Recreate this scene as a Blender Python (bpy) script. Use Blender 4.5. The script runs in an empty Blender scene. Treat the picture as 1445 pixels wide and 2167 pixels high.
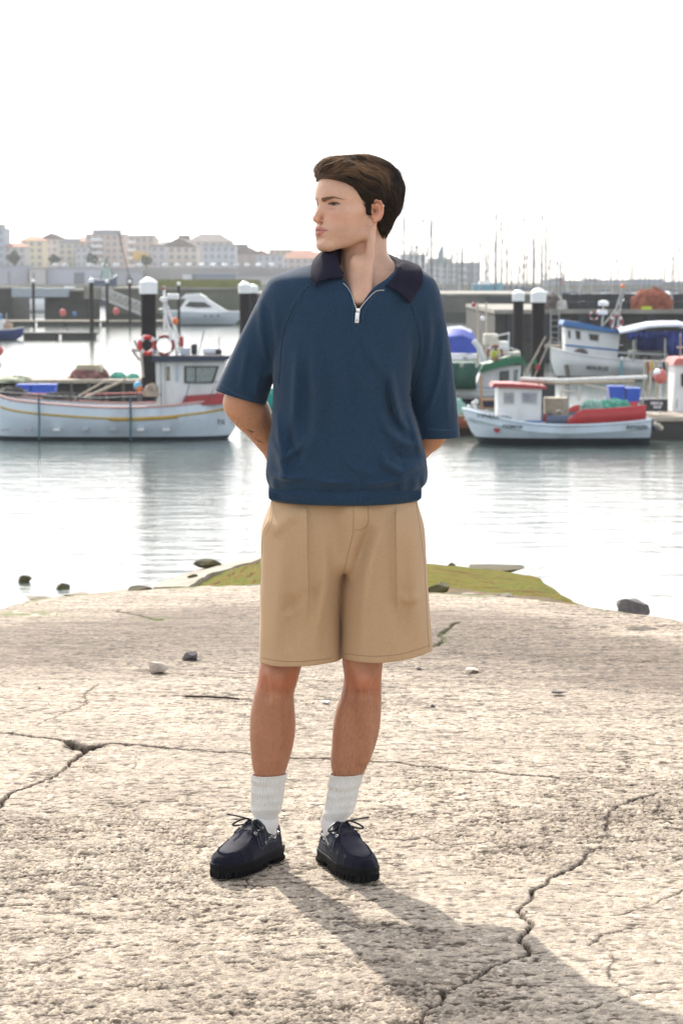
import bpy, bmesh, math, random, os
import numpy as np
from mathutils import Vector, Matrix
from mathutils.bvhtree import BVHTree

random.seed(7)
RNG = np.random.default_rng(7)
SC = bpy.context.scene
COL = SC.collection
rad = math.radians

# ------------------------------------------------------------------ camera, world, sun, exposure
CAM_H, PITCH, LENS = 1.54, rad(5.5), 85.0
FPX = LENS / 24.0 * 1445.0
cam = bpy.data.cameras.new('camera')
cam.lens = LENS; cam.sensor_fit = 'HORIZONTAL'; cam.sensor_width = 24.0
cam.clip_start = 0.1; cam.clip_end = 9000.0
cam.dof.use_dof = True; cam.dof.focus_distance = 6.22; cam.dof.aperture_fstop = 10.5
camo = bpy.data.objects.new('camera', cam); COL.objects.link(camo)
camo.location = (0, 0, CAM_H); camo.rotation_euler = (math.pi/2 - PITCH, 0, 0)
SC.camera = camo

SUN_EL, SUN_AZ = 37.0, 16.5            # the sun stands ahead of the camera, to its left
world = bpy.data.worlds.new('World'); SC.world = world
world.use_nodes = True
_nt = world.node_tree
_sky = _nt.nodes.new('ShaderNodeTexSky'); _sky.sky_type = 'NISHITA'; _sky.sun_disc = False
_sky.sun_elevation = rad(SUN_EL); _sky.sun_rotation = rad(-SUN_AZ)
_sky.dust_density = 3.0; _sky.air_density = 1.0; _sky.ozone_density = 1.0
_hs = _nt.nodes.new('ShaderNodeHueSaturation'); _hs.inputs['Saturation'].default_value = 0.32   # thin cloud takes the colour out of the sky
_nt.links.new(_sky.outputs[0], _hs.inputs['Color'])
_cap = _nt.nodes.new('ShaderNodeMix'); _cap.data_type = 'RGBA'; _cap.blend_type = 'DARKEN'; _cap.inputs['Factor'].default_value = 1.0   # thin high cloud spreads the glow round the sun
_cap.inputs[7].default_value = (7.6, 7.4, 7.2, 1)
_nt.links.new(_hs.outputs[0], _cap.inputs[6]); _nt.links.new(_cap.outputs[2], _nt.nodes['Background'].inputs[0])
_nt.nodes['Background'].inputs[1].default_value = 0.15
_sl = bpy.data.lights.new('sun', 'SUN'); _sl.energy = 2.25; _sl.angle = rad(0.7); _sl.color = (1.0, 0.93, 0.83)
suno = bpy.data.objects.new('sun', _sl); COL.objects.link(suno)
_sd = Vector((-math.sin(rad(SUN_AZ))*math.cos(rad(SUN_EL)), math.cos(rad(SUN_AZ))*math.cos(rad(SUN_EL)), math.sin(rad(SUN_EL))))
suno.rotation_euler = _sd.to_track_quat('Z', 'Y').to_euler()
suno.location = _sd * 50
SC.view_settings.view_transform = 'Standard'; SC.view_settings.look = 'None'
SC.view_settings.exposure = 1.5; SC.view_settings.gamma = 1.0
SC.render.engine = 'CYCLES'
SC.cycles.max_bounces = 8; SC.cycles.volume_bounces = 1
SC.cycles.use_denoising = True

def P(px, py, Y):
    """world point at depth Y that the photograph shows at pixel (px, py): used once, to survey the place"""
    a = (px-722.5)/FPX; b = (1083.5-py)/FPX
    c, s = math.cos(PITCH), math.sin(PITCH)
    t = Y/(c+b*s)
    return Vector((a*t, Y, CAM_H + t*(-s+b*c)))
def PZ(px, py, z):
    a = (px-722.5)/FPX; b = (1083.5-py)/FPX
    c, s = math.cos(PITCH), math.sin(PITCH)
    t = (z-CAM_H)/(-s+b*c)
    return Vector((a*t, t*(c+b*s), z))

ORD = ['first', 'second', 'third', 'fourth', 'fifth', 'sixth', 'seventh', 'eighth', 'ninth', 'tenth', 'eleventh', 'twelfth', 'thirteenth', 'fourteenth', 'fifteenth', 'sixteenth', 'seventeenth', 'eighteenth', 'nineteenth']
def ordn(i): t = (i+1)//10; return ORD[i] if i < 19 else (['', '', 'twentieth', 'thirtieth', 'fortieth', 'fiftieth', 'sixtieth'][t] if (i+1) % 10 == 0 else ['', '', 'twenty-', 'thirty-', 'forty-', 'fifty-', 'sixty-'][t]+ORD[(i+1) % 10-1])
# ------------------------------------------------------------------ linking and tagging
def link(o, parent=None):
    COL.objects.link(o)
    if parent is not None: o.parent = parent
    return o
def tag(o, label=None, cat=None, group=None, kind=None):
    if label: o['label'] = label
    if cat: o['category'] = cat
    if group: o['group'] = group
    if kind: o['kind'] = kind
    return o
def empty(name, loc=(0, 0, 0), rz=0.0, label=None, cat=None, group=None, parent=None):
    o = bpy.data.objects.new(name, None); o.empty_display_size = 0.1
    link(o, parent); o.location = loc; o.rotation_euler = (0, 0, rz)
    return tag(o, label, cat, group)
def mesh_np(name, V, F, mat=None, parent=None, smooth=True):
    """V (n,3) array, F (m,3|4) array or list of lists"""
    me = bpy.data.meshes.new(name)
    if isinstance(F, np.ndarray):
        n, k = F.shape
        me.vertices.add(len(V)); me.vertices.foreach_set('co', np.asarray(V, np.float32).ravel())
        me.loops.add(n*k); me.loops.foreach_set('vertex_index', F.astype(np.int32).ravel())
        me.polygons.add(n); me.polygons.foreach_set('loop_start', (np.arange(n)*k).astype(np.int32))
        try: me.polygons.foreach_set('loop_total', np.full(n, k, np.int32))
        except Exception: pass
        me.update(calc_edges=True); me.validate()
    else:
        me.from_pydata([tuple(v) for v in V], [], F)
    if smooth: me.shade_smooth()
    o = bpy.data.objects.new(name, me)
    if mat is not None: me.materials.append(mat)
    return link(o, parent)
def vcol(o, cols, name='Col'):
    a = o.data.color_attributes.new(name, 'FLOAT_COLOR', 'POINT')
    c = np.ones((len(cols), 4), np.float32); c[:, :3] = cols
    a.data.foreach_set('color', c.ravel())

class MB:
    """collects simple solids and links them as one mesh object"""
    def __init__(s): s.bm = bmesh.new()
    def box(s, cx, cy, cz, sx, sy, sz, rz=0.0, rx=0.0, ry=0.0, bev=0.0):
        M = Matrix.Translation((cx, cy, cz)) @ Matrix.Rotation(rz, 4, 'Z') @ Matrix.Rotation(ry, 4, 'Y') @ Matrix.Rotation(rx, 4, 'X') @ Matrix.Diagonal((sx, sy, sz, 1))
        r = bmesh.ops.create_cube(s.bm, size=1.0, matrix=M)
        if bev > 0:
            es = set()
            for v in r['verts']:
                for e in v.link_edges: es.add(e)
            bmesh.ops.bevel(s.bm, geom=list(es), offset=bev, segments=2, affect='EDGES', profile=0.6)
        return s
    def tube(s, pts, r, n=8, caps=True):
        pts = [Vector(p) for p in pts]; m = len(pts)
        rs = r if isinstance(r, (list, tuple)) else [r]*m
        rings = []; up = None
        for i, p in enumerate(pts):
            t = (pts[min(i+1, m-1)]-pts[max(i-1, 0)])
            if t.length < 1e-9: t = Vector((0, 0, 1))
            t.normalize()
            if up is None:
                up = Vector((0, 0, 1)) if abs(t.z) < 0.9 else Vector((1, 0, 0))
            a = t.cross(up)
            if a.length < 1e-6: a = t.orthogonal()
            a.normalize(); b = a.cross(t).normalized(); up = b
            rings.append([s.bm.verts.new(p + (a*math.cos(2*math.pi*k/n) + b*math.sin(2*math.pi*k/n))*rs[i]) for k in range(n)])
        for i in range(m-1):
            for k in range(n):
                s.bm.faces.new((rings[i][k], rings[i][(k+1) % n], rings[i+1][(k+1) % n], rings[i+1][k]))
        if caps:
            s.bm.faces.new(rings[0][::-1]); s.bm.faces.new(rings[-1])
        return s
    def lathe(s, prof, c=(0, 0, 0), n=16):
        """prof [(r,z)...] round a vertical axis at c"""
        rings = []
        for r, z in prof:
            if r < 1e-5: rings.append([s.bm.verts.new((c[0], c[1], c[2]+z))])
            else: rings.append([s.bm.verts.new((c[0]+r*math.cos(2*math.pi*k/n), c[1]+r*math.sin(2*math.pi*k/n), c[2]+z)) for k in range(n)])
        for A, B in zip(rings[:-1], rings[1:]):
            for k in range(n):
                a0, a1 = A[k % len(A)], A[(k+1) % len(A)]; b0, b1 = B[k % len(B)], B[(k+1) % len(B)]
                q = [a0, a1, b1, b0]; u = []
                for v in q:
                    if v not in u: u.append(v)
                if len(u) > 2:
                    try: s.bm.faces.new(u)
                    except ValueError: pass
        if len(rings[0]) > 1: s.bm.faces.new(rings[0][::-1])
        if len(rings[-1]) > 1: s.bm.faces.new(rings[-1])
        return s
    def ball(s, c, rx, ry=None, rz=None, u=16, v=10):
        ry = ry or rx; rz = rz or rx
        bmesh.ops.create_uvsphere(s.bm, u_segments=u, v_segments=v, radius=1.0, matrix=Matrix.Translation(c) @ Matrix.Diagonal((rx, ry, rz, 1)))
        return s
    def torus(s, c, R, r, axis='Y', n=24, m=8):
        vs = []
        for i in range(n):
            t = 2*math.pi*i/n; row = []
            for j in range(m):
                p = 2*math.pi*j/m; q = R+r*math.cos(p)
                x, y, z = q*math.cos(t), q*math.sin(t), r*math.sin(p)
                if axis == 'Y': x, y, z = x, z, y
                elif axis == 'X': x, y, z = z, x, y
                row.append(s.bm.verts.new((c[0]+x, c[1]+y, c[2]+z)))
            vs.append(row)
        for i in range(n):
            for j in range(m):
                s.bm.faces.new((vs[i][j], vs[(i+1) % n][j], vs[(i+1) % n][(j+1) % m], vs[i][(j+1) % m]))
        return s
    def prism(s, poly, y0, y1):
        """poly [(x,z)...] extruded from depth y0 to y1"""
        a = [s.bm.verts.new((x, y0, z)) for x, z in poly]; b = [s.bm.verts.new((x, y1, z)) for x, z in poly]
        n = len(poly)
        s.bm.faces.new(a); s.bm.faces.new(b[::-1])
        for i in range(n): s.bm.faces.new((a[i], b[i], b[(i+1) % n], a[(i+1) % n]))
        return s
    def quad(s, *ps):
        s.bm.faces.new([s.bm.verts.new(p) for p in ps]); return s
    def grid(s, rows, close=False):
        vs = [[s.bm.verts.new(p) for p in r] for r in rows]
        for A, B in zip(vs[:-1], vs[1:]):
            n = len(A)
            for k in range(n if close else n-1):
                s.bm.faces.new((A[k], A[(k+1) % n], B[(k+1) % n], B[k]))
        return s
    def build(s, name, mat, parent=None, smooth=False, label=None):
        bmesh.ops.recalc_face_normals(s.bm, faces=s.bm.faces)
        me = bpy.data.meshes.new(name); s.bm.to_mesh(me); s.bm.free()
        me.materials.append(mat)
        if smooth:
            me.shade_smooth()
            try: me.set_sharp_from_angle(angle=rad(38))
            except Exception: pass
        o = bpy.data.objects.new(name, me)
        if label: o['label'] = label
        return link(o, parent)

# ------------------------------------------------------------------ materials
def nd(nt, typ, **kw):
    n = nt.nodes.new(typ)
    for k, v in kw.items():
        if k.startswith('i_'):
            key = k[2:]; key = int(key) if key.isdigit() else key.replace('_', ' ')
            n.inputs[key].default_value = v
        else: setattr(n, k, v)
    return n
def hexc(h):
    v = [int(h[i:i+2], 16)/255 for i in (0, 2, 4)]
    return tuple((c/12.92 if c <= 0.04045 else ((c+0.055)/1.055)**2.4) for c in v)
MATS = {}
def M(name, col, rough=0.6, col2=None, ns=8.0, bump=0.0, bs=60.0, metal=0.0, sheen=0.0, sss=0.0, spec=0.5, attr=None, coat=0.0, detail=5.0, dirt=0.0, emit=None):
    """principled material: base colour broken up by noise, with noise bump"""
    if name in MATS: return MATS[name]
    m = bpy.data.materials.new(name); m.use_nodes = True; nt = m.node_tree
    b = nt.nodes['Principled BSDF']
    b.inputs['Roughness'].default_value = rough; b.inputs['Metallic'].default_value = metal
    b.inputs['Specular IOR Level'].default_value = spec
    if sheen: b.inputs['Sheen Weight'].default_value = sheen; b.inputs['Sheen Roughness'].default_value = 0.4
    if coat: b.inputs['Coat Weight'].default_value = coat; b.inputs['Coat Roughness'].default_value = 0.15
    if sss:
        b.inputs['Subsurface Weight'].default_value = sss; b.inputs['Subsurface Scale'].default_value = 0.006
        b.inputs['Subsurface Radius'].default_value = (1.0, 0.35, 0.2)
    tc = nd(nt, 'ShaderNodeTexCoord')
    no = nd(nt, 'ShaderNodeTexNoise', i_Scale=ns, i_Detail=detail, i_Roughness=0.6)
    nt.links.new(tc.outputs['Object'], no.inputs['Vector'])
    mx = nd(nt, 'ShaderNodeMix', data_type='RGBA')
    c2 = col2 if col2 else tuple(c*0.8 for c in col)
    rp = nd(nt, 'ShaderNodeMapRange', i_1=0.35, i_2=0.65)
    nt.links.new(no.outputs['Fac'], rp.inputs[0]); nt.links.new(rp.outputs[0], mx.inputs['Factor'])
    mx.inputs[6].default_value = (*col, 1); mx.inputs[7].default_value = (*c2, 1)
    out = mx.outputs[2]
    if attr:
        at = nd(nt, 'ShaderNodeAttribute', attribute_name=attr)
        mm = nd(nt, 'ShaderNodeMix', data_type='RGBA', blend_type='MULTIPLY'); mm.inputs['Factor'].default_value = 1.0
        nt.links.new(at.outputs['Color'], mm.inputs[6]); nt.links.new(out, mm.inputs[7]); out = mm.outputs[2]
    if dirt:
        n2 = nd(nt, 'ShaderNodeTexNoise', i_Scale=ns*0.35, i_Detail=8.0, i_Roughness=0.7)
        mp = nd(nt, 'ShaderNodeMapping'); mp.inputs['Scale'].default_value = (1, 1, 0.35)
        nt.links.new(tc.outputs['Object'], mp.inputs[0]); nt.links.new(mp.outputs[0], n2.inputs['Vector'])
        r2 = nd(nt, 'ShaderNodeMapRange', i_1=0.52, i_2=0.72, i_3=0.0, i_4=dirt)
        nt.links.new(n2.outputs['Fac'], r2.inputs[0])
        m2 = nd(nt, 'ShaderNodeMix', data_type='RGBA'); m2.inputs[7].default_value = (0.12, 0.085, 0.055, 1)
        nt.links.new(r2.outputs[0], m2.inputs['Factor']); nt.links.new(out, m2.inputs[6]); out = m2.outputs[2]
    nt.links.new(out, b.inputs['Base Color'])
    if bump:
        bn = nd(nt, 'ShaderNodeTexNoise', i_Scale=bs, i_Detail=4.0)
        nt.links.new(tc.outputs['Object'], bn.inputs['Vector'])
        bp = nd(nt, 'ShaderNodeBump', i_Strength=min(1.0, bump), i_Distance=0.01)
        nt.links.new(bn.outputs['Fac'], bp.inputs['Height']); nt.links.new(bp.outputs[0], b.inputs['Normal'])
    MATS[name] = m
    return m

# ------------------------------------------------------------------ numpy noise
def _h(ix, iy, iz, seed):
    n = (ix*374761393 + iy*668265263 + iz*2147483647 + seed*144665) & 0xffffffff
    n = ((n ^ (n >> 13))*1274126177) & 0xffffffff
    return ((n ^ (n >> 16)) & 0xffff)/65535.0
def vnoise(x, y, z=None, seed=0):
    if z is None: z = np.zeros_like(x)
    x, y, z = np.broadcast_arrays(x, y, z)
    ix, iy, iz = [np.floor(a).astype(np.int64) for a in (x, y, z)]
    fx, fy, fz = x-ix, y-iy, z-iz
    fx, fy, fz = [f*f*(3-2*f) for f in (fx, fy, fz)]
    r = 0
    for dx in (0, 1):
        for dy in (0, 1):
            for dz in (0, 1):
                w = (fx if dx else 1-fx)*(fy if dy else 1-fy)*(fz if dz else 1-fz)
                r = r + w*_h(ix+dx, iy+dy, iz+dz, seed)
    return r
def fbm(x, y, z=None, o=4, seed=0):
    r = 0; a = 0.5; s = 0
    for i in range(o):
        k = 2.03**i
        r = r + a*vnoise(x*k+i*7.3, y*k+i*3.1, None if z is None else z*k, seed+i); s += a; a *= 0.5
    return r/s

# ------------------------------------------------------------------ signed distance solids
def smin(a, b, k):
    h = np.maximum(k-np.abs(a-b), 0)/k
    return np.minimum(a, b)-h*h*k*0.25
def smax(a, b, k): return -smin(-a, -b, k)
def d_ell(p, c, r):
    x, y, z = (p[0]-c[0]), (p[1]-c[1]), (p[2]-c[2])
    k0 = np.sqrt((x/r[0])**2+(y/r[1])**2+(z/r[2])**2)
    k1 = np.sqrt((x/r[0]**2)**2+(y/r[1]**2)**2+(z/r[2]**2)**2)
    return k0*(k0-1)/np.maximum(k1, 1e-6)
def d_cap(p, a, b, ra, rb=None):
    rb = ra if rb is None else rb
    bx, by, bz = b[0]-a[0], b[1]-a[1], b[2]-a[2]
    l2 = bx*bx+by*by+bz*bz+1e-12
    x, y, z = p[0]-a[0], p[1]-a[1], p[2]-a[2]
    t = np.clip((x*bx+y*by+z*bz)/l2, 0, 1)
    return np.sqrt((x-t*bx)**2+(y-t*by)**2+(z-t*bz)**2)-(ra+(rb-ra)*t)
def d_chain(p, pts, rs, k=0.01):
    d = None
    for i in range(len(pts)-1):
        e = d_cap(p, pts[i], pts[i+1], rs[i], rs[i+1])
        d = e if d is None else smin(d, e, k)
    return d
def d_col(p, zk, cx, hx, cy, hy, n=2.0):
    """column whose cross-section (centre, half widths) follows height"""
    x, y, z = p
    o = np.argsort(zk); zk = np.asarray(zk, float)[o]
    def I(v):
        if np.isscalar(v): return v
        return csp(z, zk, np.asarray(v, float)[o])
    cx, hx, cy, hy = I(cx), I(hx), I(cy), I(hy)
    u = np.abs((x-cx)/hx); v = np.abs((y-cy)/hy)
    k = (u**n+v**n)**(1.0/n)
    d = (k-1)*np.minimum(hx, hy)
    return smax(d, np.maximum(z-zk[-1], zk[0]-z), 0.02)
def csp(z, zk, v):
    """monotone-ish cubic through knots"""
    z = np.clip(z, zk[0], zk[-1])
    i = np.clip(np.searchsorted(zk, z)-1, 0, len(zk)-2)
    m = np.gradient(v, zk)
    h = zk[i+1]-zk[i]; t = (z-zk[i])/h
    t2, t3 = t*t, t*t*t
    return (2*t3-3*t2+1)*v[i]+(t3-2*t2+t)*h*m[i]+(-2*t3+3*t2)*v[i+1]+(t3-t2)*h*m[i+1]

def surface_nets(D, xs, ys, zs):
    """mesh of D=0 on a rectilinear grid -> V, F(quads)"""
    nx, ny, nz = D.shape
    S = D < 0
    c = np.zeros((nx-1, ny-1, nz-1), np.int8)
    for dx in (0, 1):
        for dy in (0, 1):
            for dz in (0, 1):
                c += S[dx:nx-1+dx, dy:ny-1+dy, dz:nz-1+dz]
    act = (c > 0) & (c < 8)
    ai, aj, ak = np.nonzero(act)
    idx = np.full(act.shape, -1, np.int64); idx[ai, aj, ak] = np.arange(len(ai))
    corners = {}
    for dx in (0, 1):
        for dy in (0, 1):
            for dz in (0, 1):
                corners[(dx, dy, dz)] = D[ai+dx, aj+dy, ak+dz]
    acc = np.zeros((len(ai), 3)); cnt = np.zeros(len(ai))
    keys = list(corners)
    for a in keys:
        for ax in range(3):
            if a[ax] == 0:
                b = list(a); b[ax] = 1; b = tuple(b)
                da, db = corners[a], corners[b]
                m = (da < 0) != (db < 0)
                t = np.where(m, da/np.where(m, da-db, 1), 0)
                pt = [np.full(len(ai), a[q], float) for q in range(3)]
                pt[ax] = t
                for q in range(3): acc[:, q] += np.where(m, pt[q], 0)
                cnt += m
    acc /= np.maximum(cnt, 1)[:, None]
    xs, ys, zs = map(np.asarray, (xs, ys, zs))
    V = np.stack([xs[ai]+acc[:, 0]*(xs[ai+1]-xs[ai]), ys[aj]+acc[:, 1]*(ys[aj+1]-ys[aj]), zs[ak]+acc[:, 2]*(zs[ak+1]-zs[ak])], 1)
    Fs = []
    # x edges
    def q(i, j, k): return idx[i, j, k]
    e = S[:-1, 1:-1, 1:-1] != S[1:, 1:-1, 1:-1]; i, j, k = np.nonzero(e); j += 1; k += 1
    f = np.stack([q(i, j-1, k-1), q(i, j, k-1), q(i, j, k), q(i, j-1, k)], 1); s = S[i, j, k]; f[~s] = f[~s][:, ::-1]; Fs.append(f)
    e = S[1:-1, :-1, 1:-1] != S[1:-1, 1:, 1:-1]; i, j, k = np.nonzero(e); i += 1; k += 1
    f = np.stack([q(i-1, j, k-1), q(i-1, j, k), q(i, j, k), q(i, j, k-1)], 1); s = S[i, j, k]; f[~s] = f[~s][:, ::-1]; Fs.append(f)
    e = S[1:-1, 1:-1, :-1] != S[1:-1, 1:-1, 1:]; i, j, k = np.nonzero(e); i += 1; j += 1
    f = np.stack([q(i-1, j-1, k), q(i, j-1, k), q(i, j, k), q(i-1, j, k)], 1); s = S[i, j, k]; f[~s] = f[~s][:, ::-1]; Fs.append(f)
    F = np.concatenate(Fs)
    F = F[(F >= 0).all(1)]
    return V, F
def relax(V, F, it=1, lam=0.5):
    n = len(V)
    E = np.concatenate([F[:, [0, 1]], F[:, [1, 2]], F[:, [2, 3]], F[:, [3, 0]]])
    a = np.concatenate([E[:, 0], E[:, 1]]); b = np.concatenate([E[:, 1], E[:, 0]])
    cnt = np.bincount(a, minlength=n)
    for _ in range(it):
        m = np.stack([np.bincount(a, weights=V[b, q], minlength=n) for q in range(3)], 1)/np.maximum(cnt, 1)[:, None]
        V = V+lam*(m-V)
    return V
def lines(*seg):
    """lines(a, b, step, c, step2, ...) piecewise spaced grid lines"""
    out = [seg[0]]
    i = 1; a = seg[0]
    while i < len(seg):
        b, st = seg[i], seg[i+1]
        n = max(1, int(round((b-a)/st)))
        out += list(a+(b-a)*np.arange(1, n+1)/n); a = b; i += 2
    return np.array(out)
def grid3(xs, ys, zs): return xs[:, None, None], ys[None, :, None], zs[None, None, :]
def bvh_of(o):
    me = o.data
    return BVHTree.FromPolygons([v.co.copy() for v in me.vertices], [tuple(p.vertices) for p in me.polygons])
def polyline(pts, step):
    """Catmull-Rom through 2D/3D points, resampled"""
    pts = [np.array(p, float) for p in pts]; out = []
    for i in range(len(pts)-1):
        p0 = pts[max(i-1, 0)]; p1 = pts[i]; p2 = pts[i+1]; p3 = pts[min(i+2, len(pts)-1)]
        n = max(1, int(np.linalg.norm(p2-p1)/step))
        for k in range(n):
            t = k/n
            out.append(0.5*((2*p1)+(-p0+p2)*t+(2*p0-5*p1+4*p2-p3)*t*t+(-p0+3*p1-3*p2+p3)*t**3))
    out.append(pts[-1]); return out
# ================================================================== the setting: concrete apron, sea bed, water
WZ = CAM_H-4.4                               # water level
def edge_y(x):
    """how far the flat concrete reaches before it breaks off, as a function of x"""
    pts = [(-6, 9.8), (-3.2, 10.6), (-1.66, 11.0), (-1.5, 11.5), (-1.3, 11.75), (-0.9, 11.95), (-0.55, 12.1), (0, 12.0), (0.6, 11.75), (0.95, 11.55), (1.15, 11.35), (1.4, 11.05), (1.6, 10.75), (2.4, 10.2), (6, 9.0)]
    return np.interp(x, [p[0] for p in pts], [p[1] for p in pts])+0.10*(vnoise(x*4, x*0+2, None, 3)-0.5)+0.05*(vnoise(x*15, x*0+2, None, 4)-0.5)
def gp(px, py): v = PZ(px, py, 0.0); return (v.x, v.y)
CRACKS = [  # width, depth, px polyline
 (0.009, 0.022, [(-30, 1545), (0, 1550), (40, 1556), (95, 1562), (140, 1568), (175, 1580), (200, 1578), (240, 1574), (290, 1576), (350, 1582), (420, 1588), (480, 1592), (530, 1597), (600, 1602), (640, 1606), (690, 1607), (760, 1611), (830, 1616), (900, 1622), (960, 1629), (1040, 1634), (1110, 1639), (1180, 1644)]),
 (0.008, 0.024, [(178, 1582), (172, 1596), (150, 1612), (135, 1630), (105, 1645), (75, 1655), (45, 1668), (20, 1680), (0, 1702), (-20, 1725)]),
 (0.030, 0.020, [(150, 1572), (180, 1584), (205, 1578)]),
 (0.006, 0.010, [(1390, 1678), (1330, 1695), (1295, 1715), (1280, 1745), (1283, 1755)]), (0.006, 0.010, [(1275, 1790), (1245, 1805), (1225, 1825), (1180, 1845), (1150, 1870), (1130, 1885)]),
 (0.0055, 0.016, [(1132, 1882), (1120, 1905), (1100, 1915), (1105, 1935), (1122, 1950), (1115, 1968), (1100, 1985), (1118, 2005), (1110, 2020), (1060, 2032), (1020, 2055), (980, 2075), (955, 2090), (930, 2115), (900, 2130), (890, 2150), (880, 2167), (860, 2190)]),
 (0.004, 0.006, [(1245, 1997), (1290, 1975), (1340, 1960)]), (0.004, 0.006, [(960, 1770), (1040, 1765), (1060, 1745)]), (0.004, 0.007, [(900, 1775), (960, 1785), (1050, 1780), (1120, 1790)]),
 (0.006, 0.008, [(300, 1417), (360, 1427), (420, 1430), (540, 1434), (650, 1440), (760, 1448)]), (0.005, 0.006, [(930, 1383), (1000, 1385), (1120, 1390), (1240, 1398), (1445, 1404)]),
 (0.006, 0.008, [(370, 1472), (420, 1474), (505, 1479), (545, 1482)]), (0.012, 0.014, [(918, 1368), (940, 1355), (932, 1345), (950, 1330), (965, 1318)]), (0.010, 0.012, [(240, 1293), (300, 1302), (330, 1312), (345, 1310)]),
 (0.004, 0.005, [(0, 1448), (60, 1456), (120, 1455)]), (0.004, 0.005, [(870, 1433), (900, 1438), (1000, 1442), (1200, 1452), (1445, 1470)]),
 (0.004, 0.006, [(205, 1450), (180, 1468), (178, 1490), (130, 1510), (80, 1532)]), (0.004, 0.005, [(720, 1945), (800, 1960), (850, 1950)]),
 (0.004, 0.006, [(1445, 1880), (1400, 1905), (1340, 1925), (1290, 1930)]), (0.004, 0.005, [(100, 2035), (200, 2005), (290, 1995)]), (0.004, 0.006, [(1220, 2140), (1330, 2110), (1445, 2090)]),
]
gx = lines(-40.0, -8, 2.0, -3.2, 0.3, -1.75, 0.03, -1.3, 0.010, 1.3, 0.0052, 1.75, 0.010, 3.2, 0.03, 8, 0.3, 40.0, 2.0)
gy = lines(-12.0, 2, 1.0, 4.3, 0.05, 4.7, 0.010, 8.2, 0.0065, 12.3, 0.011, 14.0, 0.05, 26, 0.25, 60, 2.0, 600, 60)
GX, GY = np.meshgrid(gx, gy, indexing='ij')
def worley(x, y, s, seed, jit=0.9):
    ix = np.floor(x/s).astype(np.int64); iy = np.floor(y/s).astype(np.int64)
    b1 = np.full(x.shape, 9.0); b2 = b1.copy(); idn = np.zeros(x.shape)
    for dx in (-1, 0, 1):
        for dy in (-1, 0, 1):
            cx = (ix+dx+0.5+jit*(_h(ix+dx, iy+dy, 0*ix, seed)-0.5)); cy = (iy+dy+0.5+jit*(_h(ix+dx, iy+dy, 0*ix, seed+9)-0.5))
            d = np.hypot(x/s-cx, y/s-cy); hid = _h(ix+dx, iy+dy, 0*ix, seed+21)
            m = d < b1
            b2 = np.where(m, b1, np.minimum(b2, d)); idn = np.where(m, hid, idn); b1 = np.where(m, d, b1)
    return b1, b2, idn
near = (np.abs(GX) < 3.4) & (GY > 3.9) & (GY < 14.2)
X, Y = GX[near], GY[near]
wx = X+0.012*(vnoise(X*40, Y*40, None, 11)-0.5); wy = Y+0.012*(vnoise(X*40, Y*40, None, 12)-0.5)
f1, f2, cid = worley(wx, wy, 0.020, 5); g1, g2, cid2 = worley(wx*1.0+3, wy, 0.013, 6)
wear = np.clip(fbm(X*1.3, Y*0.9, None, 4, 15)*3.0-1.1, 0, 1)           # how far the cement has washed out
fade = np.clip((9.2-Y)/2.0, 0.12, 1)
peb = (np.clip((f2-f1)*2.2, 0, 1)-0.6)*(0.0012+0.0026*cid**2)+(np.clip((g2-g1)*2, 0, 1)-0.6)*0.0014
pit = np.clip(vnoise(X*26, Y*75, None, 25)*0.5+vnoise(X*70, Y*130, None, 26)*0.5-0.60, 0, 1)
pit2 = np.clip(vnoise(X*9+4, Y*22, None, 27)-0.72, 0, 1)
H = peb*(0.5+0.8*wear)*fade-pit*0.026*(0.3+0.8*wear)*np.clip(fade+0.1, 0, 1)-pit2*0.010*wear
H -= 0.005*np.clip(1-(f2-f1)/0.25, 0, 1)*np.clip(vnoise(X*13, Y*16, None, 90)*1.8+wear*1.3-1.45, 0, 1)*np.clip(fade+0.2, 0, 1)
H += 0.010*(fbm(X*2.2, Y*2.2, None, 3, 33)-0.5)+0.035*(fbm(X*0.5, Y*0.5, None, 3, 34)-0.5)
crk = np.zeros_like(X)
for wdt, dep, line in CRACKS:
    q = polyline([gp(*a) for a in line], 0.02); q = np.array(q)
    jx = 0.016*(vnoise(q[:, 0]*30, q[:, 1]*30, None, 8)-0.5)*2+0.009*(vnoise(q[:, 0]*90, q[:, 1]*90, None, 7)-0.5)*2
    q[:, 1] += jx*1.2; q[:, 0] += 0.008*(vnoise(q[:, 0]*33, q[:, 1]*33, None, 18)-0.5)*2
    bb = (X > q[:, 0].min()-0.06) & (X < q[:, 0].max()+0.06) & (Y > q[:, 1].min()-0.06) & (Y < q[:, 1].max()+0.06)
    xb, yb = X[bb], Y[bb]; best = np.full(xb.shape, 9.0); al = np.zeros(xb.shape)
    for i in range(len(q)-1):
        (ax, ay), (bx_, by_) = q[i], q[i+1]; dx, dy = bx_-ax, by_-ay; l = dx*dx+dy*dy+1e-9
        m = (np.abs(xb-ax) < 0.07) & (np.abs(yb-ay) < 0.07)
        if not m.any(): continue
        t = np.clip(((xb[m]-ax)*dx+(yb[m]-ay)*dy)/l, 0, 1); d = np.hypot(xb[m]-ax-t*dx, yb[m]-ay-t*dy)
        best[m] = np.minimum(best[m], d)
    wv = wdt*(0.15+0.8*vnoise(xb*9, yb*9, None, 61)+0.7*vnoise(xb*55, yb*55, None, 62))
    depth = np.clip(1.25-best/np.maximum(wv, 1e-3), 0, 1)
    crk[bb] = np.maximum(crk[bb], depth)
    H[bb] -= depth*dep
base = np.zeros_like(GX)
ey = edge_y(GX)
over = GY-ey
slope = np.where(over > 0, -(0.10*np.clip(over/0.06, 0, 1))-np.clip(over-0.05, 0, None)*0.62, 0)
Zg = np.maximum(slope, WZ-1.5)
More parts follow.
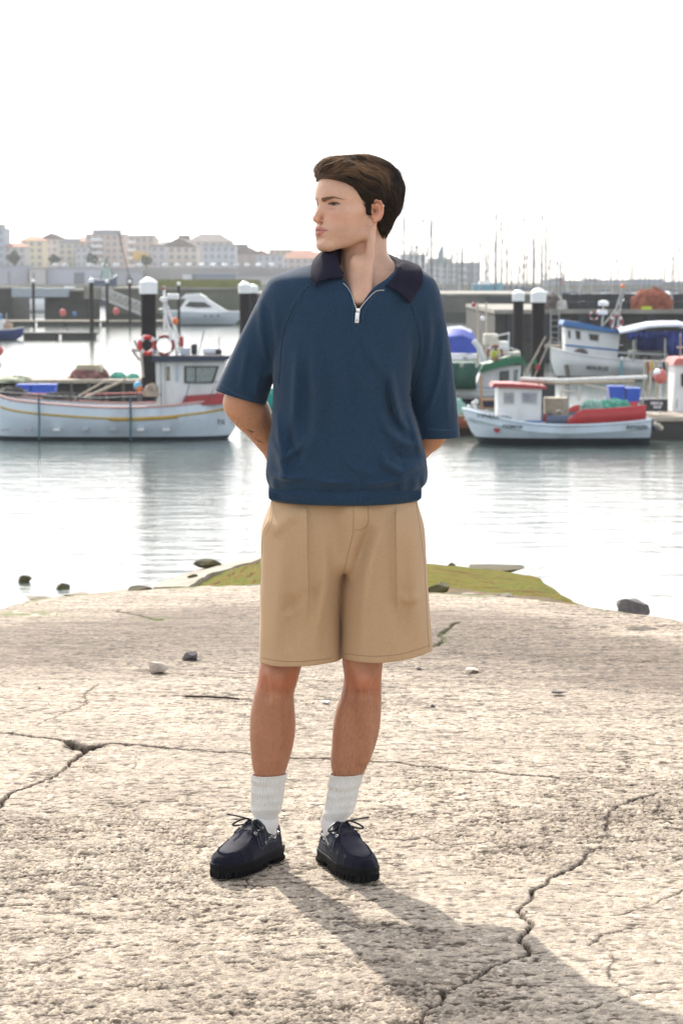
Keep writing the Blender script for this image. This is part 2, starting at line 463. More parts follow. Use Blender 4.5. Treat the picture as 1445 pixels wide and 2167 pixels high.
Zg[near] += np.where(over[near] < 0.05, H, H*2+0.10*(fbm(X*3, Y*3, None, 4, 44)-0.5))
gi = np.arange(Zg.size).reshape(Zg.shape)
Fg = np.stack([gi[:-1, :-1].ravel(), gi[1:, :-1].ravel(), gi[1:, 1:].ravel(), gi[:-1, 1:].ravel()], 1)
Vg = np.stack([GX.ravel(), GY.ravel(), Zg.ravel()], 1)
# attributes: R dirt and painted shade of cracks and pits, G band of dried algae near the edge, B moss
att = np.zeros(GX.shape+(3,), np.float32)
A = att[near]
wc = np.stack([X+0.10*(fbm(X*3, Y*3, None, 4, 201)-0.5)*2, Y+0.10*(fbm(X*3, Y*3, None, 4, 202)-0.5)*2])
k1, k2, kid = worley(wc[0]+2, wc[1]+5, 0.42, 17); fine = np.clip(1-(k2-k1)*0.42/(0.004+0.010*np.clip(vnoise(X*40, Y*40, None, 203)-0.4, 0, 1)), 0, 1)*np.clip(vnoise(X*1.7, Y*2.6, None, 204)*3-1.5, 0, 1)
crk = np.maximum(crk, fine*0.8); H -= fine*0.006
gap = np.clip(1-(f2-f1)/0.22, 0, 1)*np.clip(vnoise(X*13, Y*16, None, 90)*1.8+wear*1.3-1.45, 0, 1)
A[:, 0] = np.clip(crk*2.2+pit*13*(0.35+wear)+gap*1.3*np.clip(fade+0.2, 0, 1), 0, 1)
be = ey[near]-Y                                       # metres back from the edge
bn = be+0.55*(fbm(X*0.8, Y*2.5, None, 4, 71)-0.5)
A[:, 1] = np.clip((2.75-bn)/0.7, 0, 1)*np.clip((bn-0.55)/0.35, 0, 1)
mo = np.clip(crk*1.1, 0, 1)*np.clip((2.2-be)/0.6, 0, 1)*np.clip(vnoise(X*9, Y*9, None, 85)*1.6-0.35, 0, 0.8)
gl = gp(60, 1300); mo = np.maximum(mo, np.exp(-((X-gl[0])/0.16)**2-((Y-gl[1])/0.10)**2)*(vnoise(X*22, Y*30, None, 81) > 0.42)*1.0)
gl = gp(328, 1308); mo = np.maximum(mo, np.exp(-((X-gl[0])/0.07)**2-((Y-gl[1])/0.05)**2)*(vnoise(X*22, Y*30, None, 82) > 0.38))
mo = np.maximum(mo, np.clip(1-np.abs(be)/0.10, 0, 1)*(fbm(X*6, Y*6, None, 3, 83) > 0.55))
A[:, 2] = np.clip(mo, 0, 1)
att[near] = A
def ground_material():
    m = bpy.data.materials.new('weathered concrete'); m.use_nodes = True; nt = m.node_tree; b = nt.nodes['Principled BSDF']; L = nt.links.new
    b.inputs['Roughness'].default_value = 0.82; b.inputs['Specular IOR Level'].default_value = 0.35
    g = nd(nt, 'ShaderNodeNewGeometry'); at = nd(nt, 'ShaderNodeAttribute', attribute_name='Col'); sp = nd(nt, 'ShaderNodeSeparateColor'); L(at.outputs['Color'], sp.inputs[0])
    pos = g.outputs['Position']
    n1 = nd(nt, 'ShaderNodeTexNoise', i_Scale=1.1, i_Detail=6.0, i_Roughness=0.6); L(pos, n1.inputs['Vector'])
    r1 = nd(nt, 'ShaderNodeValToRGB'); L(n1.outputs['Fac'], r1.inputs[0])
    r1.color_ramp.elements[0].position = 0.3; r1.color_ramp.elements[0].color = (0.395, 0.348, 0.300, 1)
    r1.color_ramp.elements[1].position = 0.7; r1.color_ramp.elements[1].color = (0.56, 0.508, 0.448, 1)
    # aggregate: each stone its own tone
    vo = nd(nt, 'ShaderNodeTexVoronoi', i_Scale=62.0); L(pos, vo.inputs['Vector'])
    r2 = nd(nt, 'ShaderNodeValToRGB'); cr = r2.color_ramp; L(vo.outputs['Color'], r2.inputs[0])
    cr.elements[0].color = (0.52, 0.47, 0.41, 1); cr.elements[1].color = (1.45, 1.42, 1.36, 1); e = cr.elements.new(0.45); e.color = (0.86, 0.84, 0.8, 1); e = cr.elements.new(0.72); e.color = (1.05, 0.98, 0.88, 1)
    mu = nd(nt, 'ShaderNodeMix', data_type='RGBA', blend_type='MULTIPLY'); mu.inputs['Factor'].default_value = 1.0; L(r1.outputs[0], mu.inputs[6]); L(r2.outputs[0], mu.inputs[7])
    v2 = nd(nt, 'ShaderNodeTexVoronoi', i_Scale=210.0); L(pos, v2.inputs['Vector'])
    r3 = nd(nt, 'ShaderNodeValToRGB'); L(v2.outputs['Color'], r3.inputs[0]); r3.color_ramp.elements[0].color = (0.55, 0.52, 0.48, 1); r3.color_ramp.elements[1].color = (1.18, 1.14, 1.08, 1)
    mu2 = nd(nt, 'ShaderNodeMix', data_type='RGBA', blend_type='MULTIPLY'); mu2.inputs['Factor'].default_value = 0.9; L(mu.outputs[2], mu2.inputs[6]); L(r3.outputs[0], mu2.inputs[7])
    # brown soil and painted shade in pits, cracks and gaps
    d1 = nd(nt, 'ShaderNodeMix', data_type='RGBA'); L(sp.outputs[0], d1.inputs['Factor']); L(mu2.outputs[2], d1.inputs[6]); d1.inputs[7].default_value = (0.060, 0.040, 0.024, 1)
    # band of dried algae
    n4 = nd(nt, 'ShaderNodeTexNoise', i_Scale=9.0, i_Detail=6.0, i_Roughness=0.7); mp = nd(nt, 'ShaderNodeMapping'); mp.inputs['Scale'].default_value = (1, 2.2, 1); L(pos, mp.inputs[0]); L(mp.outputs[0], n4.inputs['Vector'])
    m4 = nd(nt, 'ShaderNodeMapRange', i_1=0.25, i_2=0.6, i_3=0.70, i_4=1.0); L(n4.outputs['Fac'], m4.inputs[0])
    f4 = nd(nt, 'ShaderNodeMath', operation='MULTIPLY'); L(sp.outputs[1], f4.inputs[0]); L(m4.outputs[0], f4.inputs[1])
    d2 = nd(nt, 'ShaderNodeMix', data_type='RGBA', blend_type='MULTIPLY'); L(f4.outputs[0], d2.inputs['Factor']); L(d1.outputs[2], d2.inputs[6]); d2.inputs[7].default_value = (0.42, 0.375, 0.34, 1)
    d3 = nd(nt, 'ShaderNodeMix', data_type='RGBA'); L(sp.outputs[2], d3.inputs['Factor']); L(d2.outputs[2], d3.inputs[6]); d3.inputs[7].default_value = (0.115, 0.135, 0.022, 1)
    mps = nd(nt, 'ShaderNodeMapping'); mps.inputs['Scale'].default_value = (0.9, 11.0, 1); mps.inputs['Rotation'].default_value = (0, 0, -0.03); L(pos, mps.inputs[0])
    ns_ = nd(nt, 'ShaderNodeTexNoise', i_Scale=1.4, i_Detail=8.0, i_Roughness=0.72); L(mps.outputs[0], ns_.inputs['Vector'])
    sxy = nd(nt, 'ShaderNodeSeparateXYZ'); L(pos, sxy.inputs[0]); far_ = nd(nt, 'ShaderNodeMapRange', i_1=6.8, i_2=9.2, i_3=0.2, i_4=0.75); L(sxy.outputs[1], far_.inputs[0])
    rs_ = nd(nt, 'ShaderNodeValToRGB'); L(ns_.outputs['Fac'], rs_.inputs[0]); rs_.color_ramp.elements[0].position = 0.36; rs_.color_ramp.elements[0].color = (0.42, 0.37, 0.32, 1); rs_.color_ramp.elements[1].position = 0.58; rs_.color_ramp.elements[1].color = (1.08, 1.07, 1.06, 1)
    d5 = nd(nt, 'ShaderNodeMix', data_type='RGBA', blend_type='MULTIPLY'); L(far_.outputs[0], d5.inputs['Factor']); L(d3.outputs[2], d5.inputs[6]); L(rs_.outputs[0], d5.inputs[7]); d3 = d5
    # below the edge: wet dark stone
    sx_ = nd(nt, 'ShaderNodeSeparateXYZ'); L(pos, sx_.inputs[0]); mz = nd(nt, 'ShaderNodeMapRange', i_1=-0.12, i_2=-0.5); L(sx_.outputs[2], mz.inputs[0])
    d4 = nd(nt, 'ShaderNodeMix', data_type='RGBA'); L(mz.outputs[0], d4.inputs['Factor']); L(d3.outputs[2], d4.inputs[6]); d4.inputs[7].default_value = (0.07, 0.07, 0.045, 1)
    L(d4.outputs[2], b.inputs['Base Color'])
    hb = nd(nt, 'ShaderNodeMath', operation='ADD'); L(vo.outputs['Distance'], hb.inputs[0]); L(v2.outputs['Distance'], hb.inputs[1])
    bp = nd(nt, 'ShaderNodeBump', i_Strength=0.5, i_Distance=0.004); bp.invert = True; L(hb.outputs[0], bp.inputs['Height'])
    nf = nd(nt, 'ShaderNodeTexNoise', i_Scale=320.0, i_Detail=3.0); L(pos, nf.inputs['Vector'])
    bp2 = nd(nt, 'ShaderNodeBump', i_Strength=0.5, i_Distance=0.002); L(nf.outputs['Fac'], bp2.inputs['Height']); L(bp.outputs[0], bp2.inputs['Normal'])
    L(bp2.outputs[0], b.inputs['Normal'])
    return m
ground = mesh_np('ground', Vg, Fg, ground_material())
ground.data.validate()
tag(ground, kind='structure'); ground['label'] = 'cracked weathered concrete apron with exposed aggregate'
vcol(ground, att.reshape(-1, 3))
def gz(x, y):
    i = np.clip(np.searchsorted(gx, x), 1, len(gx)-1); j = np.clip(np.searchsorted(gy, y), 1, len(gy)-1)
    return float(Zg[i, j])

# ---- water
def water_material():
    m = bpy.data.materials.new('harbour water'); m.use_nodes = True; nt = m.node_tree; b = nt.nodes['Principled BSDF']; L = nt.links.new
    b.inputs['Base Color'].default_value = (0.085, 0.112, 0.100, 1); b.inputs['Roughness'].default_value = 0.10; b.inputs['IOR'].default_value = 1.40
    b.inputs['Specular IOR Level'].default_value = 0.9
    g = nd(nt, 'ShaderNodeNewGeometry')
    mp = nd(nt, 'ShaderNodeMapping'); mp.inputs['Scale'].default_value = (0.55, 1.5, 1); L(g.outputs['Position'], mp.inputs[0])
    n1 = nd(nt, 'ShaderNodeTexNoise', i_Scale=1.3, i_Detail=4.0, i_Roughness=0.55); L(mp.outputs[0], n1.inputs['Vector'])
    n2 = nd(nt, 'ShaderNodeTexNoise', i_Scale=7.0, i_Detail=3.0); L(mp.outputs[0], n2.inputs['Vector'])
    b1 = nd(nt, 'ShaderNodeBump', i_Strength=0.5, i_Distance=0.10); L(n1.outputs['Fac'], b1.inputs['Height'])
    b2 = nd(nt, 'ShaderNodeBump', i_Strength=0.20, i_Distance=0.015); L(n2.outputs['Fac'], b2.inputs['Height']); L(b1.outputs[0], b2.inputs['Normal'])
    L(b2.outputs[0], b.inputs['Normal'])
    return m
wt = MB(); wt.quad((-900, 11, WZ), (900, 11, WZ), (900, 1800, WZ), (-900, 1800, WZ))
water = wt.build('water', water_material()); tag(water, kind='structure')
# ================================================================== far side of the harbour
def ppm(D): return FPX/D*0.999
def wlpy(D): return 1083.5-FPX*math.tan(PITCH-math.atan(4.4/D))
conc = M('quay concrete', (0.30, 0.28, 0.24), 0.9, col2=(0.17, 0.165, 0.14), ns=0.5, dirt=0.5)
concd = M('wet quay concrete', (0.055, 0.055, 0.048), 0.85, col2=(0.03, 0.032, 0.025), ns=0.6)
asph = M('asphalt', (0.09, 0.09, 0.09), 0.9)
landm = M('made ground', (0.26, 0.24, 0.20), 0.95, col2=(0.16, 0.17, 0.10), ns=0.03)
whitep = M('white paint', (0.74, 0.74, 0.73), 0.4, col2=(0.66, 0.67, 0.67), ns=1.5, dirt=0.28)
whiteg = M('white gelcoat', (0.80, 0.80, 0.80), 0.22, col2=(0.76, 0.77, 0.78), ns=0.8)
glassd = M('dark glass', (0.02, 0.025, 0.03), 0.08, spec=0.8)
steelm = M('galvanised steel', (0.42, 0.42, 0.41), 0.45, metal=0.7, col2=(0.3, 0.3, 0.29))
blackst = M('tarred steel pile', (0.016, 0.014, 0.018), 0.7, col2=(0.024, 0.018, 0.016), ns=3, dirt=0.15, spec=0.2)
woodm = M('weathered planks', (0.44, 0.38, 0.30), 0.85, col2=(0.33, 0.28, 0.22), ns=3)
darkblue = M('dark blue paint', (0.012, 0.022, 0.05), 0.45, col2=(0.02, 0.03, 0.06), ns=2)
redp = M('red paint', (0.36, 0.030, 0.032), 0.45, col2=(0.28, 0.028, 0.03), ns=3, dirt=0.15)
bluep = M('blue paint', (0.035, 0.15, 0.38), 0.45, col2=(0.03, 0.12, 0.32), ns=3)
greenp = M('green paint', (0.012, 0.16, 0.07), 0.5, col2=(0.012, 0.12, 0.06), ns=3)
yellowp = M('ochre stripe paint', (0.52, 0.33, 0.045), 0.5)
orangep = M('orange plastic', (0.80, 0.20, 0.03), 0.45)
blackp = M('black plastic', (0.018, 0.018, 0.022), 0.5, col2=(0.03, 0.03, 0.035))
ropem = M('rope', (0.03, 0.05, 0.07), 0.9)

def slab(name, x0, x1, D0, D1, z0, z1, mat, **kw):
    b = MB(); b.box((x0+x1)/2, (D0+D1)/2, (z0+z1)/2, x1-x0, D1-D0, z1-z0); o = b.build(name, mat); return tag(o, **kw)
X_ = lambda px, D: (px-722.5)/ppm(D)
Z_ = lambda py, D: P(722.5, py, D).z
# ground beyond the water
slab('shore', -420, 420, 624, 1200, WZ-2, 0.3, landm, kind='structure')
slab('embankment', X_(-120, 655), X_(820, 655), 655, 1190, 0.2, Z_(566, 655), M('embankment stone', (0.30, 0.28, 0.27), 0.9, ns=0.1), kind='structure')
def hillmesh():
    xs = np.linspace(-110, 20, 40); ys = np.linspace(785, 1150, 20); rows = []
    for y in ys: rows.append([(x, y, Z_(566, 655)+0.02+7*min(1, (y-785)/120)*math.exp(-((x+45)/48)**2)+1.0*float(vnoise(np.array([x*.1]), np.array([y*.1]))[0])*min(1, (y-785)/40)) for x in xs])
    b = MB(); b.grid(rows); o = b.build('hill', landm, smooth=True); tag(o, kind='structure')
hillmesh()

# houses of the town
WCOL = {}
def wallm(c):
    k = 'render %s' % (c,)
    return M(k, tuple(v*0.9+0.06 for v in hexc(c)), 0.9, col2=tuple(v*0.8+0.05 for v in hexc(c)), ns=0.3)  # walls lifted paler: distance haze painted into the colour
rooft = M('terracotta tiles', (0.40, 0.17, 0.10), 0.85, col2=(0.30, 0.14, 0.09), ns=0.6)
roofg = M('weathered grey tiles', (0.20, 0.17, 0.16), 0.85, col2=(0.15, 0.13, 0.12), ns=0.6)
winm = M('house window', (0.30, 0.31, 0.33), 0.6)  # panes lightened to stand in for haze
def house(name, px0, px1, ytop, ybase, D, wall, roof, label, cat, floors=3, cols=4, depth=12, group='houses of the far town', roofm=None, apex=None):
    x0, x1 = X_(px0, D), X_(px1, D); zb = Z_(ybase, D)-1.5; zt_ = Z_(ytop, D); w = x1-x0; h = zt_-zb
    r = empty(name, ((x0+x1)/2, D, zb), 0, label, cat, group)
    rh = {'flat': 0.0, 'hip': min(w*0.22, 2.6), 'gable': min(w*0.25, 3.2), 'pent': 1.3}[roof]
    wh = h-rh
    b = MB(); b.box(0, depth/2, wh/2, w, depth, wh); b.build('wall', wallm(wall), r)
    b = MB(); e = 0.35
    if roof == 'flat': b.box(0, depth/2, wh+0.15, w+0.5, depth+0.5, 0.3)
    elif roof == 'pent': b.box(0, depth/2, wh+0.1, w+0.4, depth+0.4, 0.2); b.box(0, depth/2+1, wh+rh/2+0.2, w*0.7, depth*0.6, rh)
    elif roof == 'gable':
        b.prism([(-w/2-e, wh), (w/2+e, wh), ((apex or 0)*w, wh+rh)], -e, depth+e)
    else:
        vs = [b.bm.verts.new(v) for v in ((-w/2-e, -e, wh), (w/2+e, -e, wh), (w/2+e, depth+e, wh), (-w/2-e, depth+e, wh), (-w*0.22, depth/2, wh+rh), (w*0.22, depth/2, wh+rh))]
        for f in ((0, 1, 5, 4), (1, 2, 5), (2, 3, 4, 5), (3, 0, 4), (3, 2, 1, 0)): b.bm.faces.new([vs[i] for i in f])
    b.build('roof', roofm or (rooft if roof in ('hip', 'gable') else wallm('9a9a9c')), r)
    fh = (wh-1.5)/floors
    for i in range(floors):
        for j in range(cols):
            cx = (j+0.5)/cols*w-w/2; cz = 1.5+fh*(i+0.55)
            b = MB(); ww = min(1.4, w/cols*0.5); b.box(cx, -0.03, cz, ww, 0.12, min(1.5, fh*0.55)); o = b.build('window', winm, r)
    if name == 'apartment_block':
        for i in range(floors):
            b = MB(); cz = 1.5+fh*(i+0.25); b.box(-w*0.22, -0.5, cz, w*0.3, 0.9, 0.9); b.build('balcony', whitep, r)
    return r
H_ = [
 ('apartment_block', -40, 15, 474, 566, 690, 'a9b4bf', 'pent', 'tall pale blue-grey block cut off by the left edge', 5, 3),
 ('town_house', 14, 58, 512, 566, 690, 'b9b4ae', 'hip', 'low grey house with a red roof right of the tall block', 3, 3),
 ('town_house', 48, 96, 498, 566, 720, 'cfc4a4', 'hip', 'yellow house with a red hip roof beside pale gabled house', 4, 3),
 ('town_house', 86, 140, 492, 566, 740, 'c9bcb8', 'gable', 'pale gabled house with a long pinkish roof on the hill', 4, 4),
 ('town_house', 128, 172, 505, 566, 700, 'c9c0aa', 'pent', 'sand coloured house with a small roof terrace', 4, 3),
 ('town_house', 164, 188, 522, 566, 690, 'b6b6b6', 'flat', 'narrow grey house left of the large tan apartment block', 3, 2),
 ('apartment_block', 185, 266, 486, 566, 700, 'c9b3a2', 'pent', 'large tan apartment block with a penthouse', 5, 6),
 ('apartment_block', 262, 328, 499, 566, 730, 'bfb0a4', 'flat', 'long beige apartment block right of the tan one', 4, 5),
 ('town_house', 322, 352, 520, 566, 700, 'b5b0b0', 'flat', 'small grey house before the brown roofed houses', 3, 2),
 ('town_house', 342, 420, 502, 566, 720, 'c9bfae', 'gable', 'cream house under a wide brown gable', 3, 5),
 ('town_house', 398, 492, 493, 566, 760, 'bfb6b2', 'hip', 'highest house on the hill with a dark grey roof', 5, 6),
 ('town_house', 430, 500, 520, 566, 700, 'b4b7bc', 'flat', 'bluish grey house below the highest roof', 3, 5),
 ('town_house', 486, 556, 519, 568, 720, 'a8968c', 'gable', 'brown gabled house left of the man', 3, 4),
 ('town_house', 545, 600, 540, 570, 700, 'b7b7bb', 'flat', 'low grey terrace next to the man\'s shoulder', 2, 4),
 ('town_house', 596, 682, 528, 572, 740, 'c0b4ac', 'hip', 'wide low house just left of the man\'s chin', 2, 6),
 ('apartment_block', 846, 900, 540, 604, 640, 'd2d2d2', 'flat', 'white balconied block right behind the man\'s shoulder', 4, 4),
 ('apartment_block', 896, 968, 547, 604, 650, 'cfcfd3', 'pent', 'white balconied block below the glass spire', 4, 6),
 ('apartment_block', 964, 1012, 557, 604, 660, 'b0b0b6', 'flat', 'plain grey block at the right end of the apartments', 3, 5),
]
_rh = np.random.default_rng(77)
_px = -30; _adj = ['pale', 'greyish', 'cream', 'pinkish', 'sand-coloured', 'white', 'faded ochre', 'blue-grey', 'dull']
while _px < 690:
    w_ = _rh.uniform(26, 52); yt_ = 520-22*math.exp(-((_px-300)/260)**2)+_rh.uniform(-5, 16)+max(0, _px-480)*0.11
    near_ = min([h for h in H_ if h[0] in ('town_house', 'apartment_block')], key=lambda h: abs((h[1]+h[2])/2-_px-w_/2))
    k_ = int(_rh.integers(0, 9))
    H_.append(('town_house', _px, _px+w_, yt_, 566, 800+_rh.uniform(0, 60), ['c9c4bd', 'b3b3b6', 'd0c6b2', 'c8b5ae', 'c7b394', 'cfd0d2', 'c4a878', 'a9b0ba', 'b0a79e'][k_], ['gable', 'hip', 'flat', 'pent'][int(_rh.integers(0, 4))], '%s house of the back row, rising behind the %s' % (_adj[k_], ' '.join(near_[8].split()[:6])), 4, 4)); _px += w_*_rh.uniform(.8, 1.0)
for n_, a, b, c, d, D, w, rf, lab, fl, co in H_:
    house(n_, a, b, c, d, D, w, rf, lab, 'building' if n_ == 'apartment_block' else 'house', fl, co, roofm=roofg if 'brown' in lab or 'dark' in lab or 'pinkish' in lab else None)
# low sheds on the quay
def shed(px0, px1, yt, D, wall, label, door=None, doorc=None):
    x0, x1 = X_(px0, D), X_(px1, D); zt_ = Z_(yt, D); r = empty('warehouse', ((x0+x1)/2, D, 0.3), 0, label, 'warehouse', 'low sheds along the far quay'); w = x1-x0; h = zt_-0.3
    b = MB(); b.box(0, 5, h/2-0.1, w, 10, h-0.2); b.build('wall', wallm(wall), r)
    b = MB(); b.box(0, 5, h-0.05, w+0.5, 10.6, 0.3); b.build('roof', wallm('8f9098'), r)
    if door:
        b = MB(); d0, d1 = X_(door[0], D)-(x0+x1)/2, X_(door[1], D)-(x0+x1)/2; b.box((d0+d1)/2, -0.04, h*0.36, d1-d0, 0.15, h*0.7); b.build('door', wallm(doorc), r)
shed(-60, 62, 562, 640, 'a4a3b0', 'long pale lilac shed at the left edge', (20, 26), '85838c')
shed(66, 98, 567, 636, 'b5b0ae', 'small beige shed between the two long sheds', (72, 78), '77828a')
shed(104, 214, 566, 640, 'aaabba', 'long pale lilac shed with a dark grey doorway', (160, 182), '55586a')
shed(216, 300, 572, 646, '9c9ca8', 'grey shed behind the blue trawler', (270, 280), '707280')
shed(388, 408, 578, 642, 'c6c8d2', 'white shed left of the dark blue one')
shed(412, 500, 578, 642, '5c6a80', 'dark slate blue shed on the far quay')
shed(500, 640, 584, 642, 'a8a6a6', 'low grey shed beside the man\'s shoulder')
for i, (a, b, yt, w, lab) in enumerate([(1150, 1180, 592, 'a9aab2', 'grey'), (1172, 1190, 588, 'b07a7a', 'dull red'), (1190, 1262, 594, 'a6a8b2', 'long grey'), (1240, 1262, 590, 'b58a88', 'pink'), (1262, 1335, 593, 'b0b2ba', 'pale'), (1335, 1400, 591, '8f99ad', 'blue-grey'), (1396, 1470, 596, '8b98b4', 'long blue')]):
    shed(a, b, yt, 560+i*6, w, '%s low shed on the horizon above the right quay' % lab)
# spire
sp = MB(); c = P(932, 548, 645); k = ppm(645)
sp.prism([(c.x-7/k, c.z-1), (c.x+7/k, c.z-1), (c.x+6/k, c.z+36/k), (c.x-4/k, c.z+16/k)], 644, 648)
tag(sp.build('glass_spire', M('grey green glass', (0.20, 0.28, 0.30), 0.3)), 'wedge shaped grey glass spire above the white apartments', 'tower')

# parked cars on the embankment
def car():
    r = empty('parked_car', (0, 0, 0), 0)
    b = MB(); b.prism([(-0.85, 0.25), (0.85, 0.25), (0.88, 0.75), (0.66, 1.35), (-0.66, 1.35), (-0.88, 0.75)], -1.9, 1.9); b.build('body', M('silver car paint', (0.5, 0.5, 0.52), 0.2, metal=0.5), r)
    b = MB(); b.quad((-0.68, -1.92, 0.78), (0.68, -1.92, 0.78), (0.56, -1.93, 1.28), (-0.56, -1.93, 1.28)); b.build('windscreen', M('bright windscreen', (0.75, 0.78, 0.8), 0.05, metal=0.9), r)
    for s in (-1, 1):
        b = MB(); b.tube([(s*0.62, -1.4, 0.3), (s*0.86, -1.4, 0.3)], 0.3, 12); b.build('wheel', M('tyre', (0.02, 0.02, 0.02), 0.8), r)
    return r
def copy_tree(o, parent=None):
    c = o.copy(); COL.objects.link(c); c.parent = parent
    for ch in [q for q in list(o.children)]: copy_tree(ch, c)
    return c
CAR = car(); _first = True
for i, px in enumerate([120, 139, 191, 222, 247, 297, 350, 376, 401, 428, 452, 476, 500, 523, 547, 575]):
    o = CAR if _first else copy_tree(CAR); _first = False
    o.location = (X_(px, 657), 659, Z_(566, 655)); tag(o, '%s silver car from the left in the row parked on the embankment' % ordn(i), 'car', 'cars parked on the embankment')
# trees of the shore
leafm = M('far foliage', (0.045, 0.075, 0.030), 0.9, col2=(0.03, 0.05, 0.022), ns=1.5)
trunkm = M('bark', (0.10, 0.075, 0.055), 0.9)
def tree(px, ybase, h, D, label, seed):
    r = empty('round_tree', (X_(px, D), D, Z_(ybase, D)), 0, label, 'tree', 'trees of the far shore'); rg_ = np.random.default_rng(seed)
    b = MB(); b.tube([(0, 0, -0.5), (0.1, 0, h*0.3), (0, 0, h*0.7)], [0.25, 0.18, 0.06], 7); b.build('trunk', trunkm, r)
    b = MB()
    for _ in range(420):
        v = rg_.normal(0, 1, 3); v /= np.linalg.norm(v); q = v*rg_.uniform(0.5, 1.05)**0.5*np.array([h*0.42, h*0.42, h*0.36])*(1+0.2*math.sin(v[0]*5+seed)); c = Vector((q[0], q[1], q[2]+h*0.62)); s = h*rg_.uniform(0.03, 0.07)
        n = Vector(rg_.normal(0, 1, 3)).normalized(); u = n.orthogonal().normalized()*s; w = n.cross(u)
        b.quad(c-u-w, c+u-w, c+u+w, c-u+w)
    b.build('crown', leafm, r)
tree(34, 566, 4.4, 672, 'dark bushy tree in front of the low red-roofed house', 1); tree(118, 566, 3.6, 672, 'small tree before the pale gabled house', 2); tree(196, 566, 3.8, 672, 'bushy tree at the foot of the tan apartment block', 3); tree(312, 566, 3.4, 672, 'small tree before the beige apartment block', 4)
aw = MB(); aw.prism([(-2.6, 0), (2.6, -0.4), (2.0, 1.2), (-2.3, 2.4)], 0, 2); ao = aw.build('awning', M('yellow canvas', (0.62, 0.40, 0.10), 0.8)); ao.location = (X_(303, 672), 672, Z_(548, 672)); tag(ao, 'yellow canvas awning below the beige apartment block', 'awning')

# quay of the inner basin
def quay(px0, px1, ytop, D, depth, mat, label, ribs=None):
    x0, x1 = X_(px0, D), X_(px1, D); zt_ = Z_(ytop, D); r = empty('quay_wall', ((x0+x1)/2, D, WZ), 0, label, 'wall')
    w = x1-x0; h = zt_-WZ
    b = MB(); b.box(0, depth/2, h/2-0.75, w, depth, h+1.1); b.build('wall', mat, r)
    b = MB(); b.box(0, depth/2-0.1, h-0.1, w+0.1, depth+0.2, 0.22); b.build('coping', conc, r)
    b = MB(); b.box(0, -0.05, 0.35, w-0.1, 0.12, 1.3); b.build('weed_band', M('wet weed', (0.025, 0.032, 0.018), 0.6), r)
    if ribs:
        n = int(w/ribs)
        for i in range(n):
            b = MB(); b.box(-w/2+(i+0.5)*w/n, -0.22, h*0.46, ribs*0.30, 0.40, h*0.88, bev=0.04); b.build('fender', M('rubber fender', (0.012, 0.015, 0.022), 0.6), r)
    return r
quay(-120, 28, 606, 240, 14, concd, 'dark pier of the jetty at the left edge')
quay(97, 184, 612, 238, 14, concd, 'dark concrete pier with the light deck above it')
quay(226, 520, 608, 244, 40, M('mossy quay', (0.14, 0.14, 0.105), 0.9, col2=(0.075, 0.085, 0.055), ns=0.4), 'mossy grey quay wall behind the white motor yacht')
quay(516, 1165, 621, 250, 60, M('grey quay', (0.14, 0.14, 0.12), 0.9, col2=(0.08, 0.08, 0.07), ns=0.4, dirt=0.4), 'long grey quay wall behind the man', ribs=9.0)
b = MB(); D = 236; b.box((X_(28, D)+X_(146, D))/2, D+3, (Z_(609, D)+Z_(628, D))/2, X_(146, D)-X_(28, D), 6, Z_(609, D)-Z_(628, D)); o = b.build('jetty_deck', M('pale blue grey steel', (0.33, 0.38, 0.42), 0.6), None); tag(o, 'pale blue-grey jetty deck bridging the gap', 'jetty')
b = MB(); b.box((X_(180, D)+X_(230, D))/2, D+3, (Z_(606, D)+Z_(632, D))/2, X_(230, D)-X_(180, D), 6, Z_(606, D)-Z_(632, D)); o = b.build('jetty_deck', conc, None); tag(o, 'grey concrete deck where the gangway starts', 'jetty')
# grass along the top of the mossy quay
gb = MB(); rg3 = np.random.default_rng(5)
for i in range(2600):
    x = rg3.uniform(X_(330, 246), X_(545, 246)); y = rg3.uniform(245, 256); z = Z_(608, 244)+0.02; h = rg3.uniform(0.25, 0.85); dx = rg3.uniform(-.2, .2)
    gb.quad((x-0.06, y, z), (x+0.06, y, z), (x+dx+0.02, y, z+h), (x+dx-0.02, y, z+h))
o = gb.build('dry_grass', M('dry grass', (0.24, 0.23, 0.09), 0.9, col2=(0.14, 0.17, 0.05), ns=0.7)); tag(o, 'yellow-green grass on top of the mossy quay', 'grass', kind='stuff')

# gangway
def gangway(A, B, w, label):
    r = empty('gangway', tuple((A+B)/2), 0, label, 'gangway'); a, b_ = A-(A+B)/2, B-(A+B)/2
    m = MB(); m.tube([a, b_], 0.12, 4); m.tube([a+Vector((0, w, 0)), b_+Vector((0, w, 0))], 0.12, 4)
    m.grid([[a, b_], [a+Vector((0, w, 0)), b_+Vector((0, w, 0))]]); m.build('walkway', steelm, r)
    for s in (0, w):
        m = MB(); n = 9
        for i in range(n+1):
            p = a.lerp(b_, i/n)+Vector((0, s, 0)); m.tube([p, p+Vector((0, 0, 1.1))], 0.045, 5)
            if i < n: q = a.lerp(b_, (i+1)/n)+Vector((0, s, 0)); m.tube([p, q+Vector((0, 0, 1.1))], 0.035, 5); m.tube([p+Vector((0, 0, 1.1)), q], 0.035, 5)
        m.tube([a+Vector((0, s, 1.1)), b_+Vector((0, s, 1.1))], 0.06, 5); m.build('railing', steelm, r)
gangway(P(216, 632, 233), P(314, 672, 229), 1.6, 'sloping grey lattice gangway down to the far pontoon')
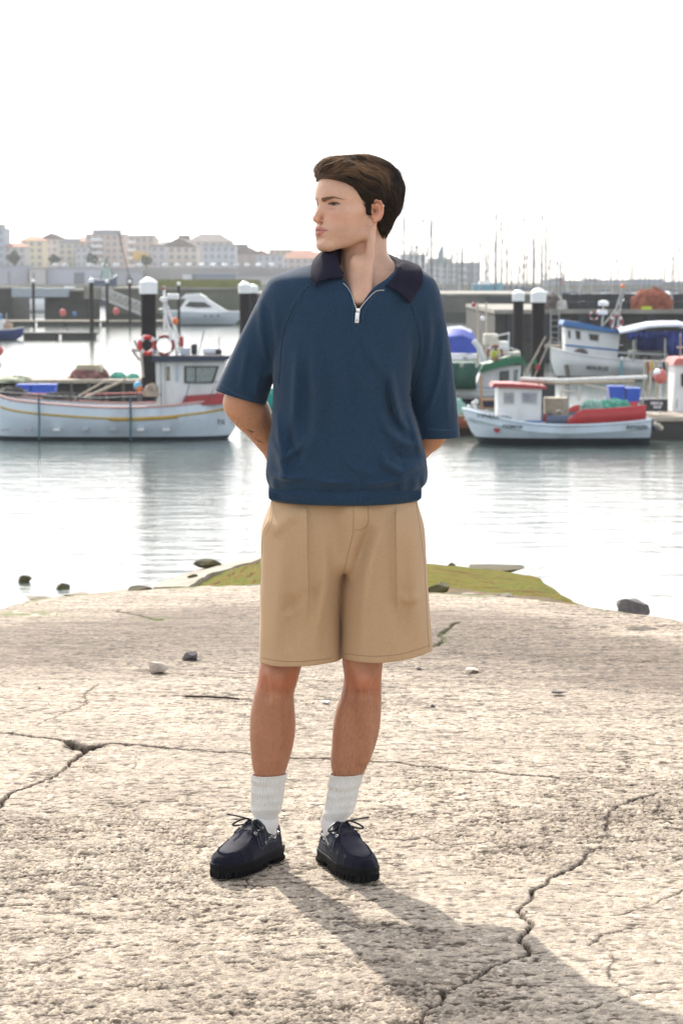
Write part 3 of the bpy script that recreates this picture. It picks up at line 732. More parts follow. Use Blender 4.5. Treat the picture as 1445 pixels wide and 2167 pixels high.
def pontoon(px0, px1, D, depth, label, h=0.55, mat=None, cat='pontoon'):
    x0, x1 = X_(px0, D), X_(px1, D); r = empty('pontoon', ((x0+x1)/2, D, WZ), 0, label, cat); w = x1-x0
    b = MB(); b.box(0, depth/2, h-0.06, w, depth, 0.12, bev=0.02); b.build('deck', mat or woodm, r)
    n = max(2, int(w/2.6))
    for i in range(n): b = MB(); b.box(-w/2+(i+0.5)*w/n, depth/2, h/2-0.22, w/n*0.84, depth*0.94, h+0.28, bev=0.05); b.build('float', concd, r)
    return r
pontoon(-60, 345, 228, 3.0, 'long far pontoon below the gangway')
pontoon(45, 206, 176, 2.4, 'short dark pontoon held by a thin pile', mat=concd)
# piles
def pile(px, ytop, D, r_, label, cap=True, group='mooring piles with white caps'):
    z1 = Z_(ytop, D)-WZ; r = empty('mooring_pile', (X_(px, D), D, WZ), 0, label, 'pile', group)
    b = MB(); b.lathe([(r_, -1.5), (r_, z1*0.93)], n=18); b.build('post', blackst, r, True)
    if cap:
        b = MB(); e = r_*1.22; hb_ = r_*1.55; b.lathe([(e*0.98, z1-hb_-r_*0.7), (e, z1-r_*0.7), (r_*0.55, z1-r_*0.22), (0, z1)], n=18); b.build('cap', whiteg, r, True)
for px, yt, D, rr, lab in [(74, 590, 230, 0.14, 'thin pile at the left end of the far pontoon'), (196, 587, 177, 0.155, 'thin pile holding the short dark pontoon'), (229, 591, 226, 0.14, 'thin pile next to the gangway head'), (277, 592, 228, 0.12, 'thin pile behind the gangway'),
    (380, 596, 182, 0.11, 'thin pile in front of the white motor yacht'), (316, 585, 73, 0.228, 'thick pile behind the wheelhouse of the left fishing boat'), (519, 594, 98, 0.22, 'thick pile close to the man\'s left shoulder'), (537, 600, 120, 0.2, 'pile half hidden behind the man\'s shoulder'),
    (1095, 612, 104, 0.222, 'thick blue-black pile, left of the pair on the right'), (1137, 608, 84, 0.228, 'thick dark pile, right of the pair on the right')]:
    pile(px, yt, D, rr, lab)
def ball(name, px, py, D, rpx, mat, label, cat='buoy', stick=None):
    c = P(px, py, D); r_ = rpx/ppm(D); r = empty(name, tuple(c), 0, label, cat)
    b = MB(); b.ball((0, 0, 0), r_, r_, r_*1.12); b.build('float', mat, r, True)
    b = MB(); b.tube([(0, 0, r_*1.05), (0, 0, r_*1.4)], r_*0.18, 6); b.build('eye', blackp, r)
    if stick:
        b = MB(); b.tube([(0, 0, -r_), (0, 0, -r_-stick)], r_*0.13, 6); b.build('stick', whitep, r)
    return r
pinkp = M('faded red plastic', (0.55, 0.10, 0.10), 0.5)
ball('buoy', 133, 661, 229, 7, pinkp, 'round red buoy on the far pontoon before the dark pier'); ball('buoy', 246, 658, 229, 7, pinkp, 'round red buoy beside the gangway foot')
ball('barrel', 158, 664, 229, 4.5, bluep, 'small blue barrel right of the red buoy', 'barrel')
# ================================================================== boats
class Boat:
    def __init__(s, name, pxc, D, label, cat, rz=0, group=None):
        s.D, s.k, s.pc, s.wl = D, ppm(D), pxc, wlpy(D)
        s.r = empty(name, (X_(pxc, D), D, WZ), rz, label, cat, group)
    def x(s, px): return (px-s.pc)/s.k
    def z(s, py): return (s.wl-py)/s.k
    def p(s, px, py, y=0.0): return Vector((s.x(px), y, s.z(py)))
    def hull(s, st, side, bottom, zb=0.16, rail=None, railr=0.05, deckm=None, decky=0.22, nv=9):
        """st: stations (px, sheer py, half beam, keel z)"""
        st = [(s.x(a), s.z(b), c, d) for a, b, c, d in st]
        q = polyline(st, 0.18); rows_s, rows_b, top = [], [], []
        def sec(v, hb): return hb*min(1.0, max(0, v)/0.75)**0.55*(0.9+0.1*v)
        for x, zs, hb, zk in q:
            hb = max(hb, 0.01); rs, rb = [], []
            lo = max(zk, zb) if zk < zs-0.05 else zs-0.05
            for i in range(nv):
                z = lo+(zs-lo)*i/(nv-1); rs.append((x, -sec((z-zk)/(zs-zk), hb), z))
            rows_s.append(rs+[(a, -b, c) for a, b, c in rs[::-1]])
            for i in range(nv):
                z = zk+(min(zb, zs)-zk)*i/(nv-1) if zk < zb else zk; rb.append((x, -sec((z-zk)/(zs-zk), hb)-0.004, z))
            rows_b.append([(a, -b, c) for a, b, c in rb[::-1]]+rb)
            top.append((x, hb, zs))
        m = MB(); m.grid([r[:nv] for r in rows_s]); m.grid([r[nv:] for r in rows_s])
        m.grid([[rows_s[0][i], rows_s[0][2*nv-1-i]] for i in range(nv)]); m.grid([[rows_s[-1][i], rows_s[-1][2*nv-1-i]] for i in range(nv)])
        o = m.build('hull', side, s.r, True)
        m = MB(); m.grid(rows_b); m.grid([[rows_b[0][i], rows_b[0][2*nv-1-i]] for i in range(nv)]); m.grid([[rows_b[-1][i], rows_b[-1][2*nv-1-i]] for i in range(nv)])
        m.build('hull_bottom', bottom, s.r, True)
        if rail:
            for sg in (-1, 1):
                m = MB(); m.tube([(x, sg*hb*1.0, z) for x, hb, z in top], railr, 6); m.build('rail', rail, s.r, True)
        m = MB(); m.grid([[(x, -hb*0.97, z-decky) for x, hb, z in top], [(x, hb*0.97, z-decky) for x, hb, z in top]]); m.build('deck', deckm or whitep, s.r)
        s.top = top; return o
    def box(s, name, px0, px1, py0, py1, y0, y1, mat, bev=0.02, parent=None, tilt=0):
        m = MB(); x0, x1, z0, z1 = s.x(px0), s.x(px1), s.z(py1), s.z(py0)
        m.box((x0+x1)/2, (y0+y1)/2, (z0+z1)/2, x1-x0, y1-y0, z1-z0, ry=tilt, bev=bev); return m.build(name, mat, parent or s.r)
    def poly(s, name, pts, y0, y1, mat, parent=None):
        m = MB(); m.prism([(s.x(a), s.z(b)) for a, b in pts], y0, y1); return m.build(name, mat, parent or s.r)
    def window(s, pts, y, glass=None, frame=None, parent=None):
        f = s.poly('window', pts, y-0.03, y, frame or blackp, parent); cx = sum(a for a, b in pts)/len(pts); cy = sum(b for a, b in pts)/len(pts)
        g = s.poly('pane', [(cx+(a-cx)*0.86, cy+(b-cy)*0.82) for a, b in pts], y-0.036, y-0.028, glass or glassd, f); return f
    def tube(s, name, pts, rpx, mat, parent=None, n=7):
        for l in (pts if isinstance(pts[0], list) else [pts]):
            m = MB(); m.tube([s.p(*a) for a in l], rpx/s.k, n); o = m.build(name, mat, parent or s.r, True)
        return o
    def ring(s, px, py, rpx, y, a, b_, n=8, tube=0.2):
        """life ring: red with white bands, a thing hung on the boat"""
        c = s.r.matrix_basis @ s.p(px, py, y); R_ = rpx/s.k
        m = MB(); m.torus((0, 0, 0), R_, R_*tube, 'Y', 32, 10); r = m.build('life_ring', a, None, True); r.location = c
        for i in range(4):
            t = math.pi/4+i*math.pi/2; k = MB(); pts = [((R_)*math.cos(t+d), 0, R_*math.sin(t+d)) for d in (-0.2, -0.1, 0, 0.1, 0.2)]; k.tube(pts, R_*tube*1.06, 10); k.build('white_band', whitep, r, True)
        return r
    def text(s, body, px, py, hpx, y, mat, name='lettering', shear=0.0, tilt=0.0, wpx=None):
        cu = bpy.data.curves.new(name, 'FONT'); cu.body = body; cu.size = hpx/s.k*1.35; cu.extrude = 0.004; cu.shear = shear; cu.offset = hpx/s.k*0.05; cu.align_x = 'CENTER'; cu.align_y = 'CENTER'
        t = bpy.data.objects.new(name, cu); COL.objects.link(t); bpy.context.view_layer.update(); me = bpy.data.meshes.new_from_object(t); w = t.dimensions.x; bpy.data.objects.remove(t)
        me.materials.clear(); me.materials.append(mat); o = bpy.data.objects.new(name, me); link(o, s.r); o.location = s.p(px, py, y); o.rotation_euler = (math.pi/2, tilt, 0)
        if wpx: o.scale = ((wpx/s.k)/w, 1, 1)
        return o
antif = M('dark antifouling', (0.012, 0.022, 0.035), 0.5, col2=(0.02, 0.03, 0.035), ns=3)
hullw = M('boat white paint', (0.66, 0.74, 0.81), 0.38, col2=(0.60, 0.68, 0.76), ns=1.2, dirt=0.38)
inkm = M('faded black lettering', (0.015, 0.02, 0.03), 0.6)
deckg = M('grey deck paint', (0.25, 0.26, 0.25), 0.7, dirt=0.4)
curt = M('curtained glass', (0.30, 0.33, 0.31), 0.15, col2=(0.18, 0.21, 0.20), ns=14)
pinkred = M('sun-bleached red', (0.55, 0.16, 0.14), 0.6, col2=(0.48, 0.12, 0.11), ns=2)
netg = M('green netting', (0.05, 0.26, 0.19), 0.9, col2=(0.10, 0.38, 0.30), ns=6, bump=1.0, bs=30)
rustm = M('rust streak', (.20, .075, .03), .9)
netb = M('grey-brown netting', (0.20, 0.16, 0.14), 0.95, col2=(0.10, 0.085, 0.08), ns=6, bump=1.0, bs=30)
neto = M('orange netting', (0.42, 0.13, 0.07), 0.95, col2=(0.24, 0.09, 0.06), ns=5, bump=1.0, bs=30)
netr = M('maroon netting', (0.20, 0.05, 0.06), 0.95, col2=(0.3, 0.2, 0.17), ns=6, bump=1.0, bs=30)
def heap(name, px, py, D, wpx, hpx, dep, mat, label, cat='net', seed=0, strands=60):
    c = P(px, py, D); k = ppm(D); a, h = wpx/2/k, hpx/k; r = empty(name, tuple(c), 0, label, cat); rg_ = np.random.default_rng(seed)
    nu, nv = 40, 14; rows = []
    for j in range(nv):
        t = j/(nv-1); row = []
        for i in range(nu):
            u = 2*math.pi*i/nu; f = math.cos(t*math.pi/2)**0.7 if j < nv-1 else 0.0
            nz = float(fbm(np.array([math.cos(u)*2+seed]), np.array([math.sin(u)*2]), np.array([t*3.0]), 3, seed)[0])
            row.append((a*f*math.cos(u)*(0.7+0.6*nz), dep/2*f*math.sin(u)*(0.7+0.6*nz), h*math.sin(t*math.pi/2)*(0.45+1.0*nz)))
        rows.append(row)
    m = MB(); m.grid(rows, close=True); m.build('pile', mat, r, True)
    m = MB()
    for _ in range(strands):
        u0 = rg_.uniform(0, 6.28); pts = []
        for s_ in range(7):
            u = u0+s_*0.22*rg_.choice([-1, 1]); t = rg_.uniform(0.05, 0.95); f = math.cos(t*math.pi/2)**0.7
            pts.append((a*f*math.cos(u)*1.02, dep/2*f*math.sin(u)*1.02, h*math.sin(t*math.pi/2)*1.02+0.01))
        m.tube(polyline(pts, 0.12), 0.010+0.012*rg_.random(), 4)
    m.build('strands', mat, r, True)
    return r
def crate(px, py, D, wpx, hpx, dep, mat, label, group, rz=0):
    """ribbed fish crate standing with its base at (px,py)"""
    c = P(px, py, D); k = ppm(D); w, h = wpx/k, hpx/k; r = empty('fish_crate', tuple(c), rz, label, 'crate', group)
    m = MB(); t = 0.03
    m.box(0, -dep/2+t/2, h/2, w, t, h); m.box(0, dep/2-t/2, h/2, w, t, h); m.box(-w/2+t/2, 0, h/2, t, dep-2*t-.002, h); m.box(w/2-t/2, 0, h/2, t, dep-2*t-.002, h); m.box(0, 0, t/2, w-2*t-.002, dep-2*t-.002, t)
    m.build('box', mat, r)
    m = MB(); m.box(0, 0, h-0.03, w+0.04, dep+0.04, 0.05); n = 5
    for i in range(n): m.box(-w/2+(i+0.5)*w/n, -dep/2-0.008, h/2-0.02, 0.025, 0.02, h*0.8)
    m.build('rim', mat, r); return r

# ---- left fishing boat
L_ = Boat('fishing_boat', 245, 67, 'white wooden fishing boat with a yellow stripe, moored left of the man', 'fishing boat')
L_.hull([(-14, 826, 0.25, -0.1), (0, 832, 0.62, -0.3), (40, 842, 0.95, -0.5), (120, 850, 1.15, -0.55), (240, 857, 1.2, -0.55), (340, 855, 1.15, -0.55), (420, 848, 0.95, -0.5), (465, 842, 0.65, -0.20), (490, 838, 0.34, 0.14), (508, 834, 0.03, 0.62)], hullw, antif, 0.10, M('pale pink rail paint', (.62, .36, .33), .6, ns=2), 0.034, deckg, 0.32)
def along(B, z_of, r, mat, x0, x1, name, off=0.02):
    m = MB(); pts = []
    for i in range(40):
        x = x0+(x1-x0)*i/39; tb = min(B.top, key=lambda t: abs(t[0]-x)); xs_ = [t[0] for t in B.top]
        hb = np.interp(x, xs_, [t[1] for t in B.top]); zs = np.interp(x, xs_, [t[2] for t in B.top]); pts.append((x, -hb*0.985-off, z_of(x, zs)))
    m.tube(pts, r, 6); return m.build(name, mat, B.r, True)
along(L_, lambda x, zs: zs-0.30, 0.032, yellowp, L_.x(10), L_.x(478), 'stripe', 0.0)
along(L_, lambda x, zs: zs-0.33, 0.042, M('bright ochre batten', (0.45, 0.26, 0.02), 0.5), L_.x(240), L_.x(382), 'stripe', 0.0)
along(L_, lambda x, zs: zs-0.05, 0.014, redp, L_.x(6), L_.x(470), 'stripe', 0.0)
for px in (22, 72, 130, 188, 248, 305, 358):
    L_.box('scupper', px-7, px+7, 901, 906, -1.225, -1.0, whitep if px in (130, 305, 358) else M('grey vent', (.4, .42, .45), .6), 0.004)
for px in (94, 284): L_.tube('fender_rope', [(px, 838, -1.22), (px+1, 880, -1.25), (px, 924, -1.24)], 2.2, M('blue-green rope', (0.05, 0.12, 0.16), 0.9))
wh = L_.poly('wheelhouse', [(336, 858), (334, 757), (482, 757), (466, 815), (452, 846)], -0.75, 0.75, whitep)
L_.poly('wheelhouse_base', [(386, 857), (396, 834), (492, 828), (492, 846), (470, 852)], -0.9, 0.9, redp)
L_.poly('roof', [(326, 760), (330, 750), (488, 750), (490, 757), (480, 761), (330, 763)], -0.95, 0.95, darkblue)
L_.window([(394, 772), (467, 772), (455, 808), (394, 808)], -0.752, curt, parent=wh); L_.window([(357, 774), (364, 774), (364, 802), (357, 802)], -0.752, M('brown glass', (0.30, 0.24, 0.14), 0.3), parent=wh)
L_.window([(376, 770), (382, 770), (382, 805), (376, 805)], -0.752, M('pale blue panel', (0.45, 0.52, 0.6), 0.5), M('pale frame', (0.5, 0.56, 0.62), 0.5), parent=wh)
L_.box('window_bar', 417, 419, 772, 808, -0.80, -0.79, blackp, 0, wh)
L_.tube('pipe', [[(342, 858, -0.82), (342, 764, -0.82)], [(350, 858, -0.82), (350, 764, -0.82)]], 2.5, whitep)
L_.tube('handrail', [[(396, 845, -0.95), (406, 806, -0.95), (464, 804, -0.95), (448, 836, -0.95)], [(8, 826, -0.8), (120, 834, -1.0), (220, 838, -1.1), (310, 834, -1.1)]], 1.1, M('dull metal', (0.12, 0.13, 0.16), 0.5))
L_.tube('stern_rail', [[(20, 836, 1.0), (150, 838, 1.1), (300, 835, 1.1)]], 1.6, pinkred)
for px in (95, 160, 175, 225, 265): L_.tube('stanchion', [(px, 846, -1.12), (px-2, 828, -1.1)], 1.3, blackp)
L_.tube('plank', [(182, 840, -0.3), (262, 805, 0.6)], 3, woodm); L_.tube('plank', [(160, 842, -0.2), (222, 806, 0.7)], 2, woodm)
L_.tube('mast', [[(378, 752, -0.1), (352, 672, 0), (349, 640, 0)], [(392, 752, 0.2), (366, 680, 0.1), (352, 640, 0)], [(350, 700, 0), (349, 606, 0)]], 2.8, whitep)
L_.tube('yard', [[(340, 634, 0), (372, 628, 0)], [(338, 655, 0), (360, 652, 0)]], 2.0, whitep)
L_.box('radar', 356, 380, 622, 634, -0.2, 0.2, whiteg, 0.04); L_.box('radar', 343, 356, 628, 640, -0.15, 0.15, whiteg, 0.04)
m = MB(); m.ball(L_.p(348, 611), 4/L_.k); m.build('lamp', redp, L_.r, True); m = MB(); m.ball(L_.p(346, 664), 3.5/L_.k); m.build('lamp', greenp, L_.r, True)
L_.tube('beacon_post', [(374, 750, -0.3), (374, 688, -0.3)], 1.6, whitep); m = MB(); m.ball(L_.p(374, 679, -0.3), 6.5/L_.k, None, 7.5/L_.k); m.build('beacon', orangep, L_.r, True)
L_.box('deck_locker', 384, 402, 735, 750, -0.4, 0.3, M('pale blue box', (0.55, 0.6, 0.66), 0.5)); L_.box('flag_board', 380, 389, 712, 734, 0.1, 0.14, redp); L_.box('raft_canister', 430, 462, 734, 749, -0.3, 0.5, whiteg, 0.08); L_.box('vent', 406, 418, 727, 750, -0.2, 0.2, blackp, 0.05)
L_.tube('antenna', [[(464, 750, -0.2), (465, 715, -0.2)], [(420, 750, .2), (432, 700, .2)]], 0.9, blackp); L_.box('lamp_box', 458, 470, 738, 750, -0.3, 0, blackp, .02)
L_.tube('gallows', [[(300, 762, -0.5), (284, 738, -0.5)], [(284, 738, -0.5), (342, 752, -0.5)], [(296, 738, 0.5), (300, 800, 0.5)], [(286, 720, 0), (296, 745, 0)]], 3.0, M('weathered grey frame', (.45, .41, .36), .8))
rngred = M('life ring red', (0.62, 0.035, 0.03), 0.5); rngdk = M('faded life ring red', (0.27, 0.045, 0.04), 0.6)
r1 = L_.ring(317, 729, 17, -0.8, rngred, None, tube=0.27); tag(r1, 'bright red life ring with white bands on the left boat', 'life ring'); r1.rotation_euler = (0, 0, 0.5)
r2 = L_.ring(353, 729, 19, -0.8, rngdk, None, tube=0.18); tag(r2, 'dark red life ring right of the bright one on the left boat', 'life ring')
m = MB(); m.ball((0, 0, 0), 9/L_.k, None, 9.5/L_.k); bb = m.build('buoy', M('pale blue plastic', (0.20, 0.50, 0.68), 0.5), None, True); bb.location = L_.r.location+L_.p(298, 813, -0.9); tag(bb, 'small buoy in pale blue and orange beside the wheelhouse', 'buoy')
m = MB(); m.ball((0.03, -0.02, -0.06), 7.5/L_.k); m.build('lower_half', orangep, bb, True)
heap('net_bundle', 322, 838, 66.3, 36, 24, 0.5, M('beige netting', (0.42, 0.34, 0.27), .95, ns=8, bump=1, bs=30), 'beige bundle of net beside the small blue buoy', seed=3)
# reg. marks near the bow
L_.text('F.N', 471, 890, 12, -0.80, inkm, wpx=14)
# barge behind it
bg = Boat('work_raft', 130, 77, 'dark work raft behind the left fishing boat', 'raft')
bg.box('deck', -30, 300, 800, 808, -1.2, 2.0, woodm, .02); bg.box('float', -28, 298, 810, 884, -1.1, 1.9, M('black tarred timber', (0.03, 0.03, 0.026), .8, dirt=.3), .03)
for i in range(9): bg.box('rubbing_board', -22+36*i, -16+36*i, 806, 880, -1.25, -1.12, M('grey timber', (.12, .11, .09), .9), .01)
heap('net_heap', 190, 802, 77, 82, 26, 1.4, netr, 'heap of maroon and cream netting on the dark raft', seed=5)
t_ = Boat('wooden_hatch', 190, 77, 'cream board lying on top of the netting', 'board'); t_.poly('board', [(164, 781), (168, 771), (214, 771), (222, 786)], -0.5, 0.5, M('cream board', (.42, .38, .27), .8))
heap('net_heap', 250, 802, 77, 34, 12, 1.0, netg, 'small green net heap at the right end of the raft', seed=8); heap('net_heap', 282, 802, 77, 26, 10, 1.0, netg, 'smaller dark green net heap beside the thick pile', seed=9)
for i, (px, w) in enumerate([(52, 28), (82, 26), (107, 24)]):
    crate(px, 834, 69.0, w, 22, 0.5, M('blue crate plastic', (0.02, 0.10, 0.55), .45), ['leftmost blue crate on the left fishing boat', 'middle blue crate on the left fishing boat', 'rightmost blue crate on the left fishing boat, with a beige lid'][i], 'blue crates on the left boat')
heap('tarpaulin', 30, 808, 76, 70, 12, 1.2, M('pale green tarpaulin', (.45, .47, .33), .8), 'pale green tarpaulin at the left end of the raft', 'tarpaulin', 12, 5)
heap('net_heap', 26, 836, 67.4, 60, 16, .9, M('black netting', (.03, .03, .032), .9, col2=(.10, .09, .08), ns=7, bump=1, bs=30), 'dark tangled net in the stern of the left fishing boat', seed=71, strands=110); heap('net_heap', 140, 845, 67.2, 96, 14, .8, M('black netting', (.03, .03, .032)), 'long dark net bundle amidships on the left fishing boat', seed=72, strands=120)
heap('net_heap', 578, 872, 74, 36, 42, 1.0, M('teal netting', (0.01, 0.30, 0.25), .9, ns=6, bump=1, bs=30), 'teal net heap seen in the gap between the man\'s arm and top', seed=14)
ball('buoy', -2, 742, 90, 9, pinkp, 'pink and white buoy cut off by the left edge')
ball('buoy', -4, 772, 90, 8, M('white buoy plastic', (.7, .68, .66), .5), 'white buoy below the pink one at the left edge')

# ---- white motor yacht
Yt = Boat('motor_yacht', 430, 232, 'sleek white motor yacht moored at the mossy quay', 'yacht')
Yt.hull([(350, 657, 1.3, -0.3), (380, 658, 1.5, -0.35), (430, 660, 1.55, -0.35), (470, 660, 1.2, -0.2), (495, 659, 0.6, 0.1), (512, 658, 0.03, 0.8)], M('pale blue grey gelcoat', (.52, .58, .64), .25), antif, 0.12, whiteg, 0.06, whiteg, 0.05)
Yt.poly('superstructure', [(380, 658), (392, 640), (400, 626), (430, 626), (452, 640), (478, 656), (490, 659)], -1.1, 1.1, whiteg); Yt.poly('hardtop', [(384, 632), (396, 622), (425, 621), (440, 630), (420, 629)], -1.2, 1.2, whiteg)
Yt.poly('side_window', [(394, 648), (404, 638), (436, 639), (452, 650), (420, 651)], -1.13, -1.09, glassd)
for px in (435, 448, 462): Yt.box('porthole', px, px+5, 666, 669, -1.56, -1.50, glassd, .01)
# ---- small blue boat at the left edge
Bb = Boat('small_boat', 5, 176, 'small dark blue boat with gear aboard, cut off by the left edge', 'boat')
Bb.hull([(-40, 697, 0.8, -0.2), (0, 697, 0.9, -0.2), (30, 696, 0.7, -0.1), (52, 692, 0.05, 0.4)], M('cobalt hull paint', (.02, .05, .20), .45), antif, .1, whitep, .04, woodm, .1)
Bb.box('cuddy', -14, 12, 676, 697, -.5, .5, whitep); Bb.box('gear', 12, 28, 684, 697, -.5, .5, M('tan gear', (.45, .3, .22), .8)); Bb.tube('pole', [(16, 697, 0), (17, 662, 0)], 1.2, steelm); Bb.box('engine_cover', -4, 6, 664, 677, -.3, .3, bluep, .05)
# ---- trawler by the sheds
Tr = Boat('trawler', 226, 420, 'dark blue trawler with a green mast and crane boom at the far quay', 'trawler')
Tr.hull([(200, 590, 1.8, -.3), (215, 592, 2, -.3), (238, 590, 1.6, -.2), (250, 582, .05, 1.0)], M('navy hull paint', (.03, .06, .12), .5), antif, .3, whitep, .1, deckg, .3)
Tr.box('wheelhouse', 222, 236, 568, 590, -1, 1, M('green white paint', (.35, .45, .42), .5)); Tr.tube('mast', [[(226, 570, 0), (228, 545, 0)], [(215, 590, 0), (228, 548, 0)], [(244, 588, 0), (228, 548, 0)]], 1.2, M('green steel', (.10, .20, .16), .6))
Tr.tube('boom', [(278, 592, 0), (266, 545, 0), (254, 492, 0)], 1.2, M('boom steel', (.10, .09, .09), .6)); Tr.box('boom_foot', 272, 284, 588, 640, -1, 1, blackp)

# ---- yachts of the marina
def yacht(kind):
    r = empty('sailing_yacht' if kind else 'motor_boat', (0, 0, 0), 0)
    m = MB(); rows = []
    for t in np.linspace(0, 1, 9):
        hb = 1.5*math.sin(min(1, (1-t)*1.4+0.12)*math.pi/2)*(1 if t < 1 else .05); x = -4.5+9*t; zs = 1.0+0.35*t*t
        rows.append([(x, -hb, zs), (x, -hb*.85, .3), (x, 0, -.4), (x, hb*.85, .3), (x, hb, zs)])
    m.grid(rows); m.grid([rows[0][:3], rows[0][:1:-1]]); m.grid([[q[0] for q in rows], [q[4] for q in rows]]); m.build('hull', whiteg, r, True)
    m = MB(); m.prism([(-2.6, 1.0), (-2.4, 1.7), (0.6, 1.65), (2.0, 1.1)] if kind else [(-3, 1.0), (-2.6, 2.6), (0, 2.6), (1.6, 1.7), (3, 1.2)], -1.0, 1.0); cb = m.build('cabin', whiteg, r)
    m = MB(); m.prism([(-2.2, 1.25), (-2.1, 1.5), (0.4, 1.48), (1.0, 1.3)] if kind else [(-2.4, 1.9), (-2.3, 2.3), (0, 2.3), (0.9, 1.9)], -1.03, -1.0); m.build('window', glassd, cb)
    if kind:
        m = MB(); m.tube([(0.3, 0, 1.2), (0.3, 0, 12.5)], [0.17, 0.13], 6); m.build('mast', M('anodised mast', (.16, .16, .17), .6), r, True)
        m = MB(); m.tube([(0.3, 0, 2.4), (-3.6, 0, 2.5)], .10, 6); m.build('boom', M('sail cover', (.03, .06, .14), .8), r, True); m = MB(); m.tube([(0.3, -.7, 8.0), (0.3, .7, 8.0)], .04, 5); m.build('spreader', steelm, r, True)
        m = MB(); m.tube([(0.3, 0, 12.4), (4.4, 0, 1.4)], .07, 5); m.build('stay', steelm, r); m = MB(); m.tube([(0.3, 0, 12.4), (-4.4, 0, 1.2)], .025, 4); m.build('stay', steelm, r)
    return r
SY = yacht(1); MY = yacht(0); rgm = np.random.default_rng(21); first = True
for i in range(60):
    px = 834+i*10.3+rgm.uniform(-4, 4)
    if 838 < px < 850: px += 14
    D = rgm.uniform(318, 460); o = SY if first else copy_tree(SY); first = False
    if px > 1190: D = rgm.uniform(420, 600)
    s = rgm.uniform(0.7, 1.12)*(1.0 if px < 1180 else 0.8); o.location = (X_(px, D), D, WZ+.05); o.rotation_euler = (0, 0, rgm.uniform(0, 6.28)); o.scale = (s, s, s*rgm.uniform(.8, 1.25))
    tag(o, 'bare-masted white yacht, %s mast from the left in the marina on the right' % ordn(i), 'sailing yacht', 'sailing yachts in the far marina')
first = True
for i, px in enumerate([8, 24, 44, 60, 88, 104, 124, 142, 160, 176, 205, 300, 322, 360, 392, 432, 470, 515]):
    D = 300+60*(i % 4)+rgm.uniform(0, 30); o = MY if first else copy_tree(MY); first = False
    s = rgm.uniform(0.8, 1.2); o.location = (X_(px, D), D, WZ+.4); o.rotation_euler = (0, 0, rgm.uniform(-.5, .5)+(math.pi if i % 2 else 0)); o.scale = (s*.7, s*.7, s)
    tag(o, '%s small white motor boat from the left, moored before the far sheds' % ordn(i), 'motor boat', 'motor boats before the far sheds')
Bk = Boat('blue_yacht', 1028, 330, 'light blue hulled yacht without its mast, above the long quay wall', 'yacht')
Bk.hull([(998, 600, 1.0, 2.0), (1012, 601, 1.5, 1.6), (1030, 601, 1.5, 1.5), (1050, 599, .9, 1.7), (1062, 597, .03, 2.4)], M('light blue gelcoat', (.16, .36, .46), .3), antif, 1.7, whitep, .06, whitep, .1); Bk.poly('cabin', [(1010, 600), (1014, 594), (1034, 594), (1042, 600)], -.8, .8, whitep); Bk.box('cradle', 1012, 1046, 612, 700, -.8, .8, steelm)
# ---- quay on the right with its gear
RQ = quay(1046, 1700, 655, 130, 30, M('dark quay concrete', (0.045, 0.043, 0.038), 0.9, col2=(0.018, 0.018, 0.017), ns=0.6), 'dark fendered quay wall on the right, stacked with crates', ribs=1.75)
Dq = 131.5; zq = Z_(655, 130)+0.01
pyq = 654
for i in range(7):
    for j in range(2):
        crate(1200+i*24, pyq-j*16.5, Dq, 23, 16, 0.6, blackp, '%s black crate of the %s row on the quay, left of the orange nets' % (['first', 'second', 'third', 'fourth', 'fifth', 'sixth', 'seventh'][i], ['lower', 'upper'][j]), 'black crates on the quay')
for i in range(2):
    for j in range(2):
        crate(1434+i*24, pyq-j*16.5, Dq, 23, 16, 0.6, blackp, '%s black crate of the %s row right of the orange nets' % (['first', 'second'][i], ['lower', 'upper'][j]), 'black crates on the quay')
heap('net_heap', 1380, pyq, 130.9, 84, 40, 1.8, neto, 'big heap of orange netting on the right quay', seed=31, strands=160)
heap('net_heap', 1168, pyq, 131, 40, 30, 1.4, netb, 'grey-brown net heap at the left end of the quay', seed=33, strands=90); heap('net_heap', 1186, pyq, 130.6, 26, 18, 1.0, M('pale netting', (.5, .48, .44), .9, ns=7, bump=1, bs=30), 'pale net bundle beside the grey-brown heap', seed=35)
b = MB(); a_ = P(1364, 651, 130.3); c_ = P(1380, 631, 130.6); b.tube([a_, a_.lerp(c_, .5), c_], 0.11, 12); o = b.build('fender_float', orangep, None, True); tag(o, 'bright orange cylindrical float leaning on the netting', 'float')
b = MB(); a_ = P(1393, 655, 130.2); c_ = P(1416, 632, 130.6); b.tube([a_, a_.lerp(c_, .6), c_], [0.13, 0.13, 0.05], 12); o = b.build('fender_float', M('cream plastic', (.55, .48, .36), .6), None, True); tag(o, 'cream torpedo shaped float right of the orange one', 'float')
b = MB(); b.box(P(1368, 655, 130.1).x, 130.1, zq+.06, .55, .3, .2, bev=.05); o = b.build('flotation_vest', M('neon yellow fabric', (.55, .66, .03), .8), None); tag(o, 'neon yellow vest lying before the orange netting', 'vest')
ld = empty('quay_ladder', (X_(1172, 129.6), 129.55, WZ), 0, 'dark steel ladder fixed to the right quay wall', 'ladder'); b = MB()
for s in (-.22, .22): b.tube([(s, 0, .1), (s, 0, zq-WZ)], .035, 6)
b.build('stile', steelm, ld)
for i in range(8): b = MB(); b.tube([(-.22, 0, .3+.32*i), (.22, 0, .3+.32*i)], .028, 6); b.build('rung', steelm, ld)

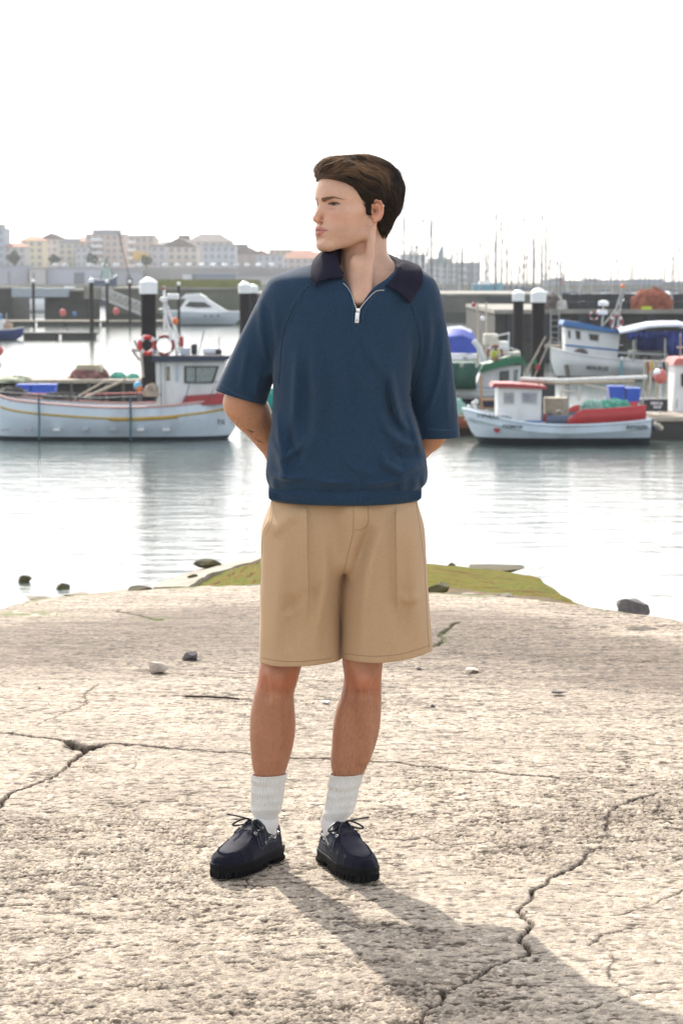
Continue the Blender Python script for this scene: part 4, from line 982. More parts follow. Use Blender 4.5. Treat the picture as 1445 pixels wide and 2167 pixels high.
# ---- boat B: white and blue, listing
B_ = Boat('fishing_boat', 1290, 108, 'white fishing boat with a bright blue roof and tarpaulin behind the heart boat', 'fishing boat')
B_.hull([(1164, 735, .03, 0.75), (1176, 739, .45, 0.1), (1200, 744, .95, -.3), (1250, 752, 1.3, -.4), (1320, 759, 1.35, -.4), (1390, 764, 1.3, -.35), (1440, 764, 1.1, -.2), (1455, 763, .9, .1)], whitep, antif, .12, whitep, .05, deckg, .3)
cb = B_.poly('wheelhouse', [(1192, 748), (1190, 692), (1305, 706), (1300, 760)], -.85, .85, whitep)
B_.poly('roof', [(1184, 684), (1188, 677), (1225, 682), (1313, 700), (1316, 705), (1262, 700), (1184, 688)], -1.1, 1.1, bluep)
B_.poly('window_frame', [(1190, 727), (1302, 738), (1302, 742), (1190, 731)], -.87, -.84, bluep)
for pts in ([(1196, 697), (1201, 698), (1202, 716), (1197, 715)], [(1211, 697), (1222, 699), (1223, 719), (1213, 717)], [(1238, 704), (1262, 707), (1260, 722), (1241, 719)]): B_.window(pts, -.852, M('tinted window', (.05, .04, .03), .15), M('pale grey frame', (.45, .48, .52), .5), cb)
B_.tube('mast', [[(1292, 700, 0), (1302, 650, 0), (1315, 608, 0)], [(1304, 700, 0), (1308, 655, 0), (1317, 612, 0)]], 2.2, steelm); m = MB(); m.ball(B_.p(1314, 606), 4.5/B_.k); m.build('lamp', orangep, B_.r, True)
B_.tube('mast_brace', [[(1298, 668, 0), (1312, 655, 0)], [(1304, 645, 0), (1318, 634, 0)], [(1266, 700, 0), (1300, 655, 0)]], 1.4, steelm)
m = MB(); m.lathe([(0.22, -.09), (.24, 0), (.22, .1), (.1, .14), (0, .15)], B_.p(1274, 643), 16); m.build('radar', whiteg, B_.r, True); B_.tube('radar_post', [(1274, 648, 0), (1272, 690, 0)], 2.2, M('cream post', (.5, .46, .38), .7)); B_.box('roof_box', 1262, 1282, 656, 666, -.2, .2, whiteg, .05)
a1 = B_.ring(1252, 668, 8.5, -.5, rngdk, None); tag(a1, 'red and white life ring left on the blue boat\'s roof', 'life ring'); a2 = B_.ring(1297, 681, 12.5, -.9, rngdk, None); tag(a2, 'larger red and white life ring beside the blue boat\'s mast', 'life ring')
tarp = M('white cover and painted sunlight', (.72, .74, .8), .6, ns=2); tarpb = M('blue tarpaulin', (.015, .035, .22), .6, col2=(.01, .025, .15), ns=2)  # on the canopy the white is sunlight painted onto a blue tarp
cn = Boat('boat_canopy', 1375, 107, 'blue side curtains and canopy, its top painted white as sunlit, on the blue-roofed boat', 'canopy')
rows = []
for (px, py) in [(1302, 694), (1322, 690), (1342, 686), (1365, 681), (1395, 679), (1430, 679), (1470, 690)]: rows.append([cn.p(px, py+10, -1.25), cn.p(px, py+4, -1.0), cn.p(px, py, 0), cn.p(px, py+4, 1.0), cn.p(px, py+10, 1.25)])
m = MB(); m.grid(rows); o = m.build('canopy_top', tarp, cn.r, True); o.modifiers.new('t', 'SOLIDIFY').thickness = 0.03
def curtain(x0, x1, y0, y1, dep):
    m = MB(); rr = []
    for i in range(25):
        t = i/24; px = x0+(x1-x0)*t; rr.append([cn.p(px, y0, dep+.05*math.sin(t*28)), cn.p(px, y1+3*math.sin(t*9), dep+.07*math.sin(t*28+.4))])
    m.grid(rr); o = m.build('curtain', tarpb, cn.r, True); o.modifiers.new('t', 'SOLIDIFY').thickness = 0.015
curtain(1318, 1365, 702, 716, -1.2); curtain(1365, 1404, 701, 712, -1.2); curtain(1403, 1470, 700, 750, -1.15); curtain(1350, 1470, 702, 745, 1.15)
cn.tube('post', [[(1332, 764, -1.1), (1332, 700, -1.1)], [(1398, 764, -1.1), (1398, 700, -1.1)], [(1350, 764, 1.1), (1350, 700, 1.1)]], 2.0, steelm)
B_.box('winch_housing', 1300, 1318, 730, 760, -.5, .5, blackp); B_.tube('bulwark_rail', [(1300, 744, -1.3), (1380, 748, -1.3), (1450, 748, -1.2)], 1.6, whitep); B_.box('engine_box', 1330, 1395, 742, 762, -.6, .6, M('grey box', (.2, .2, .19), .7))
m = MB(); m.torus(B_.p(1356, 756, -1.2), 9/B_.k, 3.5/B_.k, 'Y', 20, 8); m.build('tyre_fender', blackp, B_.r, True)
B_.text('MARIA DE LUZ', 1256, 777, 8, -1.36, inkm, tilt=rad(4), wpx=46); heap('net_bundle', 1228, 752, 107.2, 30, 14, .5, netb, 'brown net bundle on the foredeck below the blue-roofed cabin', seed=40)
B_.tube('anchor_post', [(1306, 795, -1.38), (1306, 762, -1.38)], 2.2, M('teal post', (.10, .38, .48), .5)); m = MB(); m.ball(B_.p(1307, 757, -1.38), 5/B_.k); m.build('lamp', whiteg, B_.r, True)
B_.tube('hanging_fender', [(1193, 770, -.95), (1197, 795, -1.0)], 5, M('dirty fender', (.14, .12, .10), .8)); B_.tube('bowsprit', [(1150, 733, 0), (1185, 733, 0)], 4, woodm); B_.tube('bow_rail', [[(1150, 735, -.2), (1160, 722, -.3), (1188, 724, -.5)]], 1.0, steelm)

# ---- boat C: green roof
C_ = Boat('fishing_boat', 1040, 88, 'white fishing boat with a green roof behind the heart boat', 'fishing boat')
C_.hull([(940, 818, 1.0, -.3), (980, 820, 1.2, -.4), (1040, 822, 1.25, -.4), (1090, 818, .9, -.3), (1125, 808, .03, .5)], whitep, antif, .12, whitep, .05, deckg, .2)
cc = C_.poly('wheelhouse', [(1002, 824), (1016, 778), (1099, 770), (1094, 824)], -.8, .8, whitep); C_.poly('roof', [(1010, 784), (1018, 770), (1085, 752), (1098, 752), (1109, 768), (1106, 771), (1088, 766), (1050, 776), (1014, 786)], -1.05, 1.05, greenp)
C_.window([(1053, 784), (1073, 782), (1073, 803), (1053, 804)], -.802, M('grey window', (.10, .11, .11), .2), parent=cc); C_.window([(1083, 781), (1092, 780), (1090, 803), (1083, 803)], -.802, curt, parent=cc)
C_.poly('blue_trim', [(1000, 823), (1001, 819), (1094, 816), (1094, 820)], -.83, -.79, bluep)
C_.box('water_tank', 1022, 1052, 706, 730, -.35, .35, M('cream plastic tank', (.66, .62, .52), .6), .05); C_.tube('mast', [[(1010, 770, 0), (1009, 640, 0)], [(1030, 640, .8), (1031, 770, .8)]], 1.8, M('cream mast', (.50, .43, .35), .6)); m = MB(); m.ball(C_.p(1001, 645), 5/C_.k); m.build('lamp', redp, C_.r, True); m = MB(); m.ball(C_.p(1020, 674), 5/C_.k); m.build('floodlight', whiteg, C_.r, True)
C_.tube('roof_rail', [[(1040, 730, -.6), (1075, 735, -.6), (1095, 742, -.6)], [(1072, 760, -.6), (1073, 703, -.6)], [(1040, 712, -.6), (1075, 704, -.6)]], 1.4, whitep); C_.tube('roof_gear', [(1000, 720, -.3), (1012, 735, -.3), (1022, 765, -.3)], 6, whitep)
C_.box('yellow_drum', 1037, 1056, 742, 757, -.4, 0, M('neon yellow plastic', (.58, .62, .05), .5), .05); C_.box('white_case', 1052, 1074, 722, 742, -.3, .3, whitep, .04); C_.poly('roof_slab', [(1045, 752), (1050, 746), (1098, 744), (1098, 750)], -.5, .5, M('pale slab', (.6, .57, .5), .7))
a3 = C_.ring(1043, 745, 15, -.85, rngdk, None, tube=.16); tag(a3, 'red life ring in front of a yellow drum on the green roof', 'life ring')
gt = M('dark green tarpaulin', (.012, .085, .055), .7, col2=(.01, .06, .04), ns=3)
gc = Boat('green_tarpaulin', 985, 87, 'dark green tarpaulin hanging beside the green-roofed wheelhouse', 'tarpaulin'); m = MB(); rr = []
for i in range(20): t = i/19; px = 930+(1016-930)*t; rr.append([gc.p(px, 768-2*math.sin(t*3), -.9+.06*math.sin(t*17)), gc.p(px-8*t+4*math.sin(t*11), 795, -1.0+.08*math.sin(t*17+1)), gc.p(px-14*t, 820, -.95)])
m.grid(rr); o = m.build('sheet', gt, gc.r, True); o.modifiers.new('t', 'SOLIDIFY').thickness = .02; gc.box('frame', 930, 1005, 766, 822, -.7, .7, gt)
Dk = Boat('covered_boat', 975, 97, 'boat under a blue and white cover behind the man\'s elbow', 'boat')
Dk.hull([(925, 752, .9, -.2), (960, 754, 1.1, -.3), (1000, 752, .9, -.2), (1018, 748, .05, .3)], whitep, antif, .1, whitep, .06, whitep, .1)
m = MB(); rr = []
for (px, py) in [(930, 700), (945, 693), (975, 691), (998, 700), (1008, 718), (1010, 745)]: rr.append([Dk.p(px, max(py+20, 746), -.95), Dk.p(px, py+18, -.9), Dk.p(px, py, -.3), Dk.p(px, py, .3), Dk.p(px, py+18, .9)])
m.grid(rr); o = m.build('cover', M('royal blue cover', (.03, .07, .42), .6, col2=(.02, .05, .3), ns=2), Dk.r, True)
m = MB(); rr = []
for (px, py) in [(940, 695), (975, 691), (996, 699)]: rr.append([Dk.p(px, py+12, -.62), Dk.p(px, py-1.2, -.32), Dk.p(px, py-1.2, .3)])
m.grid(rr); m.build('cover_top', tarp, Dk.r, True); Dk.tube('side_fender', [[(945, 756, -1.15), (975, 757, -1.2)], [(984, 757, -1.2), (1004, 754, -1.1)]], 6, whitep)

# ---- boat A: white and red with the heart
A_ = Boat('fishing_boat', 1180, 65, 'small white fishing boat with a red heart and red bulwark right of the man', 'fishing boat')
A_.hull([(979, 864, .02, 0.86), (990, 866, .28, 0.52), (1006, 870, .52, 0.12), (1030, 875, .78, -0.25), (1080, 886, 1.0, -.4), (1150, 894, 1.08, -.45), (1240, 894, 1.08, -.45), (1320, 889, 1.02, -.42), (1360, 885, .92, -.38), (1369, 884, .88, -.30)], hullw, antif, .20, hullw, .04, deckg, .28)
along(A_, lambda x, zs: zs-.22, .022, M('grey green line', (.36, .45, .44), .5), A_.x(990), A_.x(1366), 'rub_rail', .0)
def strip_on(B, x0, x1, z0f, z1f, mat, name, off=.03):
    m = MB(); r0, r1_ = [], []; xs_ = [t[0] for t in B.top]
    for i in range(30):
        x = x0+(x1-x0)*i/29; hb = np.interp(x, xs_, [t[1] for t in B.top]); zs = np.interp(x, xs_, [t[2] for t in B.top])
        r0.append((x, -hb+off, zs+z0f)); r1_.append((x, -hb+off-.02, zs+z1f(i/29)))
    m.grid([r0, r1_]); o = m.build(name, mat, B.r, True); o.modifiers.new('t', 'SOLIDIFY').thickness = .03
    m = MB(); m.grid([[(x, -y, z) for x, y, z in r0], [(x, -y, z) for x, y, z in r1_]]); o = m.build(name, mat, B.r, True); o.modifiers.new('t', 'SOLIDIFY').thickness = .03
strip_on(A_, A_.x(1192), A_.x(1358), -.02, lambda t: .12+.30*min(1, t*5+.1), M('bright red paint', (.46, .028, .03), .45, col2=(.38, .025, .028), ns=3), 'bulwark'); strip_on(A_, A_.x(1150), A_.x(1300), -.02, lambda t: .25, M('blue grey coaming', (.10, .13, .2), .6), 'coaming', .25)
wa = A_.poly('wheelhouse', [(1049, 886), (1050, 815), (1092, 815), (1142, 819), (1140, 897), (1096, 893)], -.62, .62, whitep)
A_.poly('roof', [(1037, 817), (1041, 808), (1082, 809), (1151, 815), (1152, 821), (1084, 818)], -.74, .74, redp)
A_.window([(1097, 826), (1134, 827), (1132, 852), (1100, 850)], -.622, M('hazy window', (.36, .36, .36), .2, col2=(.2, .22, .26), ns=10), M('light frame', (.6, .63, .66), .5), wa); A_.window([(1060, 826), (1084, 826), (1084, 852), (1062, 852)], -.622, M('hazy window', (.3, .3, .3)), M('cream frame', (.62, .58, .52), .6), wa)
A_.box('sill_trim', 1104, 1142, 885, 889, -1.02, -.98, bluep, .005); A_.poly('foredeck_box', [(1049, 889), (1049, 862), (1090, 862), (1094, 890)], -.7, -.60, whitep)
A_.text('STEPHELE-217772-L', 1042, 878, 7.5, -.93, inkm, tilt=rad(5), wpx=74); A_.text('NASCEMAR INF', 1078, 897.5, 5.5, -1.05, inkm, tilt=rad(4), wpx=42); A_.text('PORTUGUESA', 1338, 899, 7.5, -1.06, inkm, tilt=rad(-1.5), wpx=44)
m = MB(); pts = []
for i in range(40):
    t = 2*math.pi*i/40; pts.append((A_.x(1046.5)+.080/16*16*math.sin(t)**3*1.0, A_.z(906)+.080/16*(13*math.cos(t)-5*math.cos(2*t)-2*math.cos(3*t)-math.cos(4*t))))
m.prism(pts, -.90, -.5); m.build('heart', M('heart red', (.35, .01, .02), .5), A_.r)
A_.tube('boom', [(1100, 801, -.2), (1180, 804, -.2), (1366, 797, -.2)], 4.2, M('white spar', (.80, .79, .76), .5)); A_.tube('boom_lashing', [(1100, 806, -.1), (1180, 811, -.1), (1340, 807, -.1)], 2.6, M('tan spar', (.42, .36, .26), .7)); A_.tube('boom_support', [[(1186, 894, -.1), (1210, 805, -.1)], [(1358, 884, -.1), (1360, 800, -.1)], [(1140, 815, 0), (1138, 800, 0)]], 1.8, steelm)
A_.tube('frame', [[(1180, 826, -.5), (1212, 826, -.5)], [(1234, 812, -.4), (1280, 822, -.4), (1286, 845, -.4)], [(1178, 890, .5), (1196, 812, .5)], [(1222, 815, -.4), (1222, 845, -.4)]], 2.0, M('cream pipe', (.58, .53, .45), .6))
A_.box('locker', 1154, 1204, 842, 880, .1, .7, M('beige locker', (.40, .34, .26), .7), .03); m = MB(); m.torus(A_.p(1178, 875, -.6), 7/A_.k, 4/A_.k, 'Y', 20, 8); m.tube([A_.p(1178, 875, -.62), A_.p(1178, 875, -.3)], 3/A_.k, 8); m.build('winch', M('tan winch', (.30, .25, .19), .7), A_.r, True)
A_.tube('extinguisher', [(1148, 890, -.7), (1149, 872, -.7)], 4, redp); A_.box('hauler', 1153, 1166, 872, 894, -.5, 0, blackp, .04)
A_.tube('outboard_gear', [(1374, 890, .2), (1384, 902, .2), (1390, 912, .2)], 9, M('dark outboard', (.05, .055, .07), .5)); 
for i, (px, py) in enumerate([(1386, 897), (1393, 900), (1398, 905)]): m = MB(); m.ball(A_.p(px, py, -.1), 5/A_.k); m.build('net_float', M('cream float', (.55, .48, .38), .6), A_.r, True)
heap('net_heap', 1252, 872, 65.2, 50, 24, .9, M('pale green netting', (.28, .50, .42), .9, ns=6, bump=1, bs=30), 'pale green net heap in the boat with the heart', seed=51, strands=90); heap('net_heap', 1300, 872, 65.3, 74, 25, .9, netg, 'darker green net heap right of the pale one', seed=52, strands=120)
crate(1302, 850, 69, 32, 34, .6, M('blue crate plastic', (0.02, 0.10, 0.55)), 'left blue crate behind the green nets', 'blue crates behind the heart boat'); crate(1337, 852, 69, 30, 32, .6, M('blue crate plastic', (0.02, 0.10, 0.55)), 'right blue crate behind the green nets', 'blue crates behind the heart boat')
# orange hull at the man's elbow
Or = Boat('rowing_boat', 975, 69, 'orange-red wooden boat between the man and the heart boat', 'boat')
Or.hull([(890, 872, .4, -.1), (930, 874, .7, -.3), (975, 876, .8, -.3), (1010, 874, .5, -.1), (1030, 870, .03, .4)], M('orange red hull', (.36, .10, .045), .55, col2=(.28, .08, .04), ns=3, dirt=.3), M('brown bottom', (.05, .03, .02), .7), .22, woodm, .04, deckg, .12)
for i, (px, py) in enumerate([(992, 862), (1002, 854), (1008, 850), (1004, 862)]):
    ball('net_float', px, py, 69, 5.0, M('bright white float', (.8, .8, .78), .3), ['lowest left white float', 'middle white float', 'topmost white float', 'lowest right white float'][i]+' in the orange boat', 'float')
heap('net_heap', 962, 874, 69, 46, 28, .7, M('pale green netting', (.28, .5, .42)), 'pale green net heap in the orange boat', seed=60)
f_ = Boat('drying_frame', 1015, 69.8, 'orange-brown post frame with a dark cloth beside the orange boat', 'frame'); f_.tube('post', [[(1018, 880, 0), (1018, 795, 0)], [(1018, 846, 0), (1050, 846, 0)], [(1018, 862, 0), (1050, 862, 0)]], 2.6, M('orange brown timber', (.42, .24, .13), .8)); f_.box('cloth', 1022, 1052, 848, 861, -.05, .05, M('dark cloth', (.02, .025, .05), .8), .01)
# poles with pennants
pl = Boat('pole_bundle', 1130, 82, 'bundle of leaning poles with a small red and green pennant', 'poles'); pl.tube('pole', [[(1112, 790, 0), (1153, 712, 0)], [(1130, 800, .3), (1168, 712, .3)], [(1104, 806, 0), (1140, 740, .1)]], 1.7, M('bamboo', (.42, .36, .28), .7)); pl.poly('pennant', [(1122, 768), (1132, 756), (1136, 772)], -.02, .02, greenp); pl.poly('pennant', [(1130, 776), (1140, 768), (1142, 780), (1134, 784)], -.02, .02, redp); pl.box('base', 1100, 1172, 800, 850, -.4, .4, blackp)
# ---- boat and pontoon at the right edge
pontoon(1352, 1600, 66.5, 2.6, 'planked pontoon at the right edge', h=.62)
E_ = Boat('fishing_boat', 1440, 70, 'weathered white wheelhouse on a red hull, cut off by the right edge', 'fishing boat')
E_.hull([(1404, 866, .03, .5), (1418, 868, .7, .1), (1450, 872, 1.1, -.3), (1540, 874, 1.2, -.4), (1580, 870, 1.0, -.3)], redp, antif, .3, M('pale rail', (.6, .57, .53), .6), .05, deckg, .15)
ew = E_.poly('wheelhouse', [(1414, 872), (1420, 768), (1540, 762), (1540, 874)], -.8, .8, whitep); E_.window([(1431, 788), (1440, 787), (1441, 814), (1432, 815)], -.802, parent=ew); E_.poly('roof', [(1412, 770), (1420, 756), (1550, 752), (1550, 764)], -.95, .95, pinkred); E_.tube('mast', [[(1437, 760, 0), (1437, 705, 0)], [(1430, 735, 0), (1450, 735, 0)]], 1.8, M('cream mast', (.5, .43, .35))); E_.tube('line', [[(1437, 710, 0), (1422, 860, -.9)]], .7, blackp)
bk = ball('buoy', 1397, 796, 68, 14.5, M('faded coral plastic', (.62, .16, .14), .5), 'large coral buoy with a white cap on a stick at the right', stick=.95); m = MB(); m.ball((-.05, 0, .10), .145, .17, .11, 14, 8); m.build('white_cap', whiteg, bk, True)
ck = Boat('gear_rack', 1385, 69.5, 'rack hung with ropes and yellow gear beside the coral buoy', 'rack'); ck.tube('bar', [[(1360, 763, 0), (1412, 766, 0)], [(1362, 870, 0), (1362, 763, 0)], [(1410, 870, 0), (1411, 766, 0)]], 2, M('cream pipe', (.58, .53, .45)))
for i, (px, ln_, c) in enumerate([(1368, 30, (.30, .07, .05)), (1376, 18, (.6, .42, .05)), (1372, 70, (.55, .5, .4)), (1386, 84, (.45, .42, .3)), (1402, 40, (.03, .03, .03)), (1364, 60, (.3, .3, .2))]): ck.tube('hanging_rope', [(px, 766, -.05), (px+2, 766+ln_*.5, -.1), (px-1, 766+ln_, -.06)], 3.2, M('hung gear %d' % i, c, .8))
sg = Boat('dark_tarpaulin', 1385, 67.2, 'black tarpaulin with white lettering on the pontoon', 'tarpaulin'); sg.box('sheet', 1356, 1412, 844, 870, -.1, .5, blackp, .03); sg.text('PESCA', 1388, 853, 6, -.11, whitep, wpx=26); sg.text('MAR', 1390, 861, 6, -.11, whitep, wpx=18)

# ---- mossy slabs and stones at the broken edge
mossm_old = M('mossy concrete', (0.105, 0.150, 0.018), 0.95, col2=(0.13, 0.085, 0.020), ns=2.6, bump=0.8, bs=40, dirt=0.5)
mossd = M('dark weed stone', (0.035, 0.035, 0.022), 0.9, col2=(0.09, 0.07, 0.02), ns=5, bump=0.8, bs=30)
drym = M('dry slab', (0.36, 0.31, 0.25), 0.9, col2=(0.2, 0.17, 0.12), ns=4, bump=.6, bs=40)
def moss_material(scale=(.7, 2.6, 5), rot=.25):
    m = bpy.data.materials.new('weed covered concrete'); m.use_nodes = True; nt = m.node_tree; b = nt.nodes['Principled BSDF']; L = nt.links.new; b.inputs['Roughness'].default_value = .95; b.inputs['Specular IOR Level'].default_value = 0.08
    g = nd(nt, 'ShaderNodeNewGeometry'); mp = nd(nt, 'ShaderNodeMapping'); mp.inputs['Scale'].default_value = scale; mp.inputs['Rotation'].default_value = (0, 0, rot); L(g.outputs['Position'], mp.inputs[0])
    n = nd(nt, 'ShaderNodeTexNoise', i_Scale=2.6, i_Detail=9.0, i_Roughness=.7); L(mp.outputs[0], n.inputs['Vector']); r = nd(nt, 'ShaderNodeValToRGB'); L(n.outputs['Fac'], r.inputs[0]); c = r.color_ramp
    c.elements[0].position = .36; c.elements[0].color = (.020, .016, .008, 1); c.elements[1].position = .74; c.elements[1].color = (.17, .19, .025, 1)
    for p_, q_ in ((.43, (.13, .075, .014, 1)), (.49, (.17, .145, .02, 1)), (.56, (.085, .105, .012, 1))): e = c.elements.new(p_); e.color = q_
    L(r.outputs[0], b.inputs['Base Color']); n2 = nd(nt, 'ShaderNodeTexNoise', i_Scale=26.0, i_Detail=5.0); L(g.outputs['Position'], n2.inputs['Vector']); bp = nd(nt, 'ShaderNodeBump', i_Strength=1.0, i_Distance=.04); L(n2.outputs['Fac'], bp.inputs['Height']); L(bp.outputs[0], b.inputs['Normal'])
    return m
mossm = moss_material((.9, 4.2, 5), .12); mossl = moss_material((6.5, .8, 2), .22)
def slabmesh(name, top, thick, mat, label, seed, cat='slab', side=None):
    """tilted broken slab whose upper face runs through the surveyed rows of points"""
    nu, nv = 40, 16; rows = []
    A0 = [np.array(polyline([tuple(p) for p in r], 0.05)) for r in top]
    def rs(c, n): s = np.concatenate([[0], np.cumsum(np.linalg.norm(np.diff(c, axis=0), axis=1))]); t = np.linspace(0, s[-1], n); return np.stack([np.interp(t, s, c[:, k]) for k in range(3)], 1)
    A0 = [rs(a, nu) for a in A0]
    for j in range(nv):
        t = j/(nv-1)*(len(A0)-1); i = min(int(t), len(A0)-2); f = t-i; q = A0[i]*(1-f)+A0[i+1]*f
        e = 0.02*(fbm(q[:, 0]*6, q[:, 1]*6, None, 3, seed)-0.5)*2*np.array(1.0); q = q.copy(); q[:, 2] += e*0.6; rows.append([tuple(v) for v in q])
    low = [[(x, y, z-thick) for x, y, z in r] for r in rows]
    m = MB(); m.grid(rows); m.grid(low); m.grid([rows[0], low[0]]); m.grid([rows[-1], low[-1]]); m.grid([[r[0] for r in rows], [r[0] for r in low]]); m.grid([[r[-1] for r in rows], [r[-1] for r in low]])
    bmesh.ops.remove_doubles(m.bm, verts=m.bm.verts, dist=1e-4); o = m.build(name, mat, None, True)
    o['label'] = label; o['category'] = cat; return o
slabmesh('mossy_slab', [[P(405, 1252, 13.2), P(470, 1252, 13.2), P(560, 1249, 13.2), P(640, 1250, 13.2)], [P(400, 1246, 14), P(470, 1236, 14), P(560, 1222, 14), P(640, 1216, 14)], [P(442, 1219, 15.5), P(480, 1208, 15.5), P(556, 1184, 15.5), P(650, 1176, 15.5)]], 1.4, mossl, 'green mossy slab rising out of the water left of the shorts', 3)
slabmesh('dry_slab', [[P(325, 1243, 13.6), P(350, 1244, 13.6), P(398, 1242, 13.6)], [P(340, 1232, 15), P(390, 1226, 15), P(440, 1216, 15)], [P(420, 1205, 16.6), P(500, 1190, 16.6), P(560, 1180, 16.6)]], 0.9, drym, 'pale dry slab behind the left mossy one', 4)
slabmesh('mossy_slab', [[P(840, 1253, 12.8), P(930, 1252, 12.6), P(1040, 1268, 12.2), P(1150, 1276, 12.0), P(1244, 1285, 11.9)], [P(850, 1222, 13.6), P(930, 1222, 13.6), P(1040, 1240, 13.4), P(1150, 1252, 13), P(1200, 1268, 12.6)], [P(860, 1192, 15), P(905, 1194, 15), P(1000, 1202, 15), P(1085, 1212, 15), P(1136, 1222, 14.8)]], 1.6, mossm, 'green and brown mossy slab right of the shorts', 5)
weedm = M('brown weed', (.15, .085, .018), .9, col2=(.035, .028, .012), ns=9, bump=1.0, bs=40)
slabmesh('weed_and_shade_ledge', [[P(840, 1262, 12.15), P(930, 1262, 12.15), P(1040, 1274, 11.95), P(1150, 1282, 11.8), P(1240, 1288, 11.7)], [P(840, 1240, 12.5), P(930, 1243, 12.45), P(1040, 1254, 12.3), P(1150, 1266, 12.05), P(1225, 1279, 11.85)]], .8, weedm, 'brown weedy ledge along the front of the right mossy slab', 8)
slabmesh('weed_and_shade_ledge', [[P(488, 1251, 12.3), P(520, 1251, 12.3), P(640, 1252, 12.3)], [P(492, 1247, 12.9), P(525, 1238, 12.9), P(640, 1228, 12.9)]], .8, M('painted gap shade', (.018, .018, .010), .8, col2=(.05, .045, .015), ns=9, bump=1, bs=40), 'black ledge added as the shaded gap under the left mossy slab', 9)  # black ledge added where the gap under the slab lies in shade
def stone(px, py, D, wpx, hpx, mat, label, seed, cat='stone', name='stone', sink=0.2, z=None):
    c = P(px, py, D); k = ppm(D); w, h = wpx/k, hpx/k; m = MB(); bmesh.ops.create_icosphere(m.bm, subdivisions=4, radius=1.0); rg_ = np.random.default_rng(seed)
    pl_ = [(rg_.normal(0, 1, 3), rg_.uniform(.42, .78)) for _ in range(15)]
    for v in m.bm.verts:
        q = np.array(v.co)
        for n, d in pl_:
            n_ = n/np.linalg.norm(n); e = q.dot(n_)-d
            if e > 0: q = q-n_*e*0.97
        q *= 1.18*(1+0.10*(float(fbm(np.array([q[0]*3+seed]), np.array([q[1]*3]), np.array([q[2]*3]), 3, seed)[0])-.5)*2)
        v.co = (q[0]*w/2*1.15, q[1]*w/2, q[2]*h/2*1.15)
    o = m.build(name, mat, None, True); o.location = (c.x, c.y, (z+h/2*(1-sink)) if z is not None else c.z+h/2*(1-sink)); o['label'] = label; o['category'] = cat; return o
stm = M('pale stone', (.62, .54, .45), .9, col2=(.38, .31, .25), ns=14, bump=.7, bs=60); std = M('dark stone', (.17, .15, .14), .9, col2=(.09, .08, .08), ns=14, bump=.8, bs=60)
stone(333, 1424, PZ(333, 1424, 0).y, 40, 30, stm, 'pale sandy stone on the concrete left of the man', 1, z=-.005); stone(406, 1397, PZ(406, 1397, 0).y, 33, 24, std, 'small dark grey stone behind the pale sandy one', 2, z=-.005)
stone(1341, 1301, 10.7, 60, 38, std, 'big square grey stone at the water\'s edge on the right', 3, z=None, sink=0.15); stone(996, 1424, PZ(996, 1424, 0).y, 30, 14, stm, 'flat pale stone right of the shorts', 4, z=-.002); stone(1178, 1468, PZ(1178, 1468, 0).y, 34, 7, std, 'thin dark chip of stone far right on the concrete', 5, z=0)
stone(690, 1488, PZ(690, 1488, 0).y, 20, 6, M('white chip', (.8, .78, .74), .8), 'white chip between the man\'s legs', 6, z=0); stone(914, 1498, PZ(914, 1498, 0).y, 11, 9, std, 'tiny dark pebble right of the calf', 7, z=0); stone(1014, 1485, PZ(1014, 1485, 0).y, 14, 6, stm, 'tiny pale pebble right of the calf', 8, z=0); stone(886, 1420, PZ(886, 1420, 0).y, 9, 8, std, 'tiny brown pebble below the shorts', 9, z=0)
for i, (px, py, w, h, lab) in enumerate([(50, 1232, 30, 16, 'dark rock standing alone in the water at the far left'), (131, 1246, 36, 12, 'flat dark rock in the water right of the lone one'), (440, 1196, 46, 18, 'dark rock beyond the dry slab'), (410, 1222, 22, 10, 'small dark rock on the dry slab'), (1035, 1206, 116, 18, 'long dark rock lying behind the right mossy slab'), (958, 1200, 16, 12, 'small dark rock left of the long one')]):
    D_ = PZ(px, py, WZ).y if i < 2 else 16.8; stone(px, py+2, D_ if i < 2 else (16.5 if i != 3 else 15), w, h*(1.4 if i < 2 else 1), mossd, lab, 20+i, 'rock', 'rock', z=WZ if i < 2 else None, sink=.9 if i < 2 else .4)
for i, (px, py, w, h) in enumerate([(165, 1262, 64, 12), (265, 1258, 70, 10), (80, 1268, 50, 12), (290, 1252, 50, 14), (930, 1250, 60, 22), (985, 1262, 40, 10), (1075, 1266, 28, 12), (480, 1258, 120, 10), (560, 1256, 60, 10)]):
    stone(px, py, edge_y(X_(px, 12))+0.15, w, h, mossd if i in (3, 4) else drym, ['flat weedy stone on the broken edge', 'low pale stone on the broken edge', 'weedy stone at the far left of the edge', 'dark mossy stone beside the left slab', 'black weedy stone under the right slab', 'small stone at the foot of the right slab', 'pale stone on the right mossy slab', 'long flat stone below the left slab', 'flat stone just left of the shorts'][i], 40+i, sink=.5)
